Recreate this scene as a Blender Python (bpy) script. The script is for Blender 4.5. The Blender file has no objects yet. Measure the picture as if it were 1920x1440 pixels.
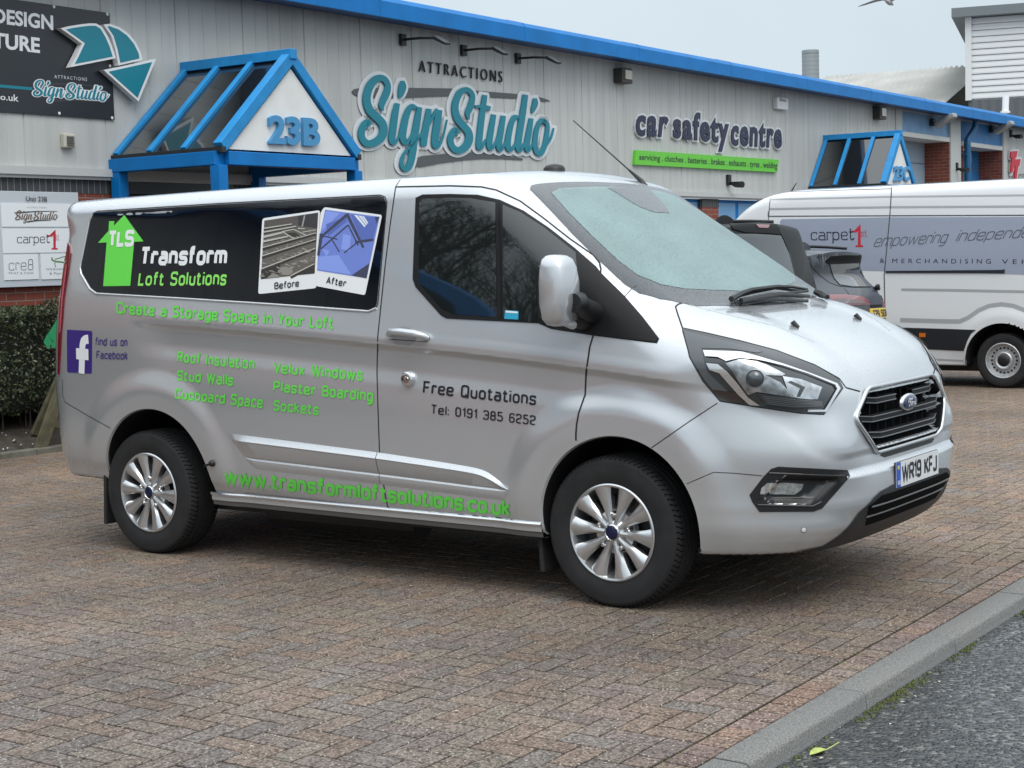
import bpy, bmesh, math, random
import numpy as np
from mathutils import Vector, Matrix
from mathutils.bvhtree import BVHTree
from mathutils.geometry import delaunay_2d_cdt
random.seed(7); np.random.seed(7)
scene = bpy.context.scene
COL = scene.collection

# ---------------------------------------------------------------- camera
CAM = np.array([-6.9261, -3.6413, 1.5544]); YAW, PITCH, ROLL, FPX = .9642, -.0787, -.0279, 3013.09
def cam_rot(yaw, pitch, roll):
    cy, sy, cp, sp = math.cos(yaw), math.sin(yaw), math.cos(pitch), math.sin(pitch)
    f = np.array([sy*cp, cy*cp, sp]); r = np.array([cy, -sy, 0]); u = np.cross(r, f)
    c, s = math.cos(roll), math.sin(roll)
    return np.array([c*r+s*u, -s*r+c*u, f])
RC = cam_rot(YAW, PITCH, ROLL)
cd = bpy.data.cameras.new('camera'); co = bpy.data.objects.new('camera', cd); COL.objects.link(co)
m = Matrix.Identity(4)
for i in range(3):
    m[i][0], m[i][1], m[i][2], m[i][3] = RC[0][i], RC[1][i], -RC[2][i], CAM[i]
co.matrix_world = m
cd.sensor_width = 36; cd.sensor_fit = 'HORIZONTAL'; cd.lens = FPX/1920*36; cd.clip_start = .1; cd.clip_end = 2000
scene.camera = co
# ---------------------------------------------------------------- sky, sun, exposure
SUN_EL, SUN_AZ = math.radians(55), math.radians(215)      # high, behind the camera, fully veiled
w = bpy.data.worlds.new('World'); scene.world = w; w.use_nodes = True
nt = w.node_tree; N = nt.nodes; L = nt.links
bg = N['Background']
sky = N.new('ShaderNodeTexSky'); sky.sky_type = 'NISHITA'; sky.sun_disc = False
sky.sun_elevation = SUN_EL; sky.sun_rotation = SUN_AZ; sky.dust_density = 6; sky.air_density = 1.5
tc = N.new('ShaderNodeTexCoord'); sx = N.new('ShaderNodeSeparateXYZ'); L.new(tc.outputs['Generated'], sx.inputs[0])
ramp = N.new('ShaderNodeValToRGB'); ramp.color_ramp.elements[0].position = .0; ramp.color_ramp.elements[1].position = .9
ramp.color_ramp.elements[0].color = (6.6, 7.6, 8.35, 1); ramp.color_ramp.elements[1].color = (17., 18.3, 19.2, 1)
e = ramp.color_ramp.elements.new(.26); e.color = (6.9, 7.95, 8.7, 1); e = ramp.color_ramp.elements.new(.5); e.color = (11.5, 12.6, 13.4, 1)
L.new(sx.outputs[2], ramp.inputs[0])
cl = N.new('ShaderNodeTexNoise'); cl.inputs['Scale'].default_value = 4.5; cl.inputs['Detail'].default_value = 5
L.new(tc.outputs['Generated'], cl.inputs['Vector'])
cm = N.new('ShaderNodeMapRange'); cm.inputs[3].default_value = .90; cm.inputs[4].default_value = 1.12; L.new(cl.outputs[0], cm.inputs[0])
vm = N.new('ShaderNodeVectorMath'); vm.operation = 'SCALE'; L.new(ramp.outputs[0], vm.inputs[0]); L.new(cm.outputs[0], vm.inputs['Scale'])
mx = N.new('ShaderNodeMix'); mx.data_type = 'RGBA'; mx.inputs[0].default_value = .93
L.new(sky.outputs[0], mx.inputs[6]); L.new(vm.outputs[0], mx.inputs[7]); L.new(mx.outputs[2], bg.inputs[0])
bg.inputs[1].default_value = .105
sd = bpy.data.lights.new('sun', 'SUN'); sd.energy = 1.5; sd.angle = math.radians(40); sd.color = (1, .97, .93)
so = bpy.data.objects.new('sun', sd); COL.objects.link(so)
so.rotation_euler = (math.radians(90)-SUN_EL, 0, math.pi-SUN_AZ); so.location = (-6, -8, 14)
scene.view_settings.view_transform = 'Standard'; scene.view_settings.look = 'None'
scene.view_settings.exposure = 0; scene.view_settings.gamma = 1
scene.cycles.max_bounces = 8; scene.cycles.diffuse_bounces = 3; scene.cycles.caustics_reflective = False; scene.cycles.caustics_refractive = False

# ---------------------------------------------------------------- pixels <-> world (the photograph is 1920 x 1440)
def ray(px): return np.array([(px[0]-960)/FPX, -(px[1]-720)/FPX, 1.0]) @ RC
def at_depth(px, d): return CAM+d*ray(px)
def on_z(px, z=0.): d = ray(px); return CAM+(z-CAM[2])/d[2]*d
def on_x(px, x): d = ray(px); return CAM+(x-CAM[0])/d[0]*d
YF, FT = 8.7, .0091
T_ = np.array([math.cos(FT), math.sin(FT), 0]); N_ = np.array([-math.sin(FT), math.cos(FT), 0]); O_ = np.array([0, YF, 0])
def W(px, off=0.):
    d = ray(px); o = O_-N_*off; q = CAM+((o-CAM) @ N_)/(d @ N_)*d
    return np.array([(q-O_) @ T_, q[2]])
def F(u, z, off=0.): return O_+u*T_-N_*off+np.array([0, 0, z])
def Z(ox, oy, s, pts): return [(ox+p[0]/s, oy+p[1]/s)+tuple(p[2:]) for p in pts]
def zg(x): return -.0125*np.clip(np.asarray(x, float)-1.5, 0, 12)

# ---------------------------------------------------------------- objects
def tag(o, label=None, cat=None, group=None, kind=None):
    if label: o['label'] = label
    if cat: o['category'] = cat
    if group: o['group'] = group
    if kind: o['kind'] = kind
    return o
def thing(name, label, cat, loc=(0, 0, 0), group=None):
    o = bpy.data.objects.new(name, None); COL.objects.link(o); o.location = tuple(float(v) for v in loc); o.empty_display_size = .2
    return tag(o, label, cat, group)
def origin(parent):
    o = np.zeros(3)
    while parent is not None: o = o+np.array(parent.location); parent = parent.parent
    return o
def mk(name, verts, faces, mat, parent=None, normals=None, smooth=False, fmat=None, sharp=None, loc=None):
    """world-space vertices; stored relative to the parent"""
    v = np.asarray(verts, float).reshape(-1, 3)
    base = origin(parent) if parent is not None else (np.array(loc, float) if loc is not None else np.zeros(3))
    me = bpy.data.meshes.new(name); me.from_pydata((v-base).tolist(), [], [tuple(int(i) for i in f) for f in faces])
    mats = mat if isinstance(mat, (list, tuple)) else [mat]
    for k in mats: me.materials.append(k)
    if fmat is not None: me.polygons.foreach_set('material_index', np.asarray(fmat, np.int32))
    if smooth or normals is not None: me.polygons.foreach_set('use_smooth', np.ones(len(me.polygons), bool))
    if sharp is not None and normals is None:
        me.set_sharp_from_angle(angle=math.radians(sharp))
    me.update()
    if normals is not None: me.normals_split_custom_set_from_vertices(np.asarray(normals, float).tolist())
    o = bpy.data.objects.new(name, me); COL.objects.link(o)
    if parent is not None: o.parent = parent
    elif loc is not None: o.location = tuple(float(x) for x in loc)
    return o
class MB:
    def __init__(s): s.v = []; s.f = []; s.m = []; s.cur = 0
    def add(s, v, f):
        b = len(s.v); s.v.extend([tuple(p) for p in v]); s.f.extend([tuple(b+i for i in q) for q in f]); s.m.extend([s.cur]*len(f)); return s
    def box(s, x0, x1, y0, y1, z0, z1, fr=None):
        c = [(x, y, z) for x in (x0, x1) for y in (y0, y1) for z in (z0, z1)]
        if fr: c = [fr(*p) for p in c]
        return s.add(c, [(0, 1, 3, 2), (4, 6, 7, 5), (0, 4, 5, 1), (2, 3, 7, 6), (0, 2, 6, 4), (1, 5, 7, 3)])
    def prism(s, poly, d0, d1, fr):
        n = len(poly); v = [fr(p[0], p[1], d0) for p in poly]+[fr(p[0], p[1], d1) for p in poly]
        return s.add(v, [tuple(range(n)), tuple(range(2*n-1, n-1, -1))]+[(i, i+n, (i+1) % n+n, (i+1) % n) for i in range(n)])
    def tube(s, pts, r, n=8, cap=True):
        pts = [np.array(p, float) for p in pts]; k = len(pts); rr = r if isinstance(r, (list, tuple)) else [r]*k
        v = []; ref = None
        for i, p in enumerate(pts):
            t = pts[min(i+1, k-1)]-pts[max(i-1, 0)]; t = t/(np.linalg.norm(t)+1e-12)
            if ref is None: ref = np.array([0, 0, 1.]) if abs(t[2]) < .9 else np.array([1., 0, 0])
            a = np.cross(t, ref); a /= np.linalg.norm(a)+1e-12; b = np.cross(a, t); ref = b
            v += [p+rr[i]*(math.cos(q)*a+math.sin(q)*b) for q in np.linspace(0, 2*math.pi, n, endpoint=False)]
        f = [(i*n+j, i*n+(j+1) % n, (i+1)*n+(j+1) % n, (i+1)*n+j) for i in range(k-1) for j in range(n)]
        if cap: f += [tuple(range(n-1, -1, -1)), tuple((k-1)*n+j for j in range(n))]
        return s.add(v, f)
    def lathe(s, prof, c, axis, n=48, closed=False):
        """prof: (radius, along axis)"""
        ax = np.array(axis, float); ax /= np.linalg.norm(ax); ref = np.array([0, 0, 1.]) if abs(ax[2]) < .9 else np.array([1., 0, 0])
        a = np.cross(ref, ax); a /= np.linalg.norm(a); b = np.cross(ax, a); c = np.array(c, float); k = len(prof)
        v = [c+h*ax+r*(math.cos(t)*a+math.sin(t)*b) for r, h in prof for t in np.linspace(0, 2*math.pi, n, endpoint=False)]
        f = [(i*n+j, i*n+(j+1) % n, ((i+1) % k)*n+(j+1) % n, ((i+1) % k)*n+j) for i in range(k if closed else k-1) for j in range(n)]
        return s.add(v, f)
    def build(s, name, mat, parent=None, smooth=False, sharp=35, loc=None, bevel=0):
        o = mk(name, s.v, s.f, mat, parent, None, smooth, s.m if isinstance(mat, (list, tuple)) else None, sharp if smooth else None, loc)
        bm = bmesh.new(); bm.from_mesh(o.data); bmesh.ops.recalc_face_normals(bm, faces=bm.faces)
        if bevel: bmesh.ops.bevel(bm, geom=bm.edges[:], offset=bevel, segments=2, affect='EDGES', profile=.5)
        bm.to_mesh(o.data); bm.free()
        if smooth: o.data.set_sharp_from_angle(angle=math.radians(sharp))
        return o

# ---------------------------------------------------------------- materials
MATS = {}
def mat(name, col, rough=.5, metal=0., coat=0., coat_rough=.03, noise=None, bump=None, spec=None, ior=None, emis=None):
    """noise = (scale, amount[, detail]); bump = (scale, strength, distance[, kind])"""
    if name in MATS: return MATS[name]
    k = bpy.data.materials.new(name); k.use_nodes = True; t = k.node_tree; b = t.nodes['Principled BSDF']
    b.inputs['Base Color'].default_value = (*col, 1); b.inputs['Roughness'].default_value = rough; b.inputs['Metallic'].default_value = metal
    b.inputs['Coat Weight'].default_value = coat; b.inputs['Coat Roughness'].default_value = coat_rough
    if spec is not None: b.inputs['Specular IOR Level'].default_value = spec
    if ior: b.inputs['IOR'].default_value = ior
    g = t.nodes.new('ShaderNodeNewGeometry')
    if noise:
        n = t.nodes.new('ShaderNodeTexNoise'); n.inputs['Scale'].default_value = noise[0]; n.inputs['Detail'].default_value = noise[2] if len(noise) > 2 else 4
        t.links.new(g.outputs['Position'], n.inputs['Vector'])
        r = t.nodes.new('ShaderNodeMapRange'); r.inputs[1].default_value = .3; r.inputs[2].default_value = .7
        r.inputs[3].default_value = 1-noise[1]; r.inputs[4].default_value = 1+noise[1]; t.links.new(n.outputs[0], r.inputs[0])
        v = t.nodes.new('ShaderNodeVectorMath'); v.operation = 'SCALE'; v.inputs[0].default_value = col; t.links.new(r.outputs[0], v.inputs['Scale'])
        t.links.new(v.outputs[0], b.inputs['Base Color'])
    if bump:
        if len(bump) > 3 and bump[3] == 'vor':
            n = t.nodes.new('ShaderNodeTexVoronoi'); n.inputs['Scale'].default_value = bump[0]
        else:
            n = t.nodes.new('ShaderNodeTexNoise'); n.inputs['Scale'].default_value = bump[0]; n.inputs['Detail'].default_value = 3
        t.links.new(g.outputs['Position'], n.inputs['Vector'])
        u = t.nodes.new('ShaderNodeBump'); u.inputs['Strength'].default_value = bump[1]; u.inputs['Distance'].default_value = bump[2]
        t.links.new(n.outputs[0], u.inputs['Height']); t.links.new(u.outputs[0], b.inputs['Normal'])
    MATS[name] = k; return k
def droplets(k, scale=260, thr=.25, strength=.5, dist=.002, up=True, col=None):
    """rain drops standing on a surface: small domes in the bump"""
    t = k.node_tree; b = t.nodes['Principled BSDF']; g = t.nodes.new('ShaderNodeNewGeometry')
    v = t.nodes.new('ShaderNodeTexVoronoi'); v.inputs['Scale'].default_value = scale; t.links.new(g.outputs['Position'], v.inputs['Vector'])
    r = t.nodes.new('ShaderNodeMapRange'); r.interpolation_type = 'SMOOTHSTEP'; r.inputs[1].default_value = thr; r.inputs[2].default_value = 0
    t.links.new(v.outputs['Distance'], r.inputs[0]); h = r.outputs[0]
    n = t.nodes.new('ShaderNodeTexNoise'); n.inputs['Scale'].default_value = 35; t.links.new(g.outputs['Position'], n.inputs['Vector'])
    mm = t.nodes.new('ShaderNodeMath'); mm.operation = 'MULTIPLY'; t.links.new(h, mm.inputs[0]); t.links.new(n.outputs[0], mm.inputs[1]); h = mm.outputs[0]
    if up:
        s = t.nodes.new('ShaderNodeSeparateXYZ'); t.links.new(g.outputs['Normal'], s.inputs[0])
        q = t.nodes.new('ShaderNodeMapRange'); q.inputs[1].default_value = .25; q.inputs[2].default_value = .6; t.links.new(s.outputs[2], q.inputs[0])
        m2 = t.nodes.new('ShaderNodeMath'); m2.operation = 'MULTIPLY'; t.links.new(h, m2.inputs[0]); t.links.new(q.outputs[0], m2.inputs[1]); h = m2.outputs[0]
    u = t.nodes.new('ShaderNodeBump'); u.inputs['Strength'].default_value = strength; u.inputs['Distance'].default_value = dist
    t.links.new(h, u.inputs['Height']); t.links.new(u.outputs[0], b.inputs['Normal'])
    if b.inputs['Coat Weight'].default_value > 0: t.links.new(u.outputs[0], b.inputs['Coat Normal'])
    return k
BLACK = mat('black_plastic', (.012, .012, .013), .45, noise=(30, .2))
RUBBER = mat('rubber', (.018, .018, .019), .75, noise=(25, .25), bump=(180, .2, .002))
CHROME = mat('chrome', (.75, .76, .77), .12, 1.)
WHITEV = mat('white_vinyl', (.78, .79, .80), .35)
GREENV = mat('green_vinyl', (.13, .66, .075), .4)
PURPLEV = mat('purple_vinyl', (.045, .025, .19), .35)
INK = mat('black_vinyl', (.012, .012, .02), .35)
# ---------------------------------------------------------------- square-round lettering drawn as pen strokes
def P_(s): return [tuple(float(c) for c in q.split(',')) for q in s.split()]
G = {}
def g(ch, wd, *st): G[ch] = (wd, [(P_(q.lstrip('*!')), q.startswith('*'), q.startswith('!')) for q in st])   # * closed, ! sharp corners
BOWL = '*0,0 .5,0 .5,.7 0,.7'
g('a', .5, '.04,.7 .5,.7 .5,0', '.5,.4 0,.4 0,0 .5,0'); g('b', .5, '0,1 0,0', BOWL); g('c', .46, '.46,.54 .46,.7 0,.7 0,0 .46,0 .46,.16')
g('d', .5, '.5,1 .5,0', BOWL); g('e', .5, '0,.35 .48,.35', '.5,.37 .5,.7 0,.7 0,0 .5,0 .5,.14'); g('f', .32, '.34,1 .1,1 .1,0', '-.04,.7 .32,.7')
g('g', .5, BOWL, '.5,.7 .5,-.27 .03,-.27'); g('h', .48, '0,1 0,0', '0,.7 .48,.7 .48,0'); g('i', .0, '0,.7 0,0', '0,.88 0,1'); g('j', .1, '.1,.7 .1,-.27 -.1,-.27', '.1,.88 .1,1')
g('k', .46, '0,1 0,0', '!.02,.32 .42,.7', '!.14,.42 .46,0'); g('l', .0, '0,1 0,0'); g('m', .78, '0,.7 0,0', '0,.7 .39,.7 .39,0', '.37,.7 .78,.7 .78,0')
g('n', .48, '0,.7 0,0', '0,.7 .48,.7 .48,0'); g('o', .5, BOWL); g('p', .5, '0,.7 0,-.27', BOWL); g('q', .5, '.5,.7 .5,-.27', BOWL); g('r', .3, '0,.7 0,0', '0,.7 .32,.7 .32,.57')
g('s', .46, '.46,.54 .46,.7 0,.7 0,.36 .46,.35 .46,0 0,0 0,.16'); g('t', .34, '.1,.95 .1,0 .34,0 .34,.1', '-.05,.7 .32,.7'); g('u', .48, '0,.7 0,0 .48,0', '.48,.7 .48,0')
g('v', .48, '!0,.7 .24,0 .48,.7'); g('w', .8, '!0,.7 .2,0 .4,.68 .6,0 .8,.7'); g('x', .46, '!0,.7 .46,0', '!.46,.7 0,0'); g('y', .5, '!0,.7 .25,0', '!.5,.7 .17,-.27 0,-.27'); g('z', .44, '!0,.7 .44,.7 0,0 .44,0')
g('A', .62, '!0,0 .31,1 .62,0', '.1,.3 .52,.3'); g('B', .58, '*0,0 .6,0 .6,.52 0,.52', '0,.52 0,1 .55,1 .55,.54'); g('C', .58, '.58,.78 .58,1 0,1 0,0 .58,0 .58,.22')
g('D', .6, '*0,0 .6,0 .6,1 0,1'); g('E', .5, '!.5,1 0,1 0,0 .5,0', '0,.52 .44,.52'); g('F', .5, '!.5,1 0,1 0,0', '0,.5 .44,.5'); g('G', .6, '.6,.78 .6,1 0,1 0,0 .6,0 .6,.48 .32,.48'); g('H', .58, '0,0 0,1', '.58,0 .58,1', '0,.5 .58,.5'); g('I', .0, '0,0 0,1'); g('J', .42, '.42,1 .42,0 0,0 0,.22')
g('K', .55, '0,0 0,1', '!.02,.44 .52,1', '!.16,.58 .56,0'); g('L', .48, '!0,1 0,0 .48,0'); g('M', .7, '!0,0 0,1 .35,.3 .7,1 .7,0'); g('N', .58, '!0,0 0,1 .58,0 .58,1'); g('O', .6, '*0,0 .6,0 .6,1 0,1')
g('P', .58, '0,0 0,1', '0,1 .58,1 .58,.45 0,.45'); g('Q', .6, '*0,0 .6,0 .6,1 0,1', '!.36,.22 .62,-.1'); g('R', .58, '0,0 0,1', '0,1 .58,1 .58,.47 0,.47', '!.3,.47 .6,0'); g('S', .56, '.56,.8 .56,1 0,1 0,.53 .56,.5 .56,0 0,0 0,.2')
g('T', .56, '0,1 .56,1', '.28,1 .28,0'); g('U', .58, '0,1 0,0 .58,0 .58,1'); g('V', .6, '!0,1 .3,0 .6,1'); g('W', .9, '!0,1 .22,0 .45,.95 .68,0 .9,1'); g('X', .56, '!0,1 .56,0', '!.56,1 0,0'); g('Y', .56, '!0,1 .28,.45 .56,1', '.28,.45 .28,0'); g('Z', .52, '!0,1 .52,1 0,0 .52,0')
g('0', .5, '*0,0 .5,0 .5,1 0,1'); g('1', .22, '!0,.78 .2,1 .2,0'); g('2', .5, '0,.78 0,1 .5,1 .5,.52 0,.46 0,0 .5,0'); g('3', .5, '0,.8 0,1 .5,1 .5,0 0,0 0,.2', '.12,.52 .5,.52'); g('5', .5, '!.47,1 .03,1 .03,.58', '.0,.58 .5,.6 .5,0 0,0 0,.18')
g('6', .5, '.48,.82 .48,1 0,1 0,0 .5,0 .5,.56 0,.56'); g('8', .5, '*0,0 .5,0 .5,.52 0,.52', '.03,.52 .03,1 .47,1 .47,.52'); g('9', .5, '.02,.18 .02,0 .5,0 .5,1 0,1 0,.44 .5,.44'); g('4', .5, '!.38,0 .38,1 0,.3 .52,.3'); g('7', .5, '!0,1 .5,1 .18,0')
g('.', .0, '0,-.02 0,.1'); g(':', .0, '0,.0 0,.12', '0,.52 0,.64'); g('&', .6, '!.6,0 .12,.75 .3,1 .45,.75 0,.3 .2,0 .6,.4'); g(' ', .26)
def arcs(pts, closed, sharp, r=.17, n=5):
    if sharp or len(pts) < 3: return [np.array(p) for p in pts]
    out = []; k = len(pts); P = [np.array(p) for p in pts]
    for i in range(k):
        if not closed and i in (0, k-1): out.append(P[i]); continue
        a, b, c = P[i-1], P[i], P[(i+1) % k]; da, dc = a-b, c-b; la, lc = np.linalg.norm(da), np.linalg.norm(dc)
        rr = min(r, la*.48, lc*.48); p0, p1 = b+da/la*rr, b+dc/lc*rr
        for t in np.linspace(0, 1, n): out.append((1-t)**2*p0+2*t*(1-t)*b+t*t*p1)
    return out
def stroke_quads(pts, wid, closed=False, layer=0):
    """flat ribbon around a polyline; wid scalar or per point; returns verts (x, y, layer), faces"""
    P = np.array([np.array(p[:2], float) for p in pts]); k = len(P); wd = np.broadcast_to(np.asarray(wid, float), (k,))
    if closed: d0 = P-np.roll(P, 1, 0); d1 = np.roll(P, -1, 0)-P
    else:
        d1 = np.vstack([P[1:]-P[:-1], P[-1:]-P[-2:-1]]); d0 = np.vstack([P[1:2]-P[0:1], P[1:]-P[:-1]])
    d0 = d0/(np.linalg.norm(d0, axis=1, keepdims=True)+1e-12); d1 = d1/(np.linalg.norm(d1, axis=1, keepdims=True)+1e-12)
    n0 = np.stack([-d0[:, 1], d0[:, 0]], 1); n1 = np.stack([-d1[:, 1], d1[:, 0]], 1); mm = n0+n1; ln = np.linalg.norm(mm, axis=1, keepdims=True); mm = mm/np.maximum(ln, 1e-6)
    c = np.maximum((mm*n0).sum(1), .45); off = mm*(wd/2/c)[:, None]
    V = np.vstack([P+off, P-off]); Fq = [(i, i+1, k+i+1, k+i) for i in range(k-1)]
    if closed: Fq.append((k-1, 0, k, 2*k-1))
    T3 = []
    for q in Fq:
        for t in ((q[0], q[1], q[2]), (q[0], q[2], q[3])):
            a, b, c = V[t[0]], V[t[1]], V[t[2]]
            if (b[0]-a[0])*(c[1]-a[1])-(b[1]-a[1])*(c[0]-a[0]) < -1e-12: T3.append(t)      # folds at tight bends are left out
    return np.hstack([V, np.full((2*k, 1), layer)]), T3
def densify(q, closed, step=.11):
    out = []; k = len(q)
    for i in range(k if closed else k-1):
        a, b = np.array(q[i]), np.array(q[(i+1) % k]); n = max(1, int(math.ceil(np.linalg.norm(b-a)/step))); out += [a+(b-a)*t/n for t in range(n)]
    if not closed: out.append(np.array(q[-1]))
    return out
def pen_text(s, pen=.15, gap=.30, shear=0., grow=0., serif=0., rad=.17, step=.11):
    """verts (x, y, layer) in cap-height units and faces; returns also the width"""
    V = []; Fq = []; x = pen/2; lay = 0
    for ch in s:
        wd, st = G.get(ch, G['o'])
        for j, (pts, closed, sharp) in enumerate(st):
            base_ = arcs(pts, closed, sharp, rad)
            q = densify([(p[0]+x, p[1]*(1-pen)+pen/2) for p in base_], closed, step)
            if grow and not closed:
                for e_, o_ in ((0, 1), (-1, -2)): d_ = q[e_]-q[o_]; q[e_] = q[e_]+d_/(np.linalg.norm(d_)+1e-9)*grow/2
            v, f = stroke_quads(q, pen+grow, closed, (lay % 2)*3+j)
            if serif and not closed:
                for e_, o_ in ((0, 1), (-1, -2)):
                    d_ = q[e_]-q[o_]; up_ = q[e_][1]
                    if abs(d_[1]) > abs(d_[0])*.7 and (abs(up_-pen/2) < .12 or abs(up_-(.7*(1-pen)+pen/2)) < .12 or up_ > .9 or up_ < -.1):
                        rs = 1. if (up_ < .3 and ch in 'rftpnahikmlTI1y') else .55
                        c_ = q[e_]; v2, f2 = stroke_quads([(c_[0]-serif*(1. if ch != 'a' else .2), c_[1]), (c_[0]+serif*rs, c_[1])], pen*.62+grow, False, (lay % 2)*3+j+1); b2 = len(v); v = np.vstack([v, v2]); f = f+[tuple(b2+i for i in t) for t in f2]
            b = sum(len(a) for a in V); V.append(v); Fq += [tuple(b+i for i in t) for t in f]
        lay += 1; x += wd+gap
    V = np.vstack(V); wdt = x-gap+pen/2
    V[:, 0] += shear*V[:, 1]
    return V, Fq, wdt
FONT_CACHE = {}
def font_text(s, bold=0., spacing=1., shear=0.):
    """built-in font -> flat triangles; verts in units where the box around the text starts at 0,0; returns verts, faces, width, height"""
    cu = bpy.data.curves.new('lettering', 'FONT'); cu.body = s; cu.size = 1; cu.offset = bold; cu.space_character = spacing; cu.shear = shear; cu.resolution_u = 3
    ob = bpy.data.objects.new('lettering', cu); COL.objects.link(ob)
    dg = bpy.context.evaluated_depsgraph_get(); me = ob.evaluated_get(dg).to_mesh()
    V = np.array([v.co[:] for v in me.vertices]); Fq = [tuple(p.vertices) for p in me.polygons]
    ob.evaluated_get(dg).to_mesh_clear(); bpy.data.objects.remove(ob); bpy.data.curves.remove(cu)
    lo = V.min(0); FONT_CACHE['lo'] = lo; V = V-lo; return V, Fq, V[:, 0].max(), V[:, 1].max()
def smooth_path(pts, n=6):
    P = np.array(pts, float); out = []
    for i in range(len(P)-1):
        a, b, c, d = P[max(i-1, 0)], P[i], P[i+1], P[min(i+2, len(P)-1)]
        for t in np.linspace(0, 1, n, endpoint=False):
            out.append(.5*(2*b+(c-a)*t+(2*a-5*b+4*c-d)*t*t+(-a+3*b-3*c+d)*t**3))
    out.append(P[-1]); return np.array(out)
# ---------------------------------------------------------------- car bodies: one smooth analytic skin per vehicle
def table(xs, ys, n=3000):
    xs = np.array(xs, float); ys = np.array(ys, float); h = np.diff(xs); d = np.diff(ys)/h
    m = np.zeros(len(xs)); m[0] = d[0]; m[-1] = d[-1]
    for i in range(1, len(xs)-1):
        if d[i-1]*d[i] > 0:
            w1 = 2*h[i]+h[i-1]; w2 = h[i]+2*h[i-1]; m[i] = (w1+w2)/(w1/d[i-1]+w2/d[i])
    X = np.linspace(xs[0], xs[-1], n); k = np.clip(np.searchsorted(xs, X)-1, 0, len(h)-1); t = (X-xs[k])/h[k]
    Y = (2*t**3-3*t**2+1)*ys[k]+(t**3-2*t**2+t)*h[k]*m[k]+(-2*t**3+3*t**2)*ys[k+1]+(t**3-t**2)*h[k]*m[k+1]
    return lambda v: np.interp(v, X, Y)
def sm(a, b, v): t = np.clip((v-a)/(b-a), 0, 1); return t*t*(3-2*t)
def smax(a, b, k): h = np.maximum(k-np.abs(a-b), 0)/k; return np.maximum(a, b)+h*h*k/4
def smin(a, b, k): return -smax(-a, -b, k)
def poly_sd(px, py, poly):
    """signed distance, positive inside"""
    d = np.full(px.shape, 1e9); ins = np.zeros(px.shape, bool); n = len(poly)
    for i in range(n):
        (ax, ay), (bx, by) = poly[i], poly[(i+1) % n]; ex, ey = bx-ax, by-ay
        t = np.clip(((px-ax)*ex+(py-ay)*ey)/(ex*ex+ey*ey), 0, 1); d = np.minimum(d, np.hypot(px-ax-t*ex, py-ay-t*ey))
        c = (ay > py) != (by > py)
        with np.errstate(divide='ignore', invalid='ignore'): xi = ax+(py-ay)*ex/np.where(ey == 0, 1e-12, ey)
        ins ^= c & (px < xi)
    return np.where(ins, d, -d)
def round_poly(pts, r, n=4):
    out = []; k = len(pts); P = [np.array(p[:2], float) for p in pts]
    for i in range(k):
        a, b, c = P[i-1], P[i], P[(i+1) % k]; la, lc = np.linalg.norm(a-b), np.linalg.norm(c-b)
        rr = pts[i][2] if len(pts[i]) > 2 else r
        r0 = min(rr, la*.45, lc*.45); p0, p1 = b+(a-b)/la*r0, b+(c-b)/lc*r0
        for t in np.linspace(0, 1, n): out.append((1-t)**2*p0+2*t*(1-t)*b+t*t*p1)
    return out
def resample(pts, step, closed=True):
    P = [np.array(p[:2], float) for p in pts]; out = []
    for i in range(len(P) if closed else len(P)-1):
        a, b = P[i], P[(i+1) % len(P)]; n = max(1, int(np.ceil(np.linalg.norm(b-a)/step)))
        out += [a+(b-a)*t/n for t in range(n)]
    if not closed: out.append(P[-1])
    return np.array(out)
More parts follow.
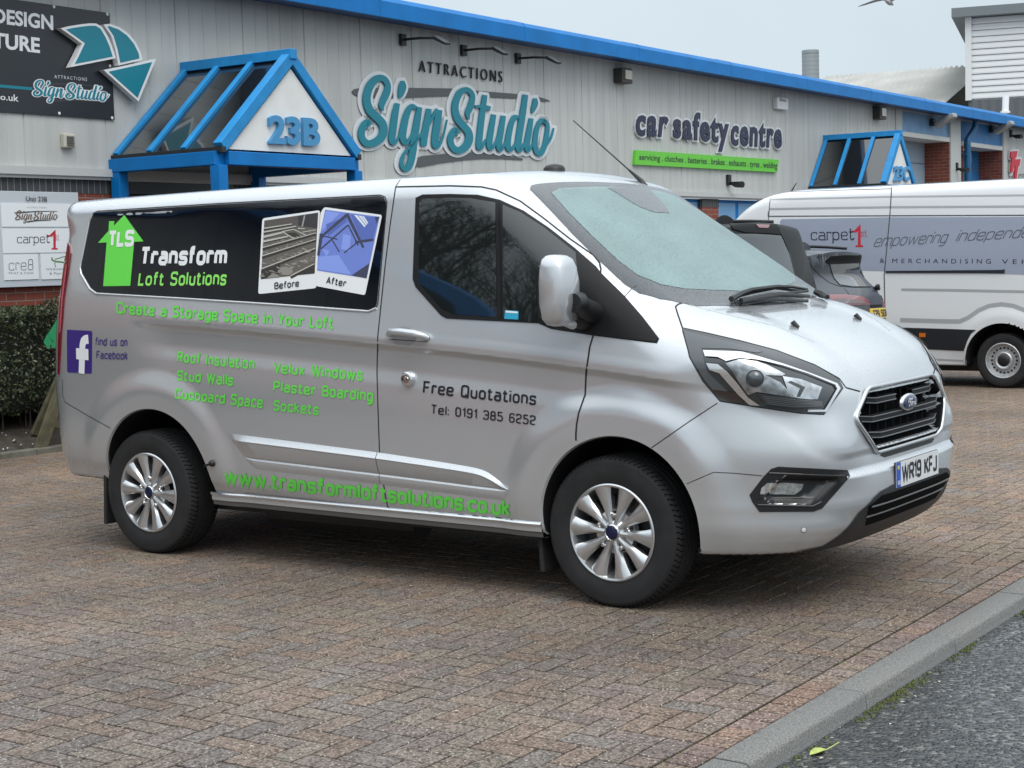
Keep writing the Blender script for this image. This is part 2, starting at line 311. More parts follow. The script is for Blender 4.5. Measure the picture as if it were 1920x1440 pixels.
class Vehicle:
    def __init__(s, f, root, x0, y0, z0, sgn, yaw=0.):
        """local x forward, y towards the visible side (-X), z up; world X = x0-y, Y = y0+sgn*x"""
        s.f = f; s.root = root; s.o = (x0, y0, z0); s.sgn = sgn
    def world(s, q): q = np.atleast_2d(q); return np.stack([s.o[0]-q[:, 1], s.o[1]+s.sgn*q[:, 0], s.o[2]+q[:, 2]], 1)
    def local(s, P): P = np.atleast_2d(P); return np.stack([(P[:, 1]-s.o[1])*s.sgn, s.o[0]-P[:, 0], P[:, 2]-s.o[2]], 1)
    def normal(s, P, e=1.5e-3):
        q = s.local(P); E = np.eye(3)*e
        gq = np.stack([s.f(*(q+E[i]).T)-s.f(*(q-E[i]).T) for i in range(3)], 1)
        n = np.stack([-gq[:, 1], s.sgn*gq[:, 0], gq[:, 2]], 1); return n/(np.linalg.norm(n, axis=1, keepdims=True)+1e-12)
    def skin(s, xa, xb, zc, nx, nphi, nf, nr, arches=(), ybig=.55, tmax=2.4):
        phi = np.linspace(-math.pi/2, math.pi/2, nphi); st = []
        for t in np.linspace(-math.pi/2, 0, nr+1)[:-1]: st.append((xa, t))
        for x in np.linspace(xa, xb, nx): st.append((x, 0.))
        for t in np.linspace(0, math.pi/2, nf+1)[1:]: st.append((xb, t))
        X = np.array([a for a, b in st])[:, None]+0*phi[None]; TH = np.array([b for a, b in st])[:, None]
        D = np.stack([np.cos(phi)*np.sin(TH), np.cos(phi)*np.cos(TH), np.sin(phi)+0*TH], -1); S0 = np.stack([X, 0*X, zc(X)], -1)
        lo = np.full(X.shape, .1); hi = np.full(X.shape, tmax)
        for i in range(19):
            md = (lo+hi)/2; q = S0+md[..., None]*D; v = s.f(q[..., 0].ravel(), q[..., 1].ravel(), q[..., 2].ravel()).reshape(X.shape)
            lo = np.where(v < 0, md, lo); hi = np.where(v < 0, hi, md)
        Q = S0+hi[..., None]*D; ns, npz = X.shape; Q = Q.reshape(-1, 3)
        keep = np.ones(len(Q), bool)
        for cx, cz, R in arches:
            r = np.hypot(Q[:, 0]-cx, Q[:, 2]-cz); a = (r < R) & (np.abs(Q[:, 1]) > ybig)
            keep &= ~a
        idx = np.arange(ns*npz).reshape(ns, npz); qd = np.stack([idx[:-1, :-1], idx[1:, :-1], idx[1:, 1:], idx[:-1, 1:]], -1).reshape(-1, 4)
        bad = (~keep)[qd]; cen = Q[qd].mean(1); drop = np.zeros(len(qd), bool)
        for cx, cz, R in arches: drop |= (np.hypot(cen[:, 0]-cx, cen[:, 2]-cz) < R) & (np.abs(cen[:, 1]) > ybig)
        qd = qd[~drop]
        # pull the rim of each opening onto its true circle
        cnt = np.zeros(len(Q), int); np.add.at(cnt, qd.ravel(), 1)
        full = np.full(len(Q), 4)
        for cx, cz, R in arches:
            r = np.hypot(Q[:, 0]-cx, Q[:, 2]-cz); near = (np.abs(r-R) < .046) & (np.abs(Q[:, 1]) > ybig) & (cnt > 0)
            edge = near & (cnt < 4) & (Q[:, 2] > .30)
            k = np.nonzero(edge)[0]
            for i in k:
                d = np.array([Q[i, 0]-cx, Q[i, 2]-cz]); d = d/np.linalg.norm(d)*R; Q[i, 0] = cx+d[0]; Q[i, 2] = cz+d[1]
            if len(k):
                a = np.full(len(k), .3); b = np.full(len(k), 1.4)
                for it in range(18):
                    md = (a+b)/2; v = s.f(Q[k, 0], md, Q[k, 2]); a = np.where(v < 0, md, a); b = np.where(v < 0, b, md)
                Q[k, 1] = b
        mir = Q*np.array([1, -1, 1]); A = np.vstack([Q, mir]); qm = qd[:, ::-1]+len(Q)
        s.Q = A; s.quads = np.vstack([qd, qm]); P = s.world(A); s.P = P; s.Nn = s.normal(P)
        fl = s.sgn < 0
        s.quads = s.quads if not fl else s.quads[:, ::-1]
        # orientation check against the analytic normal
        a, b, c = P[s.quads[:, 0]], P[s.quads[:, 1]], P[s.quads[:, 2]]; nn = np.cross(b-a, c-a); flip = (nn*s.Nn[s.quads[:, 0]]).sum(1) < 0
        s.quads[flip] = s.quads[flip][:, ::-1]
        s.bvh = BVHTree.FromPolygons([Vector(p) for p in P], [tuple(int(i) for i in q) for q in s.quads])
    def part(s, name, mask, mat, parent):
        q = s.quads[mask]; u, inv = np.unique(q.ravel(), return_inverse=True); return mk(name, s.P[u], inv.reshape(-1, 4), mat, parent, s.Nn[u])
    def cast(s, px):
        out = []
        o = Vector(CAM)
        for p in px:
            d = Vector(ray(p)).normalized(); h = s.bvh.ray_cast(o, d)
            if h[0] is None:
                # just off the outline: nearest point of the skin to the sight line
                best = None
                for t in np.linspace(4, 24, 60):
                    c = s.bvh.find_nearest(o+d*t)
                    if best is None or c[3] < best[3]: best = c
                h = best
            out.append(h[0][:])
        return np.array(out)
    def patch(s, name, px, off, mat, parent=None, step=14, skirt=.003, mirror=False, r=0, holes=None):
        """a panel cut to the outline px and laid on the body, standing off it by off"""
        if r: px = round_poly(px, r)
        B = resample(px, step); n = len(B); lo, hi = B.min(0), B.max(0)
        gx, gy = np.meshgrid(np.arange(lo[0]+step*.5, hi[0], step), np.arange(lo[1]+step*.5, hi[1], step)); gx = gx.ravel(); gy = gy.ravel()
        if len(gx):
            sd = poly_sd(gx, gy, [tuple(b) for b in B]); k = sd > step*.35; I = np.stack([gx[k], gy[k]], 1)
        else: I = np.zeros((0, 2))
        allp = [Vector((float(a), float(b))) for a, b in np.vstack([B, I])]
        vs, _, fs, _, _, _ = delaunay_2d_cdt(allp, [(i, (i+1) % n) for i in range(n)], [], 1, 1e-4)
        V = np.array([v[:] for v in vs]); P = s.cast(V); Nn = s.normal(P); T = P+Nn*off
        Fq = [tuple(f) for f in fs]; nv = len(T)
        # orient
        a, b, c = [T[[f[i] for f in Fq]] for i in range(3)]; fl = ((np.cross(b-a, c-a))*Nn[[f[0] for f in Fq]]).sum(1) < 0
        Fq = [f[::-1] if q else f for f, q in zip(Fq, fl)]
        Nv = Nn
        if skirt:
            ed = {}
            for f in Fq:
                for i in range(len(f)): ed[(f[i], f[(i+1) % len(f)])] = 1
            bd = [e for e in ed if (e[1], e[0]) not in ed]; T2 = [T]; N2 = [Nn]; b0 = nv; 
            top = {}; 
            ex_v = []; ex_n = []; cen = T.mean(0)
            for (i, j) in bd:
                t = T[j]-T[i]; o = np.cross(t, Nn[i]); o = o/(np.linalg.norm(o)+1e-12)
                base = nv+len(ex_v); ex_v += [T[i], T[j], T[j]-Nn[j]*(off+skirt), T[i]-Nn[i]*(off+skirt)]; ex_n += [o]*4
                Fq.append((base+1, base, base+3, base+2))
            T = np.vstack([T, np.array(ex_v)]); Nv = np.vstack([Nn, np.array(ex_n)])
        o = mk(name, T, Fq, mat, parent if parent is not None else s.root, Nv)
        if mirror: s.mirrored(name, T, Fq, mat, parent, Nv)
        return o
    def mirrored(s, name, T, Fq, mat, parent, Nv=None):
        M = T.copy(); M[:, 0] = 2*s.o[0]-M[:, 0]
        N2 = None
        if Nv is not None: N2 = Nv.copy(); N2[:, 0] *= -1
        return mk(name, M, [f[::-1] for f in Fq], mat, parent if parent is not None else s.root, N2)
    def strip(s, px, wid, off=.0012, closed=False, step=8):
        """verts, faces, normals of a ribbon of real width wid along the pixel path px"""
        B = resample(px, step, closed); P = s.cast(B); Nn = s.normal(P); k = len(P)
        t = np.roll(P, -1, 0)-np.roll(P, 1, 0)
        if not closed: t[0] = P[1]-P[0]; t[-1] = P[-1]-P[-2]
        b = np.cross(Nn, t); b /= np.linalg.norm(b, axis=1, keepdims=True)+1e-12
        wv = np.broadcast_to(np.asarray(wid, float), (k,))[:, None] if np.ndim(wid) == 0 else np.interp(np.linspace(0, 1, k), np.linspace(0, 1, len(wid)), wid)[:, None]
        V = np.vstack([P+b*wv/2+Nn*off, P-b*wv/2+Nn*off]); Fq = [(i, i+1, k+i+1, k+i) for i in range(k-1)]
        if closed: Fq.append((k-1, 0, k, 2*k-1))
        Fq = [f[::-1] for f in Fq]
        return V, Fq, np.vstack([Nn, Nn])
    def strips(s, name, paths, mat, parent=None, mirror=False):
        V = []; Fq = []; Nn = []; b = 0
        for a in paths:
            v, f, n = s.strip(*a); V.append(v); Nn.append(n); Fq += [tuple(b+i for i in q) for q in f]; b += len(v)
        V = np.vstack(V); Nn = np.vstack(Nn); o = mk(name, V, Fq, mat, parent if parent is not None else s.root, Nn)
        if mirror: s.mirrored(name, V, Fq, mat, parent, Nn)
        return o
    def bead(s, name, px, r, mat, parent=None, closed=False, off=0., mirror=False, step=8, sub=8):
        B = resample(px, step, closed); P = s.cast(B); P = P+s.normal(P)*off
        if closed: P = np.vstack([P, P[:1]])
        mb = MB(); mb.tube(P, r, sub, not closed); o = mb.build(name, mat, parent if parent is not None else s.root, True, 60)
        if mirror:
            V = np.array(mb.v); V[:, 0] = 2*s.o[0]-V[:, 0]; mk(name, V, [f[::-1] for f in mb.f], mat, parent if parent is not None else s.root, None, True)
        return o
    def letters(s, name, txt, quad, mat, parent=None, off=.0014, pen=.15, gap=.3, asc=1., font=None, bold=0., shear=0., layer=.0003, **kw):
        """txt fitted to the pixel quad (top left, top right, bottom right, bottom left) of its cap height"""
        if font is None: V, Fq, wd = pen_text(txt, pen, gap, shear, **kw)
        else:
            V, Fq, wd, hh = font_text(txt, bold, kw.get('spacing', 1.), shear); V = V/np.array([1, hh, 1.])
        TL, TR, BR, BL = [np.array(q, float) for q in quad]; u = V[:, 0]/wd; v = V[:, 1]
        px = (BL+(BR-BL)*u[:, None])*(1-v[:, None])+(TL+(TR-TL)*u[:, None])*v[:, None]
        P = s.cast(px); Nn = s.normal(P); T = P+Nn*(off+layer*V[:, 2:3])
        a, b, c = [T[[f[i] for f in Fq]] for i in range(3)]; fl = ((np.cross(b-a, c-a))*Nn[[f[0] for f in Fq]]).sum(1) < 0
        Fq = [f[::-1] if q else f for f, q in zip(Fq, fl)]
        return mk(name, T, Fq, mat, parent if parent is not None else s.root, Nn)
def wheel(name, c, axis, R, wid, rim_r, parent, style='alloy', label=None):
    """c: centre of the outer face plane; axis: outward"""
    ax = np.array(axis, float); ax /= np.linalg.norm(ax); up = np.array([0, 0, 1.]); a = np.cross(ax, up); a /= np.linalg.norm(a); c = np.array(c, float)
    ty = MB(); h = wid/2; cm = c-ax*h
    pr = [(rim_r-.004, .96*h), (rim_r+.012, 1.0*h), (rim_r+.035, 1.06*h), (R*.86, 1.08*h), (R*.915, 1.03*h), (R*.93, 1.03*h), (R*.955, .97*h), (R*.975, .90*h), (R*.99, .80*h)]
    tread = []
    for q in (.62, .58, .36, .33, .08, .04, -.04, -.08, -.33, -.36, -.58, -.62):
        tread.append((R-(.0 if True else 0), q*h))
    full = pr[:]
    gro = [(.78, R*.996), (.60, R), (.585, R-.008), (.54, R-.008), (.525, R), (.22, R+.001), (.205, R-.008), (.16, R-.008), (.145, R+.001), (-.145, R+.001), (-.16, R-.008), (-.205, R-.008), (-.22, R+.001), (-.525, R), (-.54, R-.008), (-.585, R-.008), (-.6, R), (-.78, R*.996)]
    full += [(r, q*h) for q, r in gro]+[(r, -q) for r, q in pr[::-1]]
    ty.lathe(full, cm, ax, 96)
    # small sipes cut across the shoulder blocks
    nsip = 84; sp = MB()
    for k in range(nsip):
        t = 2*math.pi*(k+.0)/nsip; e = math.cos(t)*a+math.sin(t)*up; t2 = t+.03; e2 = math.cos(t2)*a+math.sin(t2)*up; tt = -math.sin(t)*a+math.cos(t)*up
        for side in (1, -1):
            p = [cm+e2*(R+.0012)+ax*h*.58*side, cm+e2*(R*.997+.0012)+ax*h*.78*side, cm+e*(R*.976+.0016)+ax*h*.90*side, cm+e*(R*.957+.0016)+ax*h*.97*side]; ww = .0021
            sp.add([q+tt*s_*ww for q in p for s_ in (-1, 1)], [(2*i, 2*i+1, 2*i+3, 2*i+2) for i in range(3)])
    root = thing(name, None, None, c-origin(parent)); root.parent = parent
    if label: root['label'] = label
    tyo = ty.build('tyre', MATS['tyre'], root, True, 40); sp.build('tread_slots', mat('tread_dark', (.002, .002, .002), 1, spec=0), tyo)
    rb = MB(); rb.lathe([(rim_r, h), (rim_r-.006, h+.004), (rim_r-.014, h+.001), (rim_r-.02, h-.02), (rim_r-.03, h-.06), (rim_r-.035, -h)], cm, ax, 72)
    def pt(r, t, d): return c+ax*d+r*(math.cos(t)*a+math.sin(t)*up)
    if style == 'alloy':
        for k in range(10):
            t0 = 2*math.pi*(k+.12)/10; lay = []
            for r, wd, d in ((.040, .014, -.010), (.075, .017, -.010), (.12, .024, -.006), (.165, .033, -.002), (rim_r-.009, .046, .0)):
                da = wd/r; lay.append([pt(r, t0-da, d-.012), pt(r, t0-da*.62, d), pt(r, t0-da*.04, d+.004), pt(r, t0+da*.62, d), pt(r, t0+da, d-.012), pt(r, t0+da*.8, d-.05), pt(r, t0-da*.8, d-.05)])
            v = [p for q in lay for p in q]; f = [(i*7+j, i*7+(j+1) % 7, (i+1)*7+(j+1) % 7, (i+1)*7+j) for i in range(4) for j in range(7)]
            rb.add(v, f)
        rb.lathe([(.001, -.008), (.036, -.008), (.048, -.014), (.060, -.030), (.098, -.034), (.108, -.06)], c, ax, 40)
        rim = rb.build('rim', MATS['alloy'], root, True, 32)
        cp = MB(); cp.lathe([(.0005, .001), (.024, 0), (.030, -.003), (.031, -.01)], c, ax, 32); cap = cp.build('centre_cap', mat('badge_blue', (.006, .010, .045), .3), root, True)
        rg = MB(); rg.lathe([(.030, -.004), (.0325, -.001), (.036, -.004), (.036, -.01)], c, ax, 32); rg.build('cap_ring', CHROME, cap, True)
        nb = MB(); dkp = MB()
        for k in range(5):
            t0 = 2*math.pi*(k+.31)/5; p = pt(.078, t0, -.026); nb.lathe([(.0005, .022), (.007, .021), (.0115, .014), (.0125, .0), (.0125, -.012)], p, ax, 12); pk_ = pt(.078, t0, -.033); dkp.lathe([(.0005, .001), (.019, .001), (.019, -.004)], pk_, ax, 14)
        nb.build('wheel_nuts', CHROME, root, True); dkp.build('nut_pocket_shade', mat('pocket_shade', (.02, .02, .021), .6), root)  # dark flat discs stand in for the shade around the nuts
        dk = MB(); dk.lathe([(.001, -.085), (.155, -.085), (.16, -.09), (.16, -.1)], c, ax, 48); dk.box(-.05, .05, -.04, .04, 0, 1, lambda x, y, z: pt(.13, 2.2, -.11+.05*z)+x*a+y*up); dk.build('brake_disc', mat('brake_iron', (.06, .06, .062), .5, .6), root, True)
        bk = MB(); bk.lathe([(.001, -.11), (rim_r-.02, -.11)], c, ax, 40); bk.build('wheel_back', BLACK, root)
    else:
        rb.lathe([(rim_r-.02, h-.02), (rim_r-.035, h-.045), (rim_r-.06, h-.052), (.115, h-.048), (.10, h-.02), (.09, h-.012), (.072, h-.02), (.06, h-.05)], cm, ax, 60)
        rb.build('rim', MATS['steel'], root, True, 40)
        hb = MB()
        for k in range(20):
            t0 = 2*math.pi*k/20; p = pt(rim_r-.062, t0, -.047); hb.lathe([(.0005, .001), (.0125, .001), (.013, -.004)], p, ax, 10)
        hb.lathe([(.0005, .005), (.03, .004), (.034, -.004), (.06, -.01), (.072, -.02)], c, ax, 32); hb.build('hub_cover', BLACK, root, True)
    return root
mat('tyre', (.014, .014, .015), .8, noise=(14, .3), bump=(160, .25, .002))
mat('alloy', (.62, .63, .64), .28, .85, coat=.5, noise=(9, .05)); mat('steel', (.55, .56, .57), .4, .6, noise=(25, .12))
# ---------------------------------------------------------------- ground
PAVE = mat('brick_paving', (.2, .2, .2), .72, spec=.22)
def setup_paving():
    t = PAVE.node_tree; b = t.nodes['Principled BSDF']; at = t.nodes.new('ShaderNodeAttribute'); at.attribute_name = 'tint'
    g = t.nodes.new('ShaderNodeNewGeometry')
    v = t.nodes.new('ShaderNodeTexVoronoi'); v.inputs['Scale'].default_value = 130; t.links.new(g.outputs['Position'], v.inputs['Vector'])
    r = t.nodes.new('ShaderNodeMapRange'); r.inputs[1].default_value = .0; r.inputs[2].default_value = 1; r.inputs[3].default_value = .38; r.inputs[4].default_value = 1.62
    s = t.nodes.new('ShaderNodeSeparateColor'); t.links.new(v.outputs['Color'], s.inputs[0]); t.links.new(s.outputs[0], r.inputs[0])
    n = t.nodes.new('ShaderNodeTexNoise'); n.inputs['Scale'].default_value = .9; n.inputs['Detail'].default_value = 5; t.links.new(g.outputs['Position'], n.inputs['Vector'])
    r2 = t.nodes.new('ShaderNodeMapRange'); r2.inputs[1].default_value = .3; r2.inputs[2].default_value = .7; r2.inputs[3].default_value = .76; r2.inputs[4].default_value = 1.17; t.links.new(n.outputs[0], r2.inputs[0])
    mm = t.nodes.new('ShaderNodeMath'); mm.operation = 'MULTIPLY'; t.links.new(r.outputs[0], mm.inputs[0]); t.links.new(r2.outputs[0], mm.inputs[1])
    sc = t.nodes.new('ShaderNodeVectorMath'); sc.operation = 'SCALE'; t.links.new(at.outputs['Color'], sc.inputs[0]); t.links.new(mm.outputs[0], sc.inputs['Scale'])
    # pale grit showing in the face of the bricks
    v2 = t.nodes.new('ShaderNodeTexVoronoi'); v2.inputs['Scale'].default_value = 62; t.links.new(g.outputs['Position'], v2.inputs['Vector'])
    r3 = t.nodes.new('ShaderNodeMapRange'); r3.inputs[1].default_value = .26; r3.inputs[2].default_value = .19; t.links.new(v2.outputs['Distance'], r3.inputs[0])
    s2 = t.nodes.new('ShaderNodeSeparateColor'); t.links.new(v2.outputs['Color'], s2.inputs[0]); r4 = t.nodes.new('ShaderNodeMapRange'); r4.inputs[1].default_value = .70; r4.inputs[2].default_value = .74; t.links.new(s2.outputs[1], r4.inputs[0])
    m3 = t.nodes.new('ShaderNodeMath'); m3.operation = 'MULTIPLY'; t.links.new(r3.outputs[0], m3.inputs[0]); t.links.new(r4.outputs[0], m3.inputs[1])
    mx_ = t.nodes.new('ShaderNodeMix'); mx_.data_type = 'RGBA'; t.links.new(m3.outputs[0], mx_.inputs[0]); t.links.new(sc.outputs[0], mx_.inputs[6]); mx_.inputs[7].default_value = (.46, .43, .36, 1); t.links.new(mx_.outputs[2], b.inputs['Base Color'])
    u = t.nodes.new('ShaderNodeBump'); u.inputs['Strength'].default_value = .5; u.inputs['Distance'].default_value = .002; t.links.new(s.outputs[1], u.inputs['Height']); t.links.new(u.outputs[0], b.inputs['Normal'])
setup_paving()
def bricks(cells, W_=.1):
    """cells: (x0, y0, x1, y1, colour)"""
    n = len(cells); c = np.array([q[:4] for q in cells]); col = np.array([q[4] for q in cells]); gp, bv, h = .0026, .0026, .004
    z = np.random.normal(0, .0003, n)
    x0, y0, x1, y1 = c.T; Vv = np.zeros((n, 8, 3)); tx = np.random.normal(0, .0004, (n, 2))
    for i, (a, b) in enumerate(((0, 0), (1, 0), (1, 1), (0, 1))):
        X = np.where(a, x1-gp, x0+gp); Y = np.where(b, y1-gp, y0+gp); Xi = np.where(a, x1-gp-bv, x0+gp+bv); Yi = np.where(b, y1-gp-bv, y0+gp+bv)
        Vv[:, i] = np.stack([Xi, Yi, z+tx[:, 0]*(a-.5)*2+tx[:, 1]*(b-.5)*2], 1); Vv[:, 4+i] = np.stack([X, Y, z-h], 1)
    Vv[..., 2] += zg(Vv[..., 0]); base = (np.arange(n)*8)[:, None]
    q = np.concatenate([base+np.array([[0, 1, 2, 3]])]+[base+np.array([[i, 4+i, 4+(i+1) % 4, (i+1) % 4]])[:, [0, 1, 2, 3]] for i in range(4)], 0)
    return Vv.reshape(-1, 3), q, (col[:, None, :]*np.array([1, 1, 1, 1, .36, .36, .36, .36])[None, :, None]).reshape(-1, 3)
KY = -1.24          # inner edge of the border course
pal = np.array([(.172, .144, .118), (.160, .139, .120), (.176, .140, .113), (.152, .137, .124), (.164, .146, .120), (.158, .134, .122), (.168, .143, .122)])*1.08*np.array([1.0, .93, .905])
def patchy(x, y): return .5+.25*math.sin(x*.9+1.3*math.sin(y*.7))+.25*math.sin(y*1.3+x*.35)
cells = []
ox, oy = -7.0, KY
nx_, ny_ = 215, 98
for i in range(-2, nx_):
    for j in range(-2, ny_):
        k = (i-j) % 4
        if k == 0: x0, y0, x1, y1 = i, j, i+2, j+1
        elif k == 3: x0, y0, x1, y1 = i, j, i+1, j+2
        else: continue
        X0, Y0, X1, Y1 = ox+21.3-x1*.1, oy+max(y0, 0)*.1, ox+21.3-x0*.1, oy+y1*.1
        if y1 <= 0: continue
        c = pal[np.random.randint(len(pal))]*np.random.uniform(.92, 1.08)*(.93+.14*patchy(X0, Y0))*np.array([1+.07*np.clip((X0+2)/3, -1, 1), 1., 1-.09*np.clip((X0+2)/3, -1, 1)])
        if random.random() < .06: c = np.array([.180, .137, .117])*np.random.uniform(.9, 1.1)
        if random.random() < .05: c = np.array([.168, .146, .130])
        cells.append((X0, Y0, X1, Y1, c))
for i in range(0, 200):
    cells.append((ox+i*.107, KY-.118, ox+(i+1)*.107, KY-.005, pal[np.random.randint(len(pal))]*np.random.uniform(.92, 1.12)*np.array([1.07, .98, .97])))
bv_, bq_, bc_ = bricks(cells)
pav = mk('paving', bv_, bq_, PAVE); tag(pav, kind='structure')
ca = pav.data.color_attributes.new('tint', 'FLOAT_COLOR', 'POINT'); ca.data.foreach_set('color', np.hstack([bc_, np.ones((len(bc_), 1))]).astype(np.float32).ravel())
def sheet(name, xs, ys, zf, mt):
    Vv = [(x, y, zf(x, y)) for x in xs for y in ys]; n = len(ys); o = mk(name, Vv, [(i*n+j, (i+1)*n+j, (i+1)*n+j+1, i*n+j+1) for i in range(len(xs)-1) for j in range(n-1)], mt); return tag(o, kind='structure')
JOINT = mat('joint_sand', (.040, .034, .024), .95, noise=(3, .5), spec=.1)
sheet('ground', [-300, -60, -20, -7, 1.5]+[1.5+i for i in range(1, 14)]+[40, 120, 400], [-1.40, 3, 8.6, 30, 400], lambda x, y: float(zg(x))-.0052 if y < 20 else float(zg(x))-.02, JOINT)
# far paving away from the modelled bricks
FARP = mat('far_paving', (.155, .132, .114), .65, noise=(5, .2), bump=(40, .3, .004))
sheet('yard', [-60, -20, -7.0], [-1.38, 3, 8.6], lambda x, y: -.001, FARP); sheet('yard_far', [14.3, 18, 30, 60], [-1.38, 3, 8.6], lambda x, y: float(zg(x))-.001, FARP)
# kerb of single stones
KST = mat('kerb_concrete', (.165, .162, .154), .75, noise=(150, .42, 2), bump=(170, .6, .004))
kb = MB(); x = -9.0; prof = [(0, -.12), (0, -.001), (.004, .001), (.106, -.001), (.116, -.004), (.122, -.011), (.126, -.05), (.127, -.14)]
while x < 16:
    L_ = .914; dz = random.gauss(0, .0015); dy = random.gauss(0, .002); a, b = x+.004, x+L_-.004; ch = .008; vv = []
    for xx, s_ in ((a, 1), (a+ch, 0), (b-ch, 0), (b, 1)):
        for p in prof: vv.append((xx, KY-.122-p[0]+dy+(.004 if s_ and p[0] > .05 else 0), p[1]+dz+float(zg(xx))-(.004 if s_ else 0)))
    n = len(prof); kb.add(vv, [(i*n+j, i*n+j+1, (i+1)*n+j+1, (i+1)*n+j) for i in range(3) for j in range(n-1)]+[tuple(range(n)), tuple(3*n+j for j in range(n))]); x += L_
kerb = kb.build('kerb', KST, None, True, 40); tag(kerb, kind='structure')
# road
ROAD = mat('wet_asphalt', (.05, .05, .05), .35)
def setup_road():
    t = ROAD.node_tree; b = t.nodes['Principled BSDF']; g = t.nodes.new('ShaderNodeNewGeometry')
    v = t.nodes.new('ShaderNodeTexVoronoi'); v.inputs['Scale'].default_value = 62; v.inputs['Randomness'].default_value = 1; t.links.new(g.outputs['Position'], v.inputs['Vector'])
    s = t.nodes.new('ShaderNodeSeparateColor'); t.links.new(v.outputs['Color'], s.inputs[0])
    rp = t.nodes.new('ShaderNodeValToRGB'); E = rp.color_ramp.elements; E[0].color = (.018, .019, .021, 1); E[1].color = (.22, .21, .19, 1); E[1].position = 1; e_ = E.new(.6); e_.color = (.050, .052, .055, 1); e_ = E.new(.9); e_.color = (.085, .082, .078, 1); t.links.new(s.outputs[0], rp.inputs[0]); t.links.new(rp.outputs[0], b.inputs['Base Color'])
    h = t.nodes.new('ShaderNodeMapRange'); h.inputs[1].default_value = 0; h.inputs[2].default_value = .6; h.inputs[3].default_value = 1; h.inputs[4].default_value = 0; t.links.new(v.outputs['Distance'], h.inputs[0])
    n = t.nodes.new('ShaderNodeTexNoise'); n.inputs['Scale'].default_value = 2.2; n.inputs['Detail'].default_value = 4; t.links.new(g.outputs['Position'], n.inputs['Vector'])
    r = t.nodes.new('ShaderNodeMapRange'); r.inputs[1].default_value = .42; r.inputs[2].default_value = .62; r.inputs[3].default_value = .34; r.inputs[4].default_value = .12; t.links.new(n.outputs[0], r.inputs[0]); t.links.new(r.outputs[0], b.inputs['Roughness'])
    r2 = t.nodes.new('ShaderNodeMapRange'); r2.inputs[1].default_value = .42; r2.inputs[2].default_value = .62; r2.inputs[3].default_value = 1.0; r2.inputs[4].default_value = .75; t.links.new(n.outputs[0], r2.inputs[0])
    u = t.nodes.new('ShaderNodeBump'); u.inputs['Distance'].default_value = .012; t.links.new(r2.outputs[0], u.inputs['Strength']); t.links.new(h.outputs[0], u.inputs['Height']); t.links.new(u.outputs[0], b.inputs['Normal'])
setup_road()
sheet('road', [-300, -40, -9, 1.5, 14, 40, 300], [-300, -40, -8, -3, KY-.262], lambda x, y: float(zg(x))-.050-.004*min(3., KY-.262-y), ROAD)
# moss along the foot of the kerb, litter
ms = MB(); rm = random.Random(11)
for k in range(2200):
    x = rm.uniform(-4.5, 3.5); d = abs(rm.gauss(0, .022)); y = KY-.268-d
    if math.sin(x*3.1)+math.sin(x*7.7+1)+rm.gauss(0, .5) < .1: continue
    s_ = rm.uniform(.004, .013); z = float(zg(x))-.049; ms.add([(x-s_, y-s_*.6, z), (x+s_, y-s_*.5, z), (x+s_*.3, y+s_*.7, z), (x, y, z+s_*.7)], [(0, 1, 3), (1, 2, 3), (2, 0, 3)])
for k in range(900):
    x = rm.uniform(-5, 3.5); y = (KY-.0045 if k % 2 else KY-.1195)+rm.gauss(0, .0035)
    if math.sin(x*4.3)+math.sin(x*9.1+2)+rm.gauss(0, .5) < .5: continue
    s_ = rm.uniform(.003, .007); z = float(zg(x))-.002; ms.add([(x-s_, y-s_*.6, z), (x+s_, y-s_*.5, z), (x+s_*.3, y+s_*.7, z), (x, y, z+s_*.6)], [(0, 1, 3), (1, 2, 3), (2, 0, 3)])
tag(ms.build('moss', mat('moss_green', (.075, .085, .018), .95)), kind='stuff')
lt = MB()
for k in range(46):
    x, y = rm.uniform(-6, 4), rm.uniform(-1.1, 3)
    if k < 14: y = KY-.28-abs(rm.gauss(0, .12)); x = rm.uniform(-3, 2); z = float(zg(x))-.047
    else: z = .004
    s_ = rm.uniform(.004, .011); a = rm.random()*6
    lt.add([(x+s_*math.cos(a+q)*(1, .6, 1.1, .5)[i], y+s_*math.sin(a+q)*(1, .6, 1.1, .5)[i], z+.001+.003*(i % 2)) for i, q in enumerate((0, 1.5, 3.1, 4.6))], [(0, 1, 2, 3)])
tag(lt.build('litter', mat('litter_pale', (.55, .53, .45), .8)), kind='stuff')
lp = on_z((1516, 1408), -.050)+np.array([-.01, -.02, 0]); lf = MB()
out = [(0, 0), (.03, .026), (.065, .034), (.10, .022), (.125, .0), (.095, -.024), (.06, -.038), (.028, -.024)]
def leafpt(u, v, i): a = -.55; u, v = u*.55, v*.62; return (lp[0]-.03+u*math.cos(a)-v*math.sin(a), lp[1]+u*math.sin(a)+v*math.cos(a), -.0515+.012*abs(v)/.02+.010*(u/.07)**2)
vv = [leafpt(u, v, 0) for u, v in out]+[leafpt(u, 0, 0) for u in (.03, .065, .10)]; vv = [(a, b, c-(.004 if i > 7 else 0)) for i, (a, b, c) in enumerate(vv)]
lf.add(vv, [(0, 8, 1), (1, 8, 9, 2), (2, 9, 10, 3), (3, 10, 4), (0, 7, 8), (7, 6, 9, 8), (6, 5, 10, 9), (5, 4, 10)]); lfr = thing('fallen_leaf', 'small yellow green fallen leaf lying on the wet road at the kerb', 'leaf', lp)
lf.build('blade', mat('leaf_yellow', (.36, .42, .11), .5, noise=(60, .25)), lfr, True, 80); ls = MB(); ls.tube([leafpt(.11, 0, 0), leafpt(.20, -.012, 0)], .0025, 5); ls.build('stalk', mat('leaf_yellow', (0, 0, 0)), lfr)
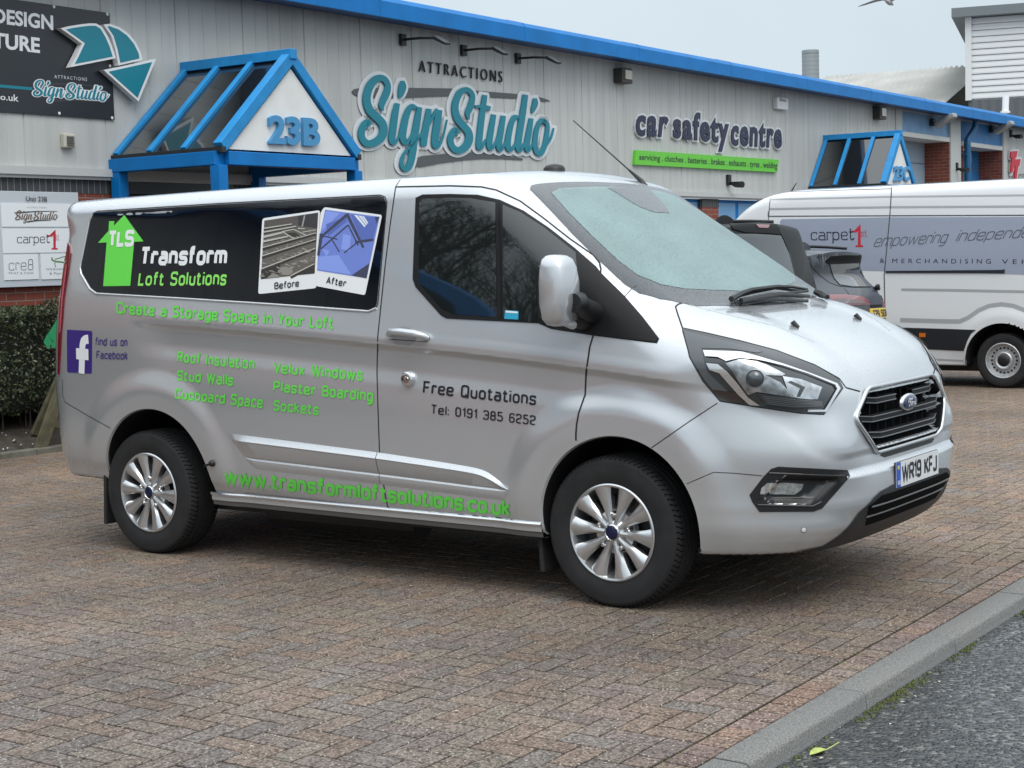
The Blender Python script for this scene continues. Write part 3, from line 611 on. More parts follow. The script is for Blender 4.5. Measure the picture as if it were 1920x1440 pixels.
# ---------------------------------------------------------------- the silver van: shape of its skin (local: x forward from the front axle, y out, z up)
v_side=table([-.95,-.86,-.80,-.72,-.55,-.36,-.2,-.10,-.034,-.010,.004,.02,.08,.19,.35,.50,.72,.80,.95],
           [.90,.925,.95,.966,.979,.981,.972,.960,.9605,.973,.983,.9835,.974,.955,.928,.902,.861,.843,.795])
v_sidep=table([-.95,-.86,-.80,-.72,-.55,-.36,-.2,-.10,0,.08,.19,.35,.50,.72,.80,.95],   # plain, no crease
           [.90,.925,.95,.966,.979,.983,.983,.981,.977,.970,.955,.928,.902,.861,.843,.795])
v_xc=table([.0,.27,.34,.42,.50,.60,.66,.72,.80,.88,.94,.98,1.05,1.2],[.80,.90,.96,1.005,1.022,1.02,1.02,1.018,1.008,.995,.985,.975,.95,.90])
v_hood=table([-.2,.1,.30,.42,.55,.68,.80,.88,.93,.97,1.1],[1.38,1.335,1.305,1.285,1.247,1.195,1.130,1.072,1.022,.97,.80])
V_AR=((.05,.37),(-2.845,.385))  # arch centre x, z
V_ZC=table([-4,-3.137,-2.859,-2.181,-1.266,-.667,-.057,.484,1.2],[1.31,1.286,1.262,1.222,1.158,1.114,1.056,.996,.93])
def v_ys(x,z):
    zc=V_ZC(x)
    w=z-zc
    a=1-sm(-2.65,-3.0,x)          # crease fades at rear
    a=a*(1-sm(.2,.6,x))
    y=v_side(w)*a+v_sidep(w)*(1-a)
    for cx,cz in V_AR:
        r=np.hypot(x-cx,(z-cz)); up=sm(-.25,.1,z-cz)
        y=y+.020*up*(sm(.38,.50,r)*.45+.55)*(1-sm(.505,.64,r))*(r<.7)
    # plan curvature toward front and rear
    y=y-.03*np.clip((-2.9-x)/.8,0,1)**2-.05*np.clip((x-.1)/.9,0,1)**2
    return y
def v_xf(y,z):
    ay=np.abs(y)
    return v_xc(z)-.35*ay**4+.04*sm(.45,.7,ay)*(sm(.50,.70,z)-sm(.70,.90,z))*1.0+.02*sm(.4,.7,ay)*sm(.46,.36,z)+sm(.74,.60,ay)*(.016*sm(.612,.588,z)*sm(.40,.47,z)-.012*sm(.70,.665,z)*sm(.600,.625,z))
def v_xr(y,z):
    b=-3.83+.0*z
    b=b+.12*sm(.9,1.95,z)+.02*sm(.62,.55,z)*0+.06*(y/.9)**2
    return b
def v_zt(x,y):
    ay=np.abs(y)
    h=v_hood(x+.15*ay**2)+.012*sm(.35,.55,ay)-.03*sm(.6,.95,ay)
    ws=1.285+(.40-x-.15*ay**2)*.668-.03*((.40-x)/.9-.5)**2*0
    rf=1.985-.04*(ay/.85)**2-.02*sm(-.7,-.3,x)-.012*((x+1.8)/1.8)**2
    up=smin(ws,rf,.10)
    return smax(h,up,.02)
GRILLE=[(.505,.83),(.37,.930),(-.37,.930),(-.505,.83),(-.355,.690),(.355,.690)]
FOG=[(.885,.54),(.865,.60),(.845,.630),(.69,.612),(.665,.595),(.75,.505),(.773,.495),(.87,.495)]
def van_f(x,y,z):
    y=np.abs(y)
    s=y-v_ys(x,z)
    t=z-v_zt(x,y)
    kt=.10+.10*sm(-1.0,-.3,x)
    kt=kt-.06*sm(.3,.7,x)
    a=smax(s,t,kt)
    fr=x-v_xf(y,z)
    v=smax(a,fr,.07+.27*sm(-.01,-.24,t))
    re=v_xr(y,z)-x
    v=smax(v,re,.10+.14*sm(-.01,-.20,t))
    zb=.30-.03*sm(.3,.45,x)+.08*sm(-3.1,-3.3,x)
    v=smax(v,zb-z,.03)
    fr=x>.6
    if fr.any():
        v[fr]+=.045*sm(0,.02,poly_sd(y[fr],z[fr],GRILLE))+.03*sm(0,.03,poly_sd(y[fr],z[fr],FOG))
    return v
# ---------------------------------------------------------------- the silver van
PAINT = droplets(mat('silver_paint', (.585, .602, .622), .26, .60, coat=1.0, coat_rough=.03), 120, .38, .6, .0026)
PAINT_DARK = mat('dark_seam', (.008, .008, .009), .7)
GLASS = mat('tinted_glass', (.010, .0125, .0125), .02, spec=1.0)
PANELB = mat('black_gloss_vinyl', (.004, .005, .008), .04, spec=.5)
FRIT = droplets(mat('windscreen_band', (.035, .041, .047), .25, coat=.5), 105, .42, 1., .004, False)
SCREEN = droplets(mat('wet_windscreen', (.215, .335, .33), .34, coat=.5, coat_rough=.12, noise=(3.5, .12)), 105, .42, 1.0, .004, False)
def film(k, fac, tint):
    t = k.node_tree; b = t.nodes['Principled BSDF']; o = t.nodes['Material Output']; tr = t.nodes.new('ShaderNodeBsdfTransparent'); tr.inputs[0].default_value = (*tint, 1); mxs = t.nodes.new('ShaderNodeMixShader'); mxs.inputs[0].default_value = fac
    t.links.new(tr.outputs[0], mxs.inputs[1]); t.links.new(b.outputs[0], mxs.inputs[2]); t.links.new(mxs.outputs[0], o.inputs['Surface'])
film(SCREEN, .74, (.72, .84, .82))
van_root = thing('panel_van', 'silver panel van parked across the brick paving, green and white lettering along its side', 'van', (0, 1.45, 0))
V = Vehicle(van_f, van_root, 0, 0, 0, -1)
V.skin(-3.35, .50, lambda x: .95-.15*np.clip((x+3.35)/3.85, 0, 1), 430, 470, 150, 50, [(a, b, r) for (a, b), r in zip(V_AR, (.40, .415))])
cq = V.Q[V.quads].mean(1); nq = V.Nn[V.quads].mean(1); X, Y, Zq = cq[:, 0], np.abs(cq[:, 1]), cq[:, 2]
gapz = [.30, .737, .852, 1.05, 1.2, 1.49, 1.55, 1.687, 1.816, 1.883, 1.91]; gapx = [-.36, -.146, -.113, -.064, -.06, -.078, -.156, -.342, -.562, -.818, -1.227]
under = nq[:, 2] < -.75
door_m = (Y > .72) & (X > -1.23-.05*sm(1.9, 1.2, Zq)) & (X < np.interp(Zq, gapz, gapx)) & (Zq < 1.905) & (Zq > .345) & ~under
hood_m = (X > .24+.15*sm(.75, .3, Y)) & (Y < np.interp(X, [.2, .34, .58, .72, .85, .915, .96], [.74, .877, .823, .771, .66, .543, .40])) & (Zq > .95) & (nq[:, 2] > .05) & (X < .99)
hood_m &= ~((X < .42) & (V.Nn[V.quads[:, 0]][:, 2] > .6) & (Zq > 1.31))
fb_m = (X > .28) & (Zq < .93) & (X > .25+(Zq-.70)*1.26) & ~under & ~hood_m
rb_m = (X < -3.2) & (Zq < .62+.1*(-3.2-X)) & ~under
edge = [(-.546, 0.), (-.553, .25), (-.563, .42), (-.572, .60), (-.568, .66), (-.545, .703), (-.40, .745), (-.259, .788), (-.10, .825), (.039, .850), (.11, .846), (.19, .80), (.238, .738), (.294, .640), (.339, .43), (.380, .15), (.385, 0)]
edge = edge+[(x, -y) for x, y in edge[-2:0:-1]]
inn = [(-.50, 0.), (-.505, .3), (-.515, .50), (-.495, .60), (-.35, .665), (-.2, .715), (-.05, .752), (.05, .755), (.13, .70), (.19, .58), (.235, .40), (.27, .2), (.28, 0)]
inn = inn+[(x, -y) for x, y in inn[-2:0:-1]]
cut = (poly_sd(X, cq[:, 1], inn) > .004) & (Zq > 1.2)
body = V.part('body', ~cut & ~(under | door_m | hood_m | fb_m | rb_m), PAINT, van_root)
dr = cq[:, 1] > 0
door = V.part('door', door_m & dr, PAINT, van_root); door2 = V.part('door', door_m & ~dr, PAINT, van_root)
bonnet = V.part('bonnet', hood_m, PAINT, van_root)
bump_f = V.part('front_bumper', fb_m, PAINT, van_root); bump_r = V.part('rear_bumper', rb_m, PAINT, van_root)
V.part('underbody', under, BLACK, van_root)
z1 = lambda *p: Z(100, 340, 2.909, p); z2 = lambda *p: Z(690, 310, 2.909, p); z3 = lambda *p: Z(1200, 480, 3.2, p); z4 = lambda *p: Z(1280, 760, 3.692, p)
z5 = lambda *p: Z(0, 340, 3.84, p); z6 = lambda *p: Z(60, 700, 2.743, p); z8 = lambda *p: Z(470, 380, 7.111, p); z9 = lambda *p: Z(960, 320, 2.909, p); z10 = lambda *p: Z(1560, 680, 4.235, p)
zr = lambda *p: Z(0, 560, 4.235, p)
def solve_top(x, y):
    a = np.full(len(x), .6); b = np.full(len(x), 2.3)
    for i in range(20): md = (a+b)/2; v = van_f(x, y, md); a = np.where(v < 0, md, a); b = np.where(v < 0, b, md)
    return np.stack([x, y, b], 1)
def solve_front(y, z):
    a = np.full(len(y), .3); b = np.full(len(y), 1.4)
    for i in range(20): md = (a+b)/2; v = van_f(md, y, z); a = np.where(v < 0, md, a); b = np.where(v < 0, b, md)
    return np.stack([b, y, z], 1)
def patch_local(name, poly, solver, off, mt, parent, step=.04, hole=None):
    B = resample(poly, step); n = len(B); H = resample(hole, step) if hole is not None else np.zeros((0, 2)); nh = len(H); lo, hi = B.min(0), B.max(0); gx, gy = np.meshgrid(np.arange(lo[0]+step/2, hi[0], step), np.arange(lo[1]+step/2, hi[1], step)); gx, gy = gx.ravel(), gy.ravel()
    k = poly_sd(gx, gy, [tuple(b) for b in B]) > step*.3
    if nh: k &= poly_sd(gx, gy, [tuple(b) for b in H]) < -step*.3
    A = np.vstack([B, H, np.stack([gx[k], gy[k]], 1)])
    vs, _, fs, _, _, _ = delaunay_2d_cdt([Vector((float(a), float(b))) for a, b in A], [(i, (i+1) % n) for i in range(n)]+[(n+i, n+(i+1) % nh) for i in range(nh)], [], 1, 1e-5)
    if nh: vq = np.array([v[:] for v in vs]); cc = np.array([vq[list(t)].mean(0) for t in fs]); ki = poly_sd(cc[:, 0], cc[:, 1], [tuple(b) for b in H]) < 0; fs = [t for t, o_ in zip(fs, ki) if o_]
    q = np.array([v[:] for v in vs]); P = V.world(solver(q[:, 0], q[:, 1])); Nn = V.normal(P); T = P+Nn*off; Fq = [tuple(t) for t in fs]
    a, b, c = [T[[t[i] for t in Fq]] for i in range(3)]; fl = ((np.cross(b-a, c-a))*Nn[[t[0] for t in Fq]]).sum(1) < 0
    return mk(name, T, [t[::-1] if r else t for t, r in zip(Fq, fl)], mt, parent, Nn)
def mirrored_outline(px, axes):
    q = V.local(V.cast(px))[:, axes]; return [tuple(p) for p in q]+[(p[0], -p[1]) if axes[1] == 1 else (-p[0], p[1]) for p in q[::-1]]
# windscreen with its dark border
ws = patch_local('windscreen', edge, solve_top, .0015, FRIT, van_root, hole=inn)
patch_local('glass', inn, solve_top, .003, SCREEN, ws, .03)
V.patch('dark_wedge', z9((520, 97), (560, 118), (640, 168), (700, 203), (780, 231), (858, 234), (832, 192), (792, 150), (752, 112), (738, 92)), .0045, FRIT, ws, step=8, skirt=0)  # dark wedge laid on the glass near its top edge
LIN = mat('cabin_lining', (.018, .018, .019), .8); DASH = mat('dashboard_black', (.022, .022, .024), .6); SEATM = mat('seat_cloth', (.035, .036, .040), .9)
xs_ = np.linspace(.26, -1.12, 14); sz_ = np.minimum(solve_top(xs_, 0*xs_+.79)[:, 2]-.05, 1.84); m_ = MB()
for sg_ in (1, -1): m_.add(V.world(np.array([(x, .79*sg_, z) for x, zt_ in zip(xs_, sz_) for z in (.75, zt_)])), [(2*i, 2*i+2, 2*i+3, 2*i+1) for i in range(13)])
m_.add(V.world(np.array([(-1.12, -.79, .75), (-1.12, .79, .75), (-1.12, .79, 1.84), (-1.12, -.79, 1.84), (-.62, -.72, 1.83), (-.62, .72, 1.83), (.26, -.79, .75), (.26, .79, .75), (.26, .79, 1.22), (.26, -.79, 1.22)])), [(0, 1, 2, 3), (3, 2, 5, 4), (0, 1, 7, 6), (6, 7, 8, 9)]); m_.build('cabin_lining', LIN, van_root)
m_ = MB(); m_.prism([(.27, 1.245), (.05, 1.235), (-.10, 1.20), (-.20, 1.12), (-.20, .95), (.27, .95)], -.77, .77, lambda x, z, y: V.world(np.array([[x, y, z]]))[0]); m_.prism([(-.06, 1.26), (-.16, 1.25), (-.20, 1.19), (-.08, 1.19)], .18, .56, lambda x, z, y: V.world(np.array([[x, y, z]]))[0]); m_.build('dashboard', DASH, van_root, bevel=.012)
th_ = np.linspace(0, 2*math.pi, 32); m_ = MB(); m_.tube([V.world(np.array([[-.36-.10*math.sin(t), .38+.19*math.cos(t), 1.17+.16*math.sin(t)]]))[0] for t in th_], .016, 8, False); m_.tube([V.world(np.array([[-.36, .20, 1.17]]))[0], V.world(np.array([[-.34, .38, 1.15]]))[0], V.world(np.array([[-.36, .56, 1.17]]))[0]], .02, 8); m_.tube([V.world(np.array([[-.34, .38, 1.15]]))[0], V.world(np.array([[-.12, .38, 1.10]]))[0]], .035, 8); m_.build('steering_wheel', DASH, van_root, True, 60)
for y_ in (.42, -.12, -.52):
    m_ = MB(); w2 = .23 if y_ > 0 else .19; m_.prism([(-.80, .85), (-.92, 1.50), (-1.02, 1.52), (-1.05, .85)], y_-w2, y_+w2, lambda x, z, y: V.world(np.array([[x, y, z]]))[0]); m_.prism([(-.93, 1.54), (-.95, 1.72), (-1.02, 1.72), (-1.02, 1.54)], y_-.13, y_+.13, lambda x, z, y: V.world(np.array([[x, y, z]]))[0]); m_.prism([(-.35, .90), (-.35, .99), (-.85, .97), (-.85, .85)], y_-w2, y_+w2, lambda x, z, y: V.world(np.array([[x, y, z]]))[0]); m_.build('seat', SEATM, van_root, bevel=.03)
m_ = MB(); m_.box(-.38, -.36, -.12, .12, 1.66, 1.73, lambda x, y, z: V.world(np.array([[x, y, z]]))[0]); m_.build('rear_view_mirror', LIN, van_root, bevel=.008)
# side glazing of the cab and the black quarter panel
z2w = z2((262, 178), (300, 160), (450, 157), (600, 162), (720, 190), (850, 250), (990, 345), (1130, 455), (1245, 555), (1272, 590), (1400, 715), (1500, 830), (1588, 945), (1576, 970), (1530, 966), (1240, 930), (1000, 893), (930, 862), (430, 836), (400, 820), (262, 665), (246, 620))
wf = V.patch('window_surround', z2w, .0042, mat('window_rubber', (.009, .009, .010), .5, spec=.25), door, mirror=True, step=5)
V.patch('door_glass', z2((283, 205), (300, 183), (450, 178), (560, 181), (697, 205), (706, 828), (470, 813), (405, 783), (300, 665), (280, 640)), .0058, GLASS, door, mirror=True)
V.patch('quarter_glass', z2((737, 218), (830, 258), (960, 342), (1132, 478), (1160, 720), (1000, 880), (925, 860), (742, 832)), .0058, GLASS, door, mirror=True, step=6)
V.patch('quarter_panel', z2((1278, 600), (1400, 722), (1500, 836), (1582, 945), (1572, 964), (1530, 960), (1236, 924), (1240, 740)), .0072, mat('matt_panel', (.009, .009, .010), .4, spec=.25), door, skirt=.002, step=5)
V.strips('window_divider', [(z2((708, 205), (716, 500), (722, 832)), .018, .007)], mat('window_rubber', (0, 0, 0)), door)
sk = V.patch('window_sticker', z2((752, 790), (826, 796), (824, 842), (748, 838)), .0068, mat('cyan_sticker', (.02, .35, .55), .4), door, skirt=0, step=30)
V.patch('sticker_band', z2((756, 794), (822, 799), (821, 808), (755, 804)), .0074, WHITEV, sk, skirt=0, step=30)
# glossy black panel in the load side
pan = V.patch('side_panel', z1((240, 168), (900, 126), (1780, 80), (1804, 88), (1815, 115), (1815, 140), (1765, 665), (1755, 690), (1725, 703), (235, 606), (205, 580), (158, 500), (152, 470), (165, 400), (205, 200), (215, 180)), .0015, PANELB, body, mirror=True, step=18)
V.bead('panel_rim', z1((215, 178), (198, 215), (160, 405), (146, 470), (152, 506), (200, 588), (236, 613), (700, 640), (1200, 672), (1722, 710), (1762, 692)), .007, PAINT, body, mirror=True)
V.strips('panel_shadow_gap', [(z1((215, 176), (240, 163), (900, 121), (1782, 75), (1810, 86), (1820, 118), (1816, 160), (1770, 668), (1758, 694)), .006, .0008)], PAINT_DARK, body)
# shut lines
bgap = [(742, 350), (731, 426), (722, 500), (713.6, 580.6), (708.5, 630), (707, 700), (709, 770), (711.8, 847.6), (716, 889.6), (730, 968)]
dgap = z2((150, 118), (450, 112), (620, 118), (700, 135), (830, 195), (960, 290), (1100, 400), (1230, 490), (1262, 530), (1270, 565), (1268, 592), (1238, 660), (1230, 740), (1228, 930), (1210, 990), (1190, 1130), (1185, 1250), (1150, 1350))+[(1081.5, 795), (1080, 812), (1080, 826)]
V.strips('door_seam', [(bgap, .006), (dgap, .008), ([(742, 350), (747, 342), (753, 334)], .004)], PAINT_DARK, body, mirror=True)
V.strips('bonnet_seam', [(z3((270, 276), (228, 290), (213, 305), (225, 345), (255, 432), (400, 462), (600, 508), (820, 566), (1050, 654), (1195, 735), (1236, 790), (1320, 813)), .007)], PAINT_DARK, body, mirror=True)
V.strips('bumper_seam', [(z3((465, 882), (300, 990), (70, 1150)), .004), (z4((0, 555), (215, 463), (360, 470), (552, 488)), .003)], PAINT_DARK, bump_f, mirror=True)
V.strips('pillar_seam', [(z2((1400, 715), (1440, 672), (1475, 652)), .003)], PAINT_DARK, body, mirror=True)
V.strips('bumper_seam', [(zr((497, 640), (497, 760), (515, 820), (600, 870), (700, 930), (800, 985), (875, 1028)), .004)], PAINT_DARK, bump_r)
V.strips('bonnet_crease_shade', [(z9((930, 720), (1090, 765), (1450, 850), (1650, 935)), .004)], mat('paint_crease_shade', (.36, .37, .38), .35, .5, coat=1), bonnet, mirror=True)  # crease shading put into a thin strip of darker paint
# raised waist moulding low on the doors and load side
MT_ = [(-2.29, .690), (-2.05, .678), (-1.7, .659), (-1.285, .636), (-1.0, .616), (-.80, .600), (-.70, .590), (-.645, .578), (-.60, .556), (-.56, .530), (-.52, .502)]
MB_ = [(-2.17, .566), (-1.98, .559), (-1.65, .546), (-1.28, .531), (-1.0, .519), (-.82, .511), (-.74, .507), (-.69, .505), (-.63, .503), (-.58, .501), (-.518, .498)]
mtp, mbp = smooth_path(MT_, 6), smooth_path(MB_, 6)
pf_ = [(0, .0006, 0), (.02, .0015, 0), (.26, .0195, 0), (.285, .0195, 0), (.32, .0165, 0), (.90, .0075, 0), (.97, .0035, 0), (1, .001, 0), (1, .001, -.002), (1, .0055, -.010), (1, .0065, -.024), (1, .0045, -.036), (1, .0004, -.052)]
for lo_i, hi_i, pr_ in ((0, 18, body), (18, len(mtp)-1, door)):
    for sg_ in (1, -1):
        vv_ = []
        for i in range(lo_i, hi_i+1):
            a_, b_ = mtp[i].copy(), mbp[i].copy(); sh_ = (-.002 if i == hi_i else .002) if i == 18 else 0; k_ = min(1., i/3., (len(mtp)-1-i)/4.)
            for fr_, o_, dz_ in pf_:
                q = a_+(b_-a_)*fr_; zz_ = q[1]+dz_*k_; vv_.append((q[0]+sh_, sg_*(float(v_ys(q[0], zz_))+.0004+o_*(.05+.95*k_)), zz_))
        n_ = len(pf_); c_ = hi_i-lo_i; m_ = MB(); m_.add(V.world(np.array(vv_)), [(i*n_+j, i*n_+j+1, (i+1)*n_+j+1, (i+1)*n_+j) for i in range(c_) for j in range(n_-1)]); m_.build('side_moulding', PAINT, pr_ if sg_ > 0 else (door2 if pr_ is door else body), True, 24)
# sill trim
for sg_ in (1, -1):
    xs_ = np.linspace(-2.46, -.345, 30); m_ = MB(); vv_ = []; pf2 = [(.372, .002), (.368, .009), (.361, .013), (.354, .012), (.350, .004), (.326, .002), (.322, -.004), (.300, -.010), (.294, -.03), (.294, -.10)]
    for x_ in xs_:
        for z_, o_ in pf2: vv_.append((x_, sg_*(float(v_ys(x_, .372))+o_), z_-.008*(x_+2.46)/2.1))
    n_ = len(pf2); fs_ = []; mi_ = []
    for i in range(len(xs_)-1):
        for j in range(n_-1): fs_.append((i*n_+j, i*n_+j+1, (i+1)*n_+j+1, (i+1)*n_+j)); mi_.append(0 if j < 3 else (1 if j < 5 else 2))
    m_.add(V.world(np.array(vv_)), fs_); m_.m = mi_; so_ = m_.build('sill', [CHROME, PAINT, mat('sill_grey', (.12, .115, .11), .5)], body, True, 25)
# rear lamp
tl = V.patch('rear_lamp', z5((492, 440), (512, 470), (516, 520), (500, 640), (470, 830), (448, 1100), (440, 1250), (432, 1390), (424, 1390), (426, 1150), (437, 900), (456, 700), (476, 540)), .008, mat('lamp_red', (.17, .005, .012), .12, coat=.8), van_root, step=10)
V.patch('lamp_stripe', z5((484, 600), (494, 600), (462, 860), (446, 1090), (438, 1090), (452, 850)), .0095, mat('lamp_pink', (.5, .12, .16), .15, coat=1), tl, skirt=0)
# lettering and graphics on the side
hs = V.patch('house_emblem', z5((897, 243), (1035, 432), (968, 436), (940, 752), (745, 755), (770, 440), (708, 443), (783, 358), (788, 287), (826, 287), (822, 320)), .0022, GREENV, pan, skirt=0)
V.letters('lettering', 'TLS', [(204.5, 433), (253, 430.5), (251, 462.5), (202.5, 463.5)], WHITEV, hs, off=.0032, pen=.23, gap=.24)
def lett(t, q, m_, par, pen=.16, gap=.3, off=.0022): return V.letters('lettering', t, q, m_, par, off=off, pen=pen, gap=gap, rad=.23, step=.08)
lett('Transform', [(266, 463), (428.5, 460), (425.5, 497.5), (262, 498)], WHITEV, pan, .22, .30, off=.003)
lett('Loft Solutions', [(262, 510.5), (427, 507.5), (424.5, 535.5), (259, 536)], mat('pale_green_vinyl', (.26, .74, .13), .4), pan, .17, off=.003)
lett('Create a Storage Space in Your Loft', [(219.3, 565.5), (626, 594.5), (625, 617.7), (218.6, 588.2)], GREENV, body, .185, .30, .0024)
for t, q in (('Roof Insulation', [(333.8, 658.5), (478.5, 670.7), (477.4, 693.4), (332.4, 679)]), ('Stud Walls', [(333, 694), (438.6, 702), (437.6, 724), (331.7, 713.5)]), ('Cupboard Space', [(329.6, 728), (494.6, 743.4), (493, 766), (327.6, 747.2)]),
             ('Velux Windows', [(514.2, 678.6), (681, 691), (680.3, 715), (513, 699.2)]), ('Plaster Boarding', [(513.6, 714), (701, 730), (700, 754), (512.4, 733.6)]), ('Sockets', [(514, 749.8), (598.6, 757), (597.8, 779), (512.9, 770)])):
    lett(t, q, GREENV, body, .18, .31)
lett('www.transformloftsolutions.co.uk', [(420.5, 876.5), (958.7, 936.5), (958, 969), (421, 907)], GREENV, body, .20, .27, .0024)
fb = V.patch('blue_badge_panel', round_poly([(125.8, 618.1), (173.2, 620.5), (172.4, 700.7), (126.3, 698)], 3), .0015, PURPLEV, body, skirt=0)
for k, (pth, wd) in enumerate((([(153.6, 700.4), (154.6, 665), (155.3, 648), (157, 640), (161, 636.5), (166.4, 636)], .05), ([(143.6, 663), (166.6, 665)], .062))):
    v, fq, nn = V.strip(pth, wd, .0028+.0004*k, False, 3); mk('letter_mark', v, fq, WHITEV, fb, nn)
lett('find us on', [(179.8, 632), (239.8, 633), (239.2, 649.4), (178.7, 647.7)], PURPLEV, body, .14)
lett('Facebook', [(181.8, 657.6), (240.6, 658.6), (239.6, 674.6), (180.8, 672.4)], PURPLEV, body, .14)
lett('Free Quotations', [(794.8, 713.9), (1006, 735.5), (1004.9, 760.3), (793, 737.3)], INK, door, .16)
lett('Tel: 0191 385 6252', [(808.6, 757.9), (1005, 779.2), (1004.2, 797.5), (808, 775.8)], INK, door, .14)
# the two snapshot cards
c1 = V.patch('snapshot_card', round_poly(z8((160, 210), (930, 100), (880, 1140), (103, 1220)), 5), .0022, WHITEV, pan, skirt=0)
c2 = V.patch('snapshot_card', round_poly(z8((985, 60), (1758, 165), (1530, 1235), (876, 1112), (884, 1000), (935, 140)), 4), .0030, WHITEV, pan, skirt=0)
pm = lambda n, c: mat('print_'+n, c, .35)
def draw(par, base, items):
    for k, (nm, col, pts) in enumerate(items):
        V.patch('picture', z8(*pts), base+.0004*k, pm(nm, col), par, skirt=0, step=16)
draw(c1, .0030, [('floor', (.13, .12, .105), ((188, 240), (905, 133), (858, 945), (142, 1022)))])
pb = MB(); rnd = random.Random(3)
def card_quads(name, par, off, col, quads):
    Vv = []; Fq = []
    for q in quads: b = len(Vv); Vv += q; Fq.append(tuple(range(b, b+len(q))))
    P = V.cast(z8(*Vv)); Nn = V.normal(P); T = P+Nn*off; Fo = []
    for t in Fq:
        n = np.cross(T[t[1]]-T[t[0]], T[t[2]]-T[t[0]]); Fo.append(t if (n*Nn[t[0]]).sum() > 0 else t[::-1])
    return mk(name, T, Fo, col, par, Nn)
def line(a, b, w0, w1=None):
    w1 = w0 if w1 is None else w1; dx, dy = b[0]-a[0], b[1]-a[1]; l = math.hypot(dx, dy); nx, ny = -dy/l, dx/l
    return [(a[0]+nx*w0/2, a[1]+ny*w0/2), (b[0]+nx*w1/2, b[1]+ny*w1/2), (b[0]-nx*w1/2, b[1]-ny*w1/2), (a[0]-nx*w0/2, a[1]-ny*w0/2)]
card_quads('picture', c1, .0034, pm('wall', (.10, .085, .08)), [[(190, 240), (640, 173), (640, 290), (188, 330)]]); card_quads('picture', c1, .0034, pm('gloom', (.045, .042, .045)), [[(640, 173), (905, 133), (895, 345), (640, 310)]])
joist = pm('joist', (.50, .48, .44)); dark = pm('void', (.04, .036, .032)); rub = pm('rubble', (.36, .33, .29)); rub2 = pm('rubble2', (.22, .19, .165))
L1 = [((180, 345), (560, 285), 16, 12), ((178, 395), (610, 318), 18, 14), ((176, 460), (430, 400), 30, 24), ((174, 520), (510, 450), 26, 18), ((165, 600), (880, 405), 14, 10), ((157, 712), (875, 490), 14, 10), ((148, 885), (870, 610), 16, 12), ((540, 975), (860, 815), 16, 12), ((640, 345), (730, 350), 14, 12), ((700, 395), (880, 365), 12, 10)]
card_quads('picture', c1, .0038, dark, [line((a[0], a[1]+26), (b[0], b[1]+20), w0*1.9, w1*1.9) for a, b, w0, w1 in L1[4:8]]+[line((a[0], a[1]+18), (b[0], b[1]+12), 14, 9) for a, b, w0, w1 in L1[:4]]+[[(145, 915), (400, 830), (380, 990), (142, 1020)], [(470, 405), (600, 400), (690, 460), (590, 475)], [(600, 965), (860, 850), (858, 945)]])
bits = []; bits2 = []
for k in range(150):
    t = rnd.random(); row = rnd.choice(((560, 370, 60), (660, 450, 70), (800, 560, 110), (930, 700, 120))); x = 160+t*700; y = row[0]+(row[1]-row[0])*t+rnd.uniform(5, row[2]*.7); r = rnd.uniform(8, 24)*(row[2]/90); a = rnd.uniform(-.6, .1)
    (bits if rnd.random() < .6 else bits2).append(line((x-r, y+r*math.sin(a)), (min(x+r, 862), y-r*math.sin(a)), r*.7, r*.3))
card_quads('picture', c1, .0042, rub, bits); card_quads('picture', c1, .0045, rub2, bits2)
card_quads('picture', c1, .0048, joist, [line(a, b, w0, w1) for a, b, w0, w1 in L1]+[line((425, 385), (585, 480), 14), line((440, 385), (580, 358), 12), line((580, 358), (745, 435), 12)])
card_quads('picture', c1, .0048, pm('sack', (.27, .25, .22)), [[(395, 870), (470, 850), (560, 880), (575, 930), (520, 970), (430, 965)], [(240, 990), (310, 945), (370, 960), (395, 990), (230, 1012)]])
card_quads('picture', c1, .0051, pm('mast', (.30, .29, .30)), [line((730, 170), (695, 325), 22)])
draw(c2, .0038, [('blue', (.16, .23, .62), ((1000, 95), (1725, 190), (1553, 1010), (893, 905), (915, 500)))])
card_quads('picture', c2, .0042, pm('blue_light', (.24, .33, .78)), [[(1240, 420), (1340, 440), (1330, 650), (1215, 620)], [(960, 620), (1060, 640), (1020, 720)], [(920, 720), (1180, 700), (1350, 960), (895, 890)], [(1010, 110), (1200, 140), (1010, 330), (945, 390)]])
card_quads('picture', c2, .0042, pm('blue_deep', (.10, .15, .46)), [[(1340, 160), (1660, 200), (1690, 290), (1640, 480), (1480, 500)], [(1010, 290), (1280, 190), (1290, 250), (1040, 450)]])
card_quads('picture', c2, .0046, pm('beam', (.05, .055, .10)), [line((1290, 165), (985, 425), 40, 30), line((1290, 150), (1510, 600), 44, 30), line((950, 430), (910, 705), 44, 36), line((1305, 300), (945, 615), 18), line((1310, 300), (1440, 570), 18), line((1090, 490), (1190, 660), 16), line((1430, 530), (1255, 670), 16), line((985, 445), (1165, 490), 14), line((1400, 530), (1645, 495), 32), line((925, 440), (985, 440), 50), [(1590, 810), (1553, 1010), (1355, 970)], [(1660, 190), (1722, 190), (1690, 285)]])
card_quads('picture', c2, .0046, pm('skylight', (.74, .78, .86)), [[(1385, 165), (1520, 185), (1575, 270), (1525, 330)]]); card_quads('picture', c2, .005, pm('skylight_bar', (.35, .40, .62)), [line((1440, 175), (1545, 310), 14), line((1490, 182), (1560, 285), 10)])
lett('Before', [(515.3, 529.8), (562.2, 524.4), (561.7, 537.4), (515.3, 543)], INK, c1, .16, off=.0045)
lett('After', [(614.4, 518.5), (651.8, 524.8), (648.6, 538), (612.3, 531.9)], INK, c2, .16, off=.0052)
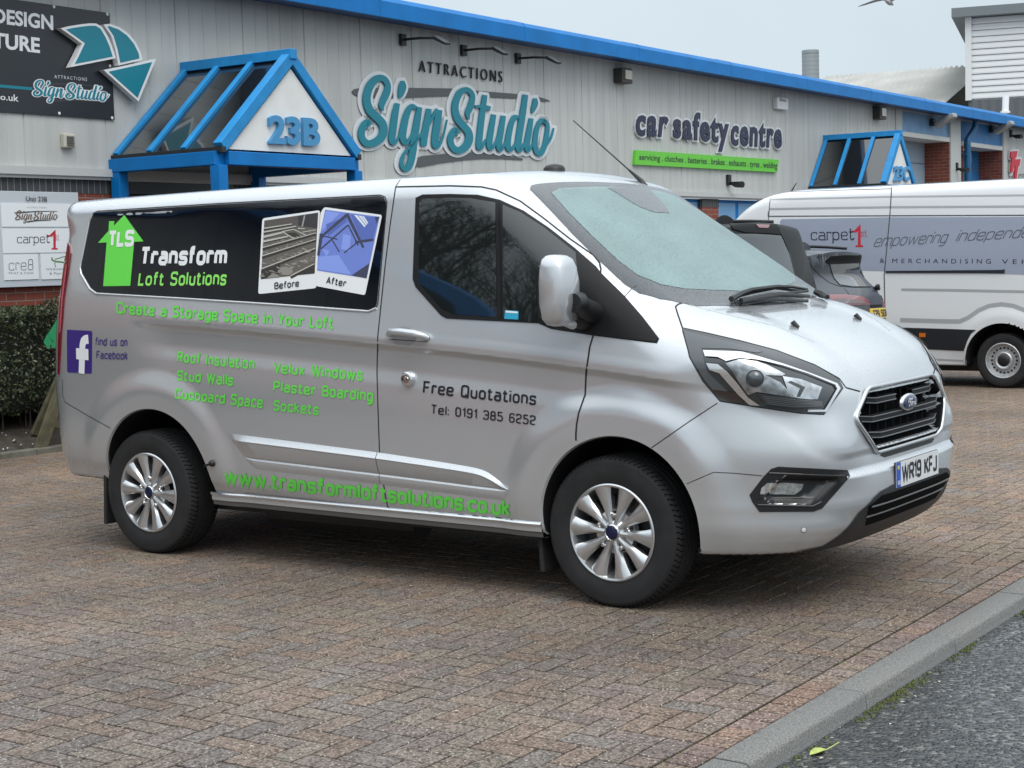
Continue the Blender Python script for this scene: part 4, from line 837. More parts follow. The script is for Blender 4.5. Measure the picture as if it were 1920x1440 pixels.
# door furniture
hd = V.patch('handle_dish_shade', [(757.5+23*math.cos(t)+.0*1, 631+19*math.sin(t)) for t in np.linspace(0, 2*math.pi, 24, endpoint=False)], .0006, mat('paint_dish_shade', (.36, .37, .38), .4, .5, coat=.8), door, step=6, skirt=0)  # shading of the handle dish, painted as a flat darker oval
hb = MB(); hp = V.cast(z2((113, 922), (140, 914), (200, 916), (280, 926), (318, 935), (327, 945))); hp = hp+V.normal(hp)*np.array([.004, .03, .036, .036, .03, .004])[:, None]; hb.tube(hp, [.012, .017, .019, .019, .017, .012], 12); hb.build('handle', PAINT, door, True, 60)
V.strips('handle_shadow_gap', [(z2((118, 948), (200, 954), (325, 962)), .004, .001)], PAINT_DARK, door)
lk = MB(); lc = V.cast([(767.3, 710.5)])[0]; lk.lathe([(.0005, .026), (.012, .027), (.014, .024), (.026, .025), (.034, .020), (.037, .010), (.037, -.004)], lc, (-1, 0, .02), 36); lk.build('security_lock', CHROME, door, True, 40)
# exterior mirror
mr = thing('mirror', None, None, on_x((1046, 545), -1.12)-origin(door)); mr.parent = door
MC = on_x((1046, 545), -1.115)
def mirror_shell():
    Vv = []; Fq = []; lv = [(-.152, .05, .018, .02), (-.146, .085, .035, .015), (-.12, .098, .055, .008), (-.05, .104, .066, .0), (.04, .102, .066, -.002), (.10, .094, .06, -.008), (.135, .078, .05, -.014), (.150, .055, .034, -.018), (.155, .03, .014, -.02)]
    n = 28
    for z, hy, hx, sh in lv:
        for t in np.linspace(0, 2*math.pi, n, endpoint=False):
            c, s = math.cos(t), math.sin(t); e = .55 if s > 0 else .35
            yy = hy*np.sign(c)*abs(c)**.45; xx = hx*(abs(s)**.75 if s > 0 else -abs(s)**.4*.7)
            lean = .10*z
            Vv.append(MC+np.array([-yy+sh+lean*.3, -(xx*1.25+.12*yy), z]))
    for i in range(len(lv)-1):
        for j in range(n): Fq.append((i*n+j, i*n+(j+1) % n, (i+1)*n+(j+1) % n, (i+1)*n+j))
    Fq += [tuple(range(n)), tuple((len(lv)-1)*n+j for j in range(n))]
    return Vv, Fq
mv, mf = mirror_shell(); mb = MB(); mb.add(mv, mf); mb.build('mirror_housing', PAINT, mr, True, 50)
mg = MB(); mg.box(-.066, .066, -.030, .004, -.110, .110, lambda x, y, z: MC+np.array([x-.0+.03*z, .052+y-.12*x, z])); mg.build('mirror_glass', mat('mirror_back', (.02, .02, .022), .3), mr, bevel=.006)
ar = MB(); a1 = V.cast([(1112, 585)])[0]; ar.tube([MC+np.array([-.012, -.085, -.052]), MC+np.array([.03, -.085, -.052]), MC*.55+a1*.45+np.array([0, -.035, -.03]), a1+np.array([.03, -.01, -.015])], [.040, .046, .048, .052], 14); ar.tube([MC+np.array([.02, .01, -.10]), MC*.5+a1*.5+np.array([0, .01, -.075]), a1+np.array([.02, .03, -.05])], [.03, .036, .04], 12); ar.build('mirror_arm', BLACK, mr, True, 60)
si = MB(); si.tube([MC+np.array([-.02, -.03, -.135]), MC+np.array([.05, -.04, -.150]), MC+np.array([.095, -.02, -.145])], [.012, .020, .012], 10); si.build('indicator_lens', mat('clear_lens', (.55, .55, .55), .08, coat=1), mr, True, 60)
# headlamps
HL = z3((255, 436), (400, 468), (600, 515), (820, 572), (1050, 660), (1190, 742), (1216, 790), (1100, 948), (960, 940), (700, 902), (482, 868), (380, 748), (300, 605), (290, 560))
LENSD = mat('lamp_dark', (.026, .030, .033), .08, coat=.9); LCH = mat('lamp_silver', (.72, .73, .74), .14, .9, coat=1)
hl = V.patch('headlight', HL, .003, LENSD, van_root, mirror=True, step=10)
V.strips('headlight_seam', [(HL, .009, .0015, True)], PAINT_DARK, van_root, mirror=True)
V.patch('lamp_smoked_wing', z3((264, 452), (400, 486), (600, 534), (740, 576), (700, 585), (540, 560), (372, 556), (390, 640), (412, 700), (590, 870), (488, 858), (390, 745), (306, 605)), .0045, mat('lamp_smoke', (.075, .085, .092), .15, coat=.6), hl, step=10, skirt=0, mirror=True)
V.patch('daylight_strip', z3((382, 572), (540, 580), (610, 585), (705, 611), (850, 654), (1000, 705), (1172, 770), (1192, 800), (1108, 938), (1000, 934), (1000, 922), (1098, 924), (1172, 802), (1160, 778), (1000, 712), (850, 664), (700, 628), (600, 618), (520, 635), (470, 612), (395, 606)), .0115, LCH, hl, step=9, skirt=0, mirror=True)
V.patch('daylight_strip', z3((402, 645), (470, 650), (525, 690), (590, 765), (650, 845), (720, 895), (660, 892), (600, 838), (535, 765), (480, 702), (420, 682)), .010, LCH, hl, step=9, skirt=0, mirror=True)
V.patch('reflector', z3((515, 645), (600, 622), (700, 636), (800, 676), (868, 712), (850, 722), (752, 716), (840, 760), (930, 850), (700, 812), (650, 832), (600, 762), (555, 690)), .0075, mat('lamp_reflector', (.34, .36, .375), .18, .85, coat=1, noise=(26, .5, 1)), hl, step=9, skirt=0, mirror=True)
V.patch('reflector', z3((852, 724), (960, 743), (1085, 790), (1060, 860), (985, 862), (905, 842), (880, 800)), .0075, mat('lamp_reflector2', (.50, .52, .54), .15, .9, coat=1, noise=(22, .35, 1)), hl, step=9, skirt=0, mirror=True)
V.patch('lamp_shade_line', z3((880, 760), (900, 752), (985, 790), (955, 845), (935, 845), (955, 795)), .0084, LENSD, hl, step=9, skirt=0, mirror=True)
V.patch('lamp_slot', z3((700, 818), (930, 852), (1090, 868), (1085, 905), (930, 912), (760, 890)), .0082, mat('lamp_slot_dark', (.03, .033, .036), .3, coat=.6), hl, step=9, skirt=0, mirror=True)
for k in range(5): V.strips('lamp_rib', [(z3((740+k*8, 838+k*11), (930, 862+k*10), (1085, 876+k*6)), .0022, .0094)], mat('lamp_rib', (.22, .23, .24), .2, .5), hl)
V.patch('indicator_lens', z3((440, 800), (585, 818), (628, 886), (560, 878), (488, 862)), .0075, mat('lamp_indicator', (.02, .012, .010), .1, coat=1), hl, step=9, skirt=0, mirror=True)
pl = MB(); pc = V.cast(z3((690, 735)))[0]; pn = V.normal(pc)[0]; pl.lathe([(.0005, .020), (.014, .018), (.026, .012), (.033, .004), (.036, .006), (.038, .0)], pc+pn*.006, pn, 28); pl.build('projector_lens', mat('projector', (.06, .07, .08), .02, .2, coat=1), hl, True, 50)
# grille
gp = [(.52, .83), (.38, .942), (-.38, .942), (-.52, .83), (-.365, .678), (.365, .678)]
gr = patch_local('grille', round_poly([(a*1.035, .81+(b-.81)*1.05) for a, b in gp], .03), solve_front, .002, mat('grille_black', (.003, .003, .0035), .9, spec=.1), van_root, .03)
def front_pt(y, z, d=0.): q = solve_front(np.atleast_1d(np.array(y, float)), np.atleast_1d(np.array(z, float))); q[:, 0] += d; return V.world(q)
rim = np.array(round_poly([(a*1.045, .81+(b-.81)*1.07) for a, b in gp], .04, 6)); rim = resample(rim, .03)
def face_x(y, z): return v_xf(np.array(y, float), np.array(z, float))
RP = V.world(np.stack([face_x(rim[:, 0], rim[:, 1])-.004, rim[:, 0], rim[:, 1]], 1)); fr = MB(); fr.tube(list(RP)+[RP[0]], .0095, 8, False); fr.build('grille_frame', mat('satin_chrome', (.66, .67, .68), .2, .9), gr, True, 60)
satin = mat('grille_bar_edge', (.20, .205, .21), .4, .8)
for zb, ye, zt_ in ((.890, .435, .012), (.815, .50, .012), (.742, .435, .010)):
    spans = [(-ye, -.10), (.10, ye)] if zb > .88 else [(-ye, ye)]
    bb = MB(); be = MB()
    for a, b in spans:
        yy = np.array(sorted(set([a, b]+[q for q in (-ye+.11, ye-.11) if a < q < b]+list(np.linspace(a, b, 9))))); zz = zb+zt_*np.clip((np.abs(yy)-(ye-.11))/.11, 0, 1)
        xx = face_x(yy, zz)-.012-.02*np.clip((np.abs(yy)-(ye-.11))/.11, 0, 1)
        for q in range(len(yy)-1):
            c = []
            for i in (q, q+1):
                c += [(xx[i]-.03, yy[i], zz[i]-.016), (xx[i], yy[i], zz[i]-.013), (xx[i], yy[i], zz[i]+.013), (xx[i]-.03, yy[i], zz[i]+.016)]
            bb.add(V.world(np.array(c)), [(0, 1, 5, 4), (1, 2, 6, 5), (2, 3, 7, 6), (3, 0, 4, 7)])
        for dz in (-.011, .011): be.tube(V.world(np.stack([xx+.001, yy, zz+dz], 1)), .0030, 6)
    ob = bb.build('grille_bar', mat('grille_bar', (.012, .012, .013), .55, spec=.25), gr); be.build('bar_edge', satin, ob, True, 60)
gs = MB()
for y in np.linspace(-.36, .36, 9): gs.add(V.world(np.array([[.965, y-.004, .69], [.965, y+.004, .69], [.965, y+.004, .93], [.965, y-.004, .93]])), [(0, 1, 2, 3)])
gs.build('grille_slats', mat('grille_slat', (.008, .008, .009), .7, spec=.2), gr)
lip = patch_local('grille_slot', [(.30, .668), (.33, .652), (.29, .640), (-.29, .640), (-.33, .652), (-.30, .668)], solve_front, .002, BLACK, bump_f, .03)
def oval(name, rx, rz, x0, d, mt, par, zc=.857):
    mb = MB(); n = 40; lv = [(1., 0.), (1., d*.5), (.93, d*.85), (.8, d), (.4, d*1.15), (.01, d*1.2)]; vv = []
    for k, h in lv:
        for t in np.linspace(0, 2*math.pi, n, endpoint=False): vv.append((x0+h, rx*k*math.cos(t), zc+rz*k*math.sin(t)))
    mb.add(V.world(np.array(vv)), [(i*n+j, i*n+(j+1) % n, (i+1)*n+(j+1) % n, (i+1)*n+j) for i in range(len(lv)-1) for j in range(n)]); return mb.build(name, mt, par, True, 50)
xb = float(face_x([0.], [.857])[0])
bd = oval('badge', .092, .040, xb-.005, .018, CHROME, van_root); oval('badge_face', .084, .034, xb+.003, .014, mat('badge_navy', (.012, .022, .085), .15, coat=1), bd)
def plane_pen(name, pts_list, wd, o, ux, uz, nrm, mt, par):
    Vv = []; Fq = []
    for k, p in enumerate(pts_list):
        q = smooth_path(p, 5); v, f_ = stroke_quads(q, wd); b = len(Vv); Vv += [o+a[0]*ux+a[1]*uz+nrm*(.0003*k) for a in v]; Fq += [tuple(b+i for i in t) for t in f_]
    return mk(name, Vv, Fq, mt, par)
plane_pen('script', [[(.012, .018), (.002, .010), (.004, .022), (.02, .026), (.044, .022), (.052, .027)], [(.028, .024), (.022, .008), (.016, -.004), (.006, -.003)], [(.016, .011), (.032, .013)], [(.040, .010), (.033, .004), (.038, -.004), (.046, .003), (.041, .010), (.054, .008)], [(.056, .009), (.054, -.003), (.058, .006), (.066, .010)], [(.080, .009), (.072, .007), (.071, -.001), (.079, .000), (.087, .024), (.080, .006), (.083, -.004), (.090, .002)]], .0045,
          V.world(np.array([[xb+.0215, .047, .848]]))[0], np.array([1., 0, 0]), np.array([0, 0, 1.]), np.array([0, -1., 0]), WHITEV, bd)
# number plate
pt = thing('number_plate', None, None, V.world(np.array([[1.042, 0, .5576]]))[0]-origin(van_root)); pt.parent = van_root
pk = MB(); pk.box(-.262, .262, -1.0418, -1.0338, .500, .6135); pk.box(-.2, .2, -1.034, -1.0, .52, .6); pk.build('plate_back', BLACK, pt)
pf = MB(); pf.box(-.26, .26, -1.0445, -1.0418, .5021, .6131); pf.build('plate_face', mat('plate_white', (.74, .75, .75), .3, coat=.4), pt)
pbz = MB(); pbz.box(-.26, -.212, -1.0455, -1.0442, .5021, .6131); pbz.build('plate_band', mat('plate_blue', (.01, .09, .50), .3), pt)
pe = MB(); pe.lathe([(.001, 0), (.009, 0), (.011, -.001)], (-.236, -1.0462, .590), (0, -1, 0), 16); pe.build('plate_emblem', mat('plate_yellow', (.7, .6, .1), .4), pt)
def flat_pen(name, txt, o, ux, uz, nrm, width, height, mt, par, pen=.15, gap=.3, shear=0., depth=.0003):
    v, fq, wd = pen_text(txt, pen, gap, shear); P = [np.array(o)+a[0]/wd*width*np.array(ux)+a[1]*height*np.array(uz)+np.array(nrm)*depth*a[2] for a in v]
    return mk(name, P, fq, mt, par)
flat_pen('plate_lettering', 'WR19 KFJ', (-.197, -1.0450, .518), (1, 0, 0), (0, 0, 1), (0, -1, 0), .435, .079, INK, pt, .19, .22)
flat_pen('plate_lettering', 'GB', (-.25, -1.0461, .515), (1, 0, 0), (0, 0, 1), (0, -1, 0), .028, .018, WHITEV, pt, .2, .22)
# lower grille and splitter
lo_o = [(.77, .288), (.66, .300), (.60, .36), (.545, .434), (.47, .488), (.415, .508), (.28, .522), (0, .524)]; lo_o = lo_o+[(-a, b) for a, b in lo_o[-2::-1]]+[(-.5, .280), (0, .276), (.5, .280)]
lg = patch_local('lower_grille', lo_o, solve_front, .004, mat('lower_plastic', (.022, .022, .025), .5), bump_f, .03)
lg2 = patch_local('grille_opening', [(.43, .36), (.50, .455), (.40, .490), (-.40, .490), (-.50, .455), (-.43, .36)], solve_front, .0055, mat('deep_black', (.003, .003, .003), .9, spec=.1), lg, .03)
for zz in (.402, .448):
    yy = np.linspace(-.47, .47, 24); xx = solve_front(yy, 0*yy+zz)[:, 0]+.006; bb = MB(); bb.tube(V.world(np.stack([xx, yy, 0*yy+zz], 1)), .0045, 6); bb.build('grille_blade', mat('blade_grey', (.11, .11, .115), .3), lg, True, 60)
# fog lamp
FG = z4((462, 620), (560, 492), (612, 440), (662, 424), (1138, 448), (1157, 490), (965, 712), (905, 735), (532, 738), (482, 670))
fg = V.patch('fog_lamp', FG, .003, BLACK, bump_f, step=9, mirror=True)
V.patch('fog_bezel', z4((520, 640), (600, 520), (640, 512), (1005, 520), (1000, 545), (915, 645), (880, 652)), .006, mat('bezel_black', (.02, .021, .023), .3), fg, step=9, mirror=True)
V.patch('fog_lens', z4((545, 570), (585, 535), (700, 532), (832, 540), (818, 580), (768, 616), (690, 612), (535, 612)), .010, mat('fog_glass', (.62, .63, .62), .1, .8, coat=1, noise=(40, .5)), fg, step=8, mirror=True)
V.bead('fog_fin', z4((600, 470), (1120, 490)), .006, mat('bezel_black', (0, 0, 0)), fg, mirror=True); V.bead('fog_fin', z4((520, 690), (900, 700), (960, 670)), .006, mat('bezel_black', (0, 0, 0)), fg, mirror=True)
ps = V.cast(z4((838, 862)))[0]; pn = V.normal(ps)[0]; pb = MB(); pb.lathe([(.0005, .002), (.009, .0018), (.0105, .0005)], ps+pn*.001, pn, 20); pb.build('parking_sensor', mat('sensor_white', (.75, .76, .77), .3, coat=.5), bump_f, True); pb = MB(); pb.lathe([(.0105, .0012), (.0125, .0012)], ps+pn*.0005, pn, 20); pb.build('sensor_ring', PAINT_DARK, bump_f)
# wipers, washers, aerial, roof pod
wp = MB()
def wire(px, r, h, mb, n=6): q = V.cast(px); q = q+V.normal(q)*(h if np.ndim(h) == 0 else np.array(h)[:, None]); mb.tube(q, r, n)
wire(z3((530, 300), (590, 262), (650, 240), (800, 220), (890, 222), (980, 235)), [.014, .013, .011, .010, .008, .006], .035, wp); wire(z3((552, 268), (660, 240), (800, 212), (900, 224), (980, 230)), .007, .018, wp); wp.build('wiper', BLACK, van_root, True, 50)
wp = MB(); wire(z3((590, 302), (680, 285), (820, 262), (1000, 276)), [.012, .012, .014, .009], .03, wp); wire(z3((600, 300), (820, 275), (1000, 285)), .008, .012, wp); wire(z3((830, 262), (900, 250), (985, 240)), .008, .03, wp); wp.build('wiper', BLACK, van_root, True, 50)
wp = MB(); wire(z3((1035, 232), (1085, 255), (1120, 270)), [.014, .02, .012], .02, wp); wp.build('wiper_spindle_cover', BLACK, van_root, True, 50)
for k in (.355, -.355):
    q = solve_top(np.array([.60, .635]), np.array([k, k])); P = V.world(q); mb = MB(); mb.tube([P[0]+np.array([0, 0, .004]), P[0]+np.array([0, -.01, .010]), P[1]+np.array([0, 0, .003])], [.006, .012, .008], 8); mb.build('washer_nozzle', BLACK, bonnet, True, 60)
ant = MB(); ab = V.cast([(1209, 345)])[0]; tip = on_x((1075, 226), ab[0]); ant.tube([ab-(0, 0, .02), ab+(tip-ab)*.05, ab+(tip-ab)*.22], [.022, .013, .006], 10); ant.tube([ab+(tip-ab)*.2, tip], [.0045, .003], 8); ant.build('aerial', BLACK, van_root, True, 60)
pod = MB(); pc = solve_top(np.array([-.80]), np.array([.10])); pc = V.world(pc)[0]; pod.lathe([(.055, -.03), (.055, .012), (.045, .026), (.02, .034), (.001, .035)], pc, (0, 0, 1), 24); pod.build('roof_pod', BLACK, van_root, True, 50)
# tether by the rear wheel
tb = MB(); tq = V.cast(z6((930, 462), (905, 470), (886, 476))); tn = V.normal(tq); tb.tube(tq+tn*np.array([.012, .02, .02])[:, None], .006, 8); tb.lathe([(.0005, .02), (.014, .018), (.018, .008), (.018, 0)], tq[0], tn[0], 16); tb.build('cap_tether', BLACK, body, True, 60)
# wheel wells, lips, flaps, wheels
for k, ((cx, cz), R) in enumerate(zip(V_AR, (.40, .415))):
    lip_ = MB(); ln = MB(); th = np.linspace(-.22, math.pi+.22, 80); xs = cx+R*np.cos(th); zs = cz+R*np.sin(th); ok = zs > .285; th, xs, zs = th[ok], xs[ok], zs[ok]
    a = np.full(len(xs), .3); b = np.full(len(xs), 1.4)
    for it in range(18): md = (a+b)/2; v = van_f(xs, md, zs); a = np.where(v < 0, md, a); b = np.where(v < 0, b, md)
    for sgn in (1, -1):
        A = V.world(np.stack([xs, b*sgn, zs], 1)); B = V.world(np.stack([cx+(R-.006)*np.cos(th), (b-.012)*sgn, cz+(R-.006)*np.sin(th)], 1)); C = V.world(np.stack([cx+(R+.01)*np.cos(th), (b-.035)*sgn, cz+(R+.01)*np.sin(th)], 1)); D = V.world(np.stack([cx+(R+.012)*np.cos(th), 0*b+.45*sgn, cz+(R+.012)*np.sin(th)], 1)); n = len(xs)
        lip_.add(np.vstack([A, B, C]), [(i, i+1, n+i+1, n+i) for i in range(n-1)]+[(n+i, n+i+1, 2*n+i+1, 2*n+i) for i in range(n-1)])
        ln.add(np.vstack([C, D]), [(i, i+1, n+i+1, n+i) for i in range(n-1)]); ln.add(list(D), [tuple(range(n))]); ln.build('wheel_well', mat('well_black', (.006, .006, .006), .9), van_root); ln = MB()
    lip_.build('arch_lip', PAINT, body, True, 50)
for x, y, nm in ((-2.933, .945, 'rear'), (0., .945, 'front')):
    for sg in (1, -1): wheel('wheel', V.world(np.array([[x, y*sg, .335]]))[0], (-sg, 0, 0), .338, .215, .218, van_root)
for x, z0, z1_ in ((-3.30, .13, .44), (-.40, .12, .36)):
    for sg in (1, -1):
        mb = MB(); mb.box(x-.012, x+.012, .70, .925, z0, z1_, lambda a, b, c: V.world(np.array([[a-.06*(c-z1_)*(-1 if x < -1 else 1), b*sg, c]]))[0]); mb.build('mud_flap', RUBBER, van_root, bevel=.008)
ub = MB(); ub.box(-.75, .75, .6, 3.1, .24, .34); ub.box(-.55, .55, -.6, .6, .22, .35); ub.box(-.85, .85, -.06, .06, .27, .40); ub.box(-.85, .85, 2.88, 2.99, .26, .40); ub.tube([(-.62, 1.3, .25), (-.62, 2.3, .25)], .09, 12); ub.build('chassis', BLACK, van_root)
# ---------------------------------------------------------------- the long industrial unit behind the vehicles
CLAD = mat('grey_cladding', (.50, .508, .490), .5, noise=(.8, .06, 6), coat=.1, coat_rough=.3)
def streaks(k):
    t = k.node_tree; b = t.nodes['Principled BSDF']; src = b.inputs['Base Color'].links[0].from_socket; g_ = t.nodes.new('ShaderNodeNewGeometry'); mp = t.nodes.new('ShaderNodeMapping'); mp.inputs['Scale'].default_value = (6, 6, .35); t.links.new(g_.outputs['Position'], mp.inputs[0])
    n = t.nodes.new('ShaderNodeTexNoise'); n.inputs['Scale'].default_value = 1.; n.inputs['Detail'].default_value = 6; t.links.new(mp.outputs[0], n.inputs['Vector']); r = t.nodes.new('ShaderNodeMapRange'); r.inputs[1].default_value = .35; r.inputs[2].default_value = .75; r.inputs[3].default_value = 1.05; r.inputs[4].default_value = .88; t.links.new(n.outputs[0], r.inputs[0])
    v = t.nodes.new('ShaderNodeVectorMath'); v.operation = 'SCALE'; t.links.new(src, v.inputs[0]); t.links.new(r.outputs[0], v.inputs['Scale']); t.links.new(v.outputs[0], b.inputs['Base Color'])
streaks(CLAD)
BLUE = mat('blue_paint', (.003, .165, .48), .45, noise=(3, .1), spec=.25); BLUEL = mat('blue_paint_pale', (.020, .245, .56), .5, noise=(5, .14, 6), spec=.3); BLUED = mat('blue_soffit', (.008, .06, .20), .5)  # base blue, paler mottled blue for eaves top and canopy bars, deep blue soffit
TRIM = mat('grey_trim', (.50, .51, .50), .5)
BRICK = mat('red_brick', (.2, .05, .03), .8)
def setup_brick(k, c1, c2, mo, sc, rot=False):
    t = k.node_tree; b = t.nodes['Principled BSDF']; g_ = t.nodes.new('ShaderNodeNewGeometry'); s = t.nodes.new('ShaderNodeSeparateXYZ'); t.links.new(g_.outputs['Position'], s.inputs[0])
    ad = t.nodes.new('ShaderNodeMath'); ad.operation = 'ADD'; t.links.new(s.outputs[0], ad.inputs[0]); t.links.new(s.outputs[1], ad.inputs[1])
    c = t.nodes.new('ShaderNodeCombineXYZ'); t.links.new(ad.outputs[0], c.inputs[1 if rot else 0]); t.links.new(s.outputs[2], c.inputs[0 if rot else 1])
    br = t.nodes.new('ShaderNodeTexBrick'); br.inputs['Scale'].default_value = 1; br.inputs['Brick Width'].default_value = .225; br.inputs['Row Height'].default_value = .075; br.inputs['Mortar Size'].default_value = .005; br.inputs['Mortar Smooth'].default_value = .2
    br.inputs['Color1'].default_value = (*c1, 1); br.inputs['Color2'].default_value = (*c2, 1); br.inputs['Mortar'].default_value = (*mo, 1); t.links.new(c.outputs[0], br.inputs['Vector']); t.links.new(br.outputs['Color'], b.inputs['Base Color'])
    if rot: br.offset = 0
    u = t.nodes.new('ShaderNodeBump'); u.invert = True; u.inputs['Strength'].default_value = .8; u.inputs['Distance'].default_value = .006; t.links.new(br.outputs['Fac'], u.inputs['Height']); t.links.new(u.outputs[0], b.inputs['Normal'])
setup_brick(BRICK, (.26, .060, .035), (.20, .045, .028), (.26, .225, .19), 1)
SOLD = mat('blue_grey_soldier_brick', (.06, .06, .065), .7); setup_brick(SOLD, (.060, .062, .068), (.045, .047, .052), (.22, .21, .20), 1, True)
fr = lambda u, o, z: F(u, z, o)
bld = thing('warehouse', 'long low grey ribbed industrial unit with bright blue eaves and red brick base', 'building', F(10, 0, 0))
ZF, ZE = 2.50, 4.47
def cladding(name, u0, u1, z0, z1, pitch=.2):
    us = [u0]; offs = [0.]; u = math.ceil(u0/pitch)*pitch
    k = 0
    while u < u1-.03:
        w_, d_ = (.006, .0045) if k % 5 else (.012, .012)
        if u > u0+.03: us += [u-w_, u-w_*.4, u+w_*.4, u+w_]; offs += [0, -d_, -d_, 0]
        u += pitch; k += 1
    us.append(u1); offs.append(0); n = len(us)
    Vv = [F(a, z, o) for z in (z0, z1) for a, o in zip(us, offs)]
    return mk(name, Vv, [(i, i+1, n+i+1, n+i) for i in range(n-1)], CLAD, bld)
DL = W((1690, 230))[0]; D1 = W((1781, 257))[0]; PR = W((1806, 260))[0]; D2 = W((1880, 275))[0]
cladding('cladding', -48, DL-.35, ZF, ZE); cladding('cladding', D2, 60, 1.0, ZE)
def wbox(name, u0, u1, z0, z1, o0, o1, mt, par=None, bev=0): m_ = MB(); m_.box(u0, u1, o0, o1, z0, z1, fr); return m_.build(name, mt, par if par is not None else bld, bevel=bev)
m_ = MB()
for z0, z1, o in ((2.455, 2.53, .05), (2.425, 2.455, .025)): m_.box(-48, DL-.35, -.02, o, z0, z1, fr)
m_.build('wall_flashing', TRIM, bld)
# brick base, broken by window bays
wins = [(W((1278, 380))[0], W((1319, 380))[0]), (W((1350, 380))[0], W((1350, 380))[0]+2.4)]
edges = [-48, 4.35, 5.75]
m_ = MB(); m_.box(-48, 4.30, -.15, -.03, -.1, 2.29, fr); m_.box(5.80, wins[0][0]-.9, -.15, -.03, -.1, 2.29, fr); m_.box(wins[0][1], wins[1][0], -.15, -.03, -.1, 2.29, fr); m_.box(wins[1][1], DL-.35, -.15, -.03, -.3, 2.29, fr); m_.box(wins[0][0]-.9, wins[1][1], -.16, -.035, -.3, .9, fr); m_.build('brick_base', BRICK, bld)
m_ = MB(); m_.box(-48, 4.30, -.15, -.025, 2.29, 2.425, fr); m_.box(5.80, wins[0][0]-.9, -.15, -.025, 2.29, 2.425, fr); m_.box(wins[0][1], wins[1][0], -.15, -.025, 2.29, 2.425, fr); m_.box(wins[1][1], DL-.35, -.15, -.025, 2.29, 2.425, fr); m_.build('soldier_course', SOLD, bld)
PANE = mat('window_pane', (.03, .04, .05), .05, coat=1, spec=.8); PANEB = mat('blue_panel', (.16, .34, .58), .4)
for a, b in ((wins[0][0]-.9, wins[0][1]), wins[1]):
    wn = wbox('window', a, b, .9, 2.425, -.14, -.10, BLUE); n = 2 if b-a < 2 else 3
    for k in range(n):
        p, q = a+(b-a)*k/n+.06, a+(b-a)*(k+1)/n-.06; wbox('upper_pane', p, q, 2.05, 2.37, -.10, -.085, PANEB, wn); wbox('pane', p, q, .98, 1.97, -.10, -.085, PANE, wn)
dn = wbox('entrance_door', 4.36, 5.74, 0.0, 2.40, -.30, -.24, mat('door_grey', (.05, .055, .06), .4)); wbox('pane', 4.5, 5.6, 1.0, 2.2, -.24, -.232, PANE, dn); wbox('door_head', 4.30, 5.80, 2.30, 2.425, -.24, -.03, mat('door_grey', (0, 0, 0)))
# eaves
prof = [(-.1, 4.44), (.36, 4.395), (.40, 4.40), (.40, 4.585), (.36, 4.64), (.10, 4.71), (-.1, 4.73)]
m_ = MB(); n = len(prof); vv = []
segs = list(np.arange(-48, 61, 6.0))
for u in segs: vv += [F(u, z, o) for o, z in prof]
m_.add(vv, []); fs = []; mi = []
for i in range(len(segs)-1):
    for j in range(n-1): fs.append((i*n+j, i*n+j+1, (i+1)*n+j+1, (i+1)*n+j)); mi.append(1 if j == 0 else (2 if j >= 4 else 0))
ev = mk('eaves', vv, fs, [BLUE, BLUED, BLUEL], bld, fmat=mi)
m_ = MB()
for u in np.arange(-47, 60, 3.05): m_.prism([(o+.003 if 0 < o else o, z+(.003 if z > 4.45 else -.0)) for o, z in prof[1:6]]+[(.1, 4.60), (.34, 4.56), (.36, 4.45)], u, u+.035, lambda o, z, d: F(d, z, o))
m_.build('eaves_joint', BLUE, ev)
wbox('wall_head', -48, 60, 4.40, 4.47, -.3, -.02, TRIM)
m_ = MB(); m_.add([F(-48, 4.70, -.1), F(60, 4.70, -.1), F(60, 5.9, -14), F(-48, 5.9, -14)], [(0, 1, 2, 3)]); m_.build('roof', mat('roof_sheet', (.30, .31, .32), .5), bld)
m_ = MB(); m_.box(-48, 60, -28, -27.8, 0, 4.7, fr); m_.box(-48, -47.9, -28, -.2, 0, 4.7, fr); m_.build('back_wall', CLAD, bld)
# loading bays at the far end
wbox('bay_post', DL-.35, DL, 0, 4.47, -.6, .02, TRIM); wbox('bay_post', D1, PR-.22, -.3, 4.47, -.6, .02, TRIM); wbox('bay_post', D2, D2+.25, -.3, 4.47, -.6, .02, TRIM)
BL1 = mat('bay_panel_light', (.17, .33, .55), .5, noise=(4, .12)); BL2 = mat('bay_panel_blue', (.03, .19, .46), .5, noise=(4, .1)); RD = mat('roller_light', (.36, .47, .58), .5)
WL = mat('white_lintel', (.62, .62, .60), .6)
for a, b, zt, pm_, dm in ((DL, D1, 3.97, BL1, RD), (PR, D2, 3.93, BL2, BL2)):
    wbox('bay_panel', a, b, zt, 4.45, -.10, -.04, pm_); wbox('bay_lintel', a, b, zt-.10, zt-.002, -.55, .0, WL)
    wbox('bay_reveal', b-.02, b, -.3, zt-.10, -.60, -.01, BRICK); wbox('bay_reveal', a, a+.02, -.3, zt-.10, -.60, -.01, BRICK)
    rd_ = wbox('roller_door', a+.02, b-.02, -.3, zt-.10, -.62, -.585, dm); m_ = MB()
    for z in np.arange(.3, zt-.3, .62): m_.box(a+.02, b-.02, -.585, -.582, z, z+.02, fr)
    m_.build('door_rib', mat('rib_shadow', (.12, .16, .2), .6), rd_)
up, zp = W((1843, 320)); notice = thing('notice', 'white printed notice fixed to the blue roller door at the far right', 'notice', F(PR+.35, 3.2, -.58))
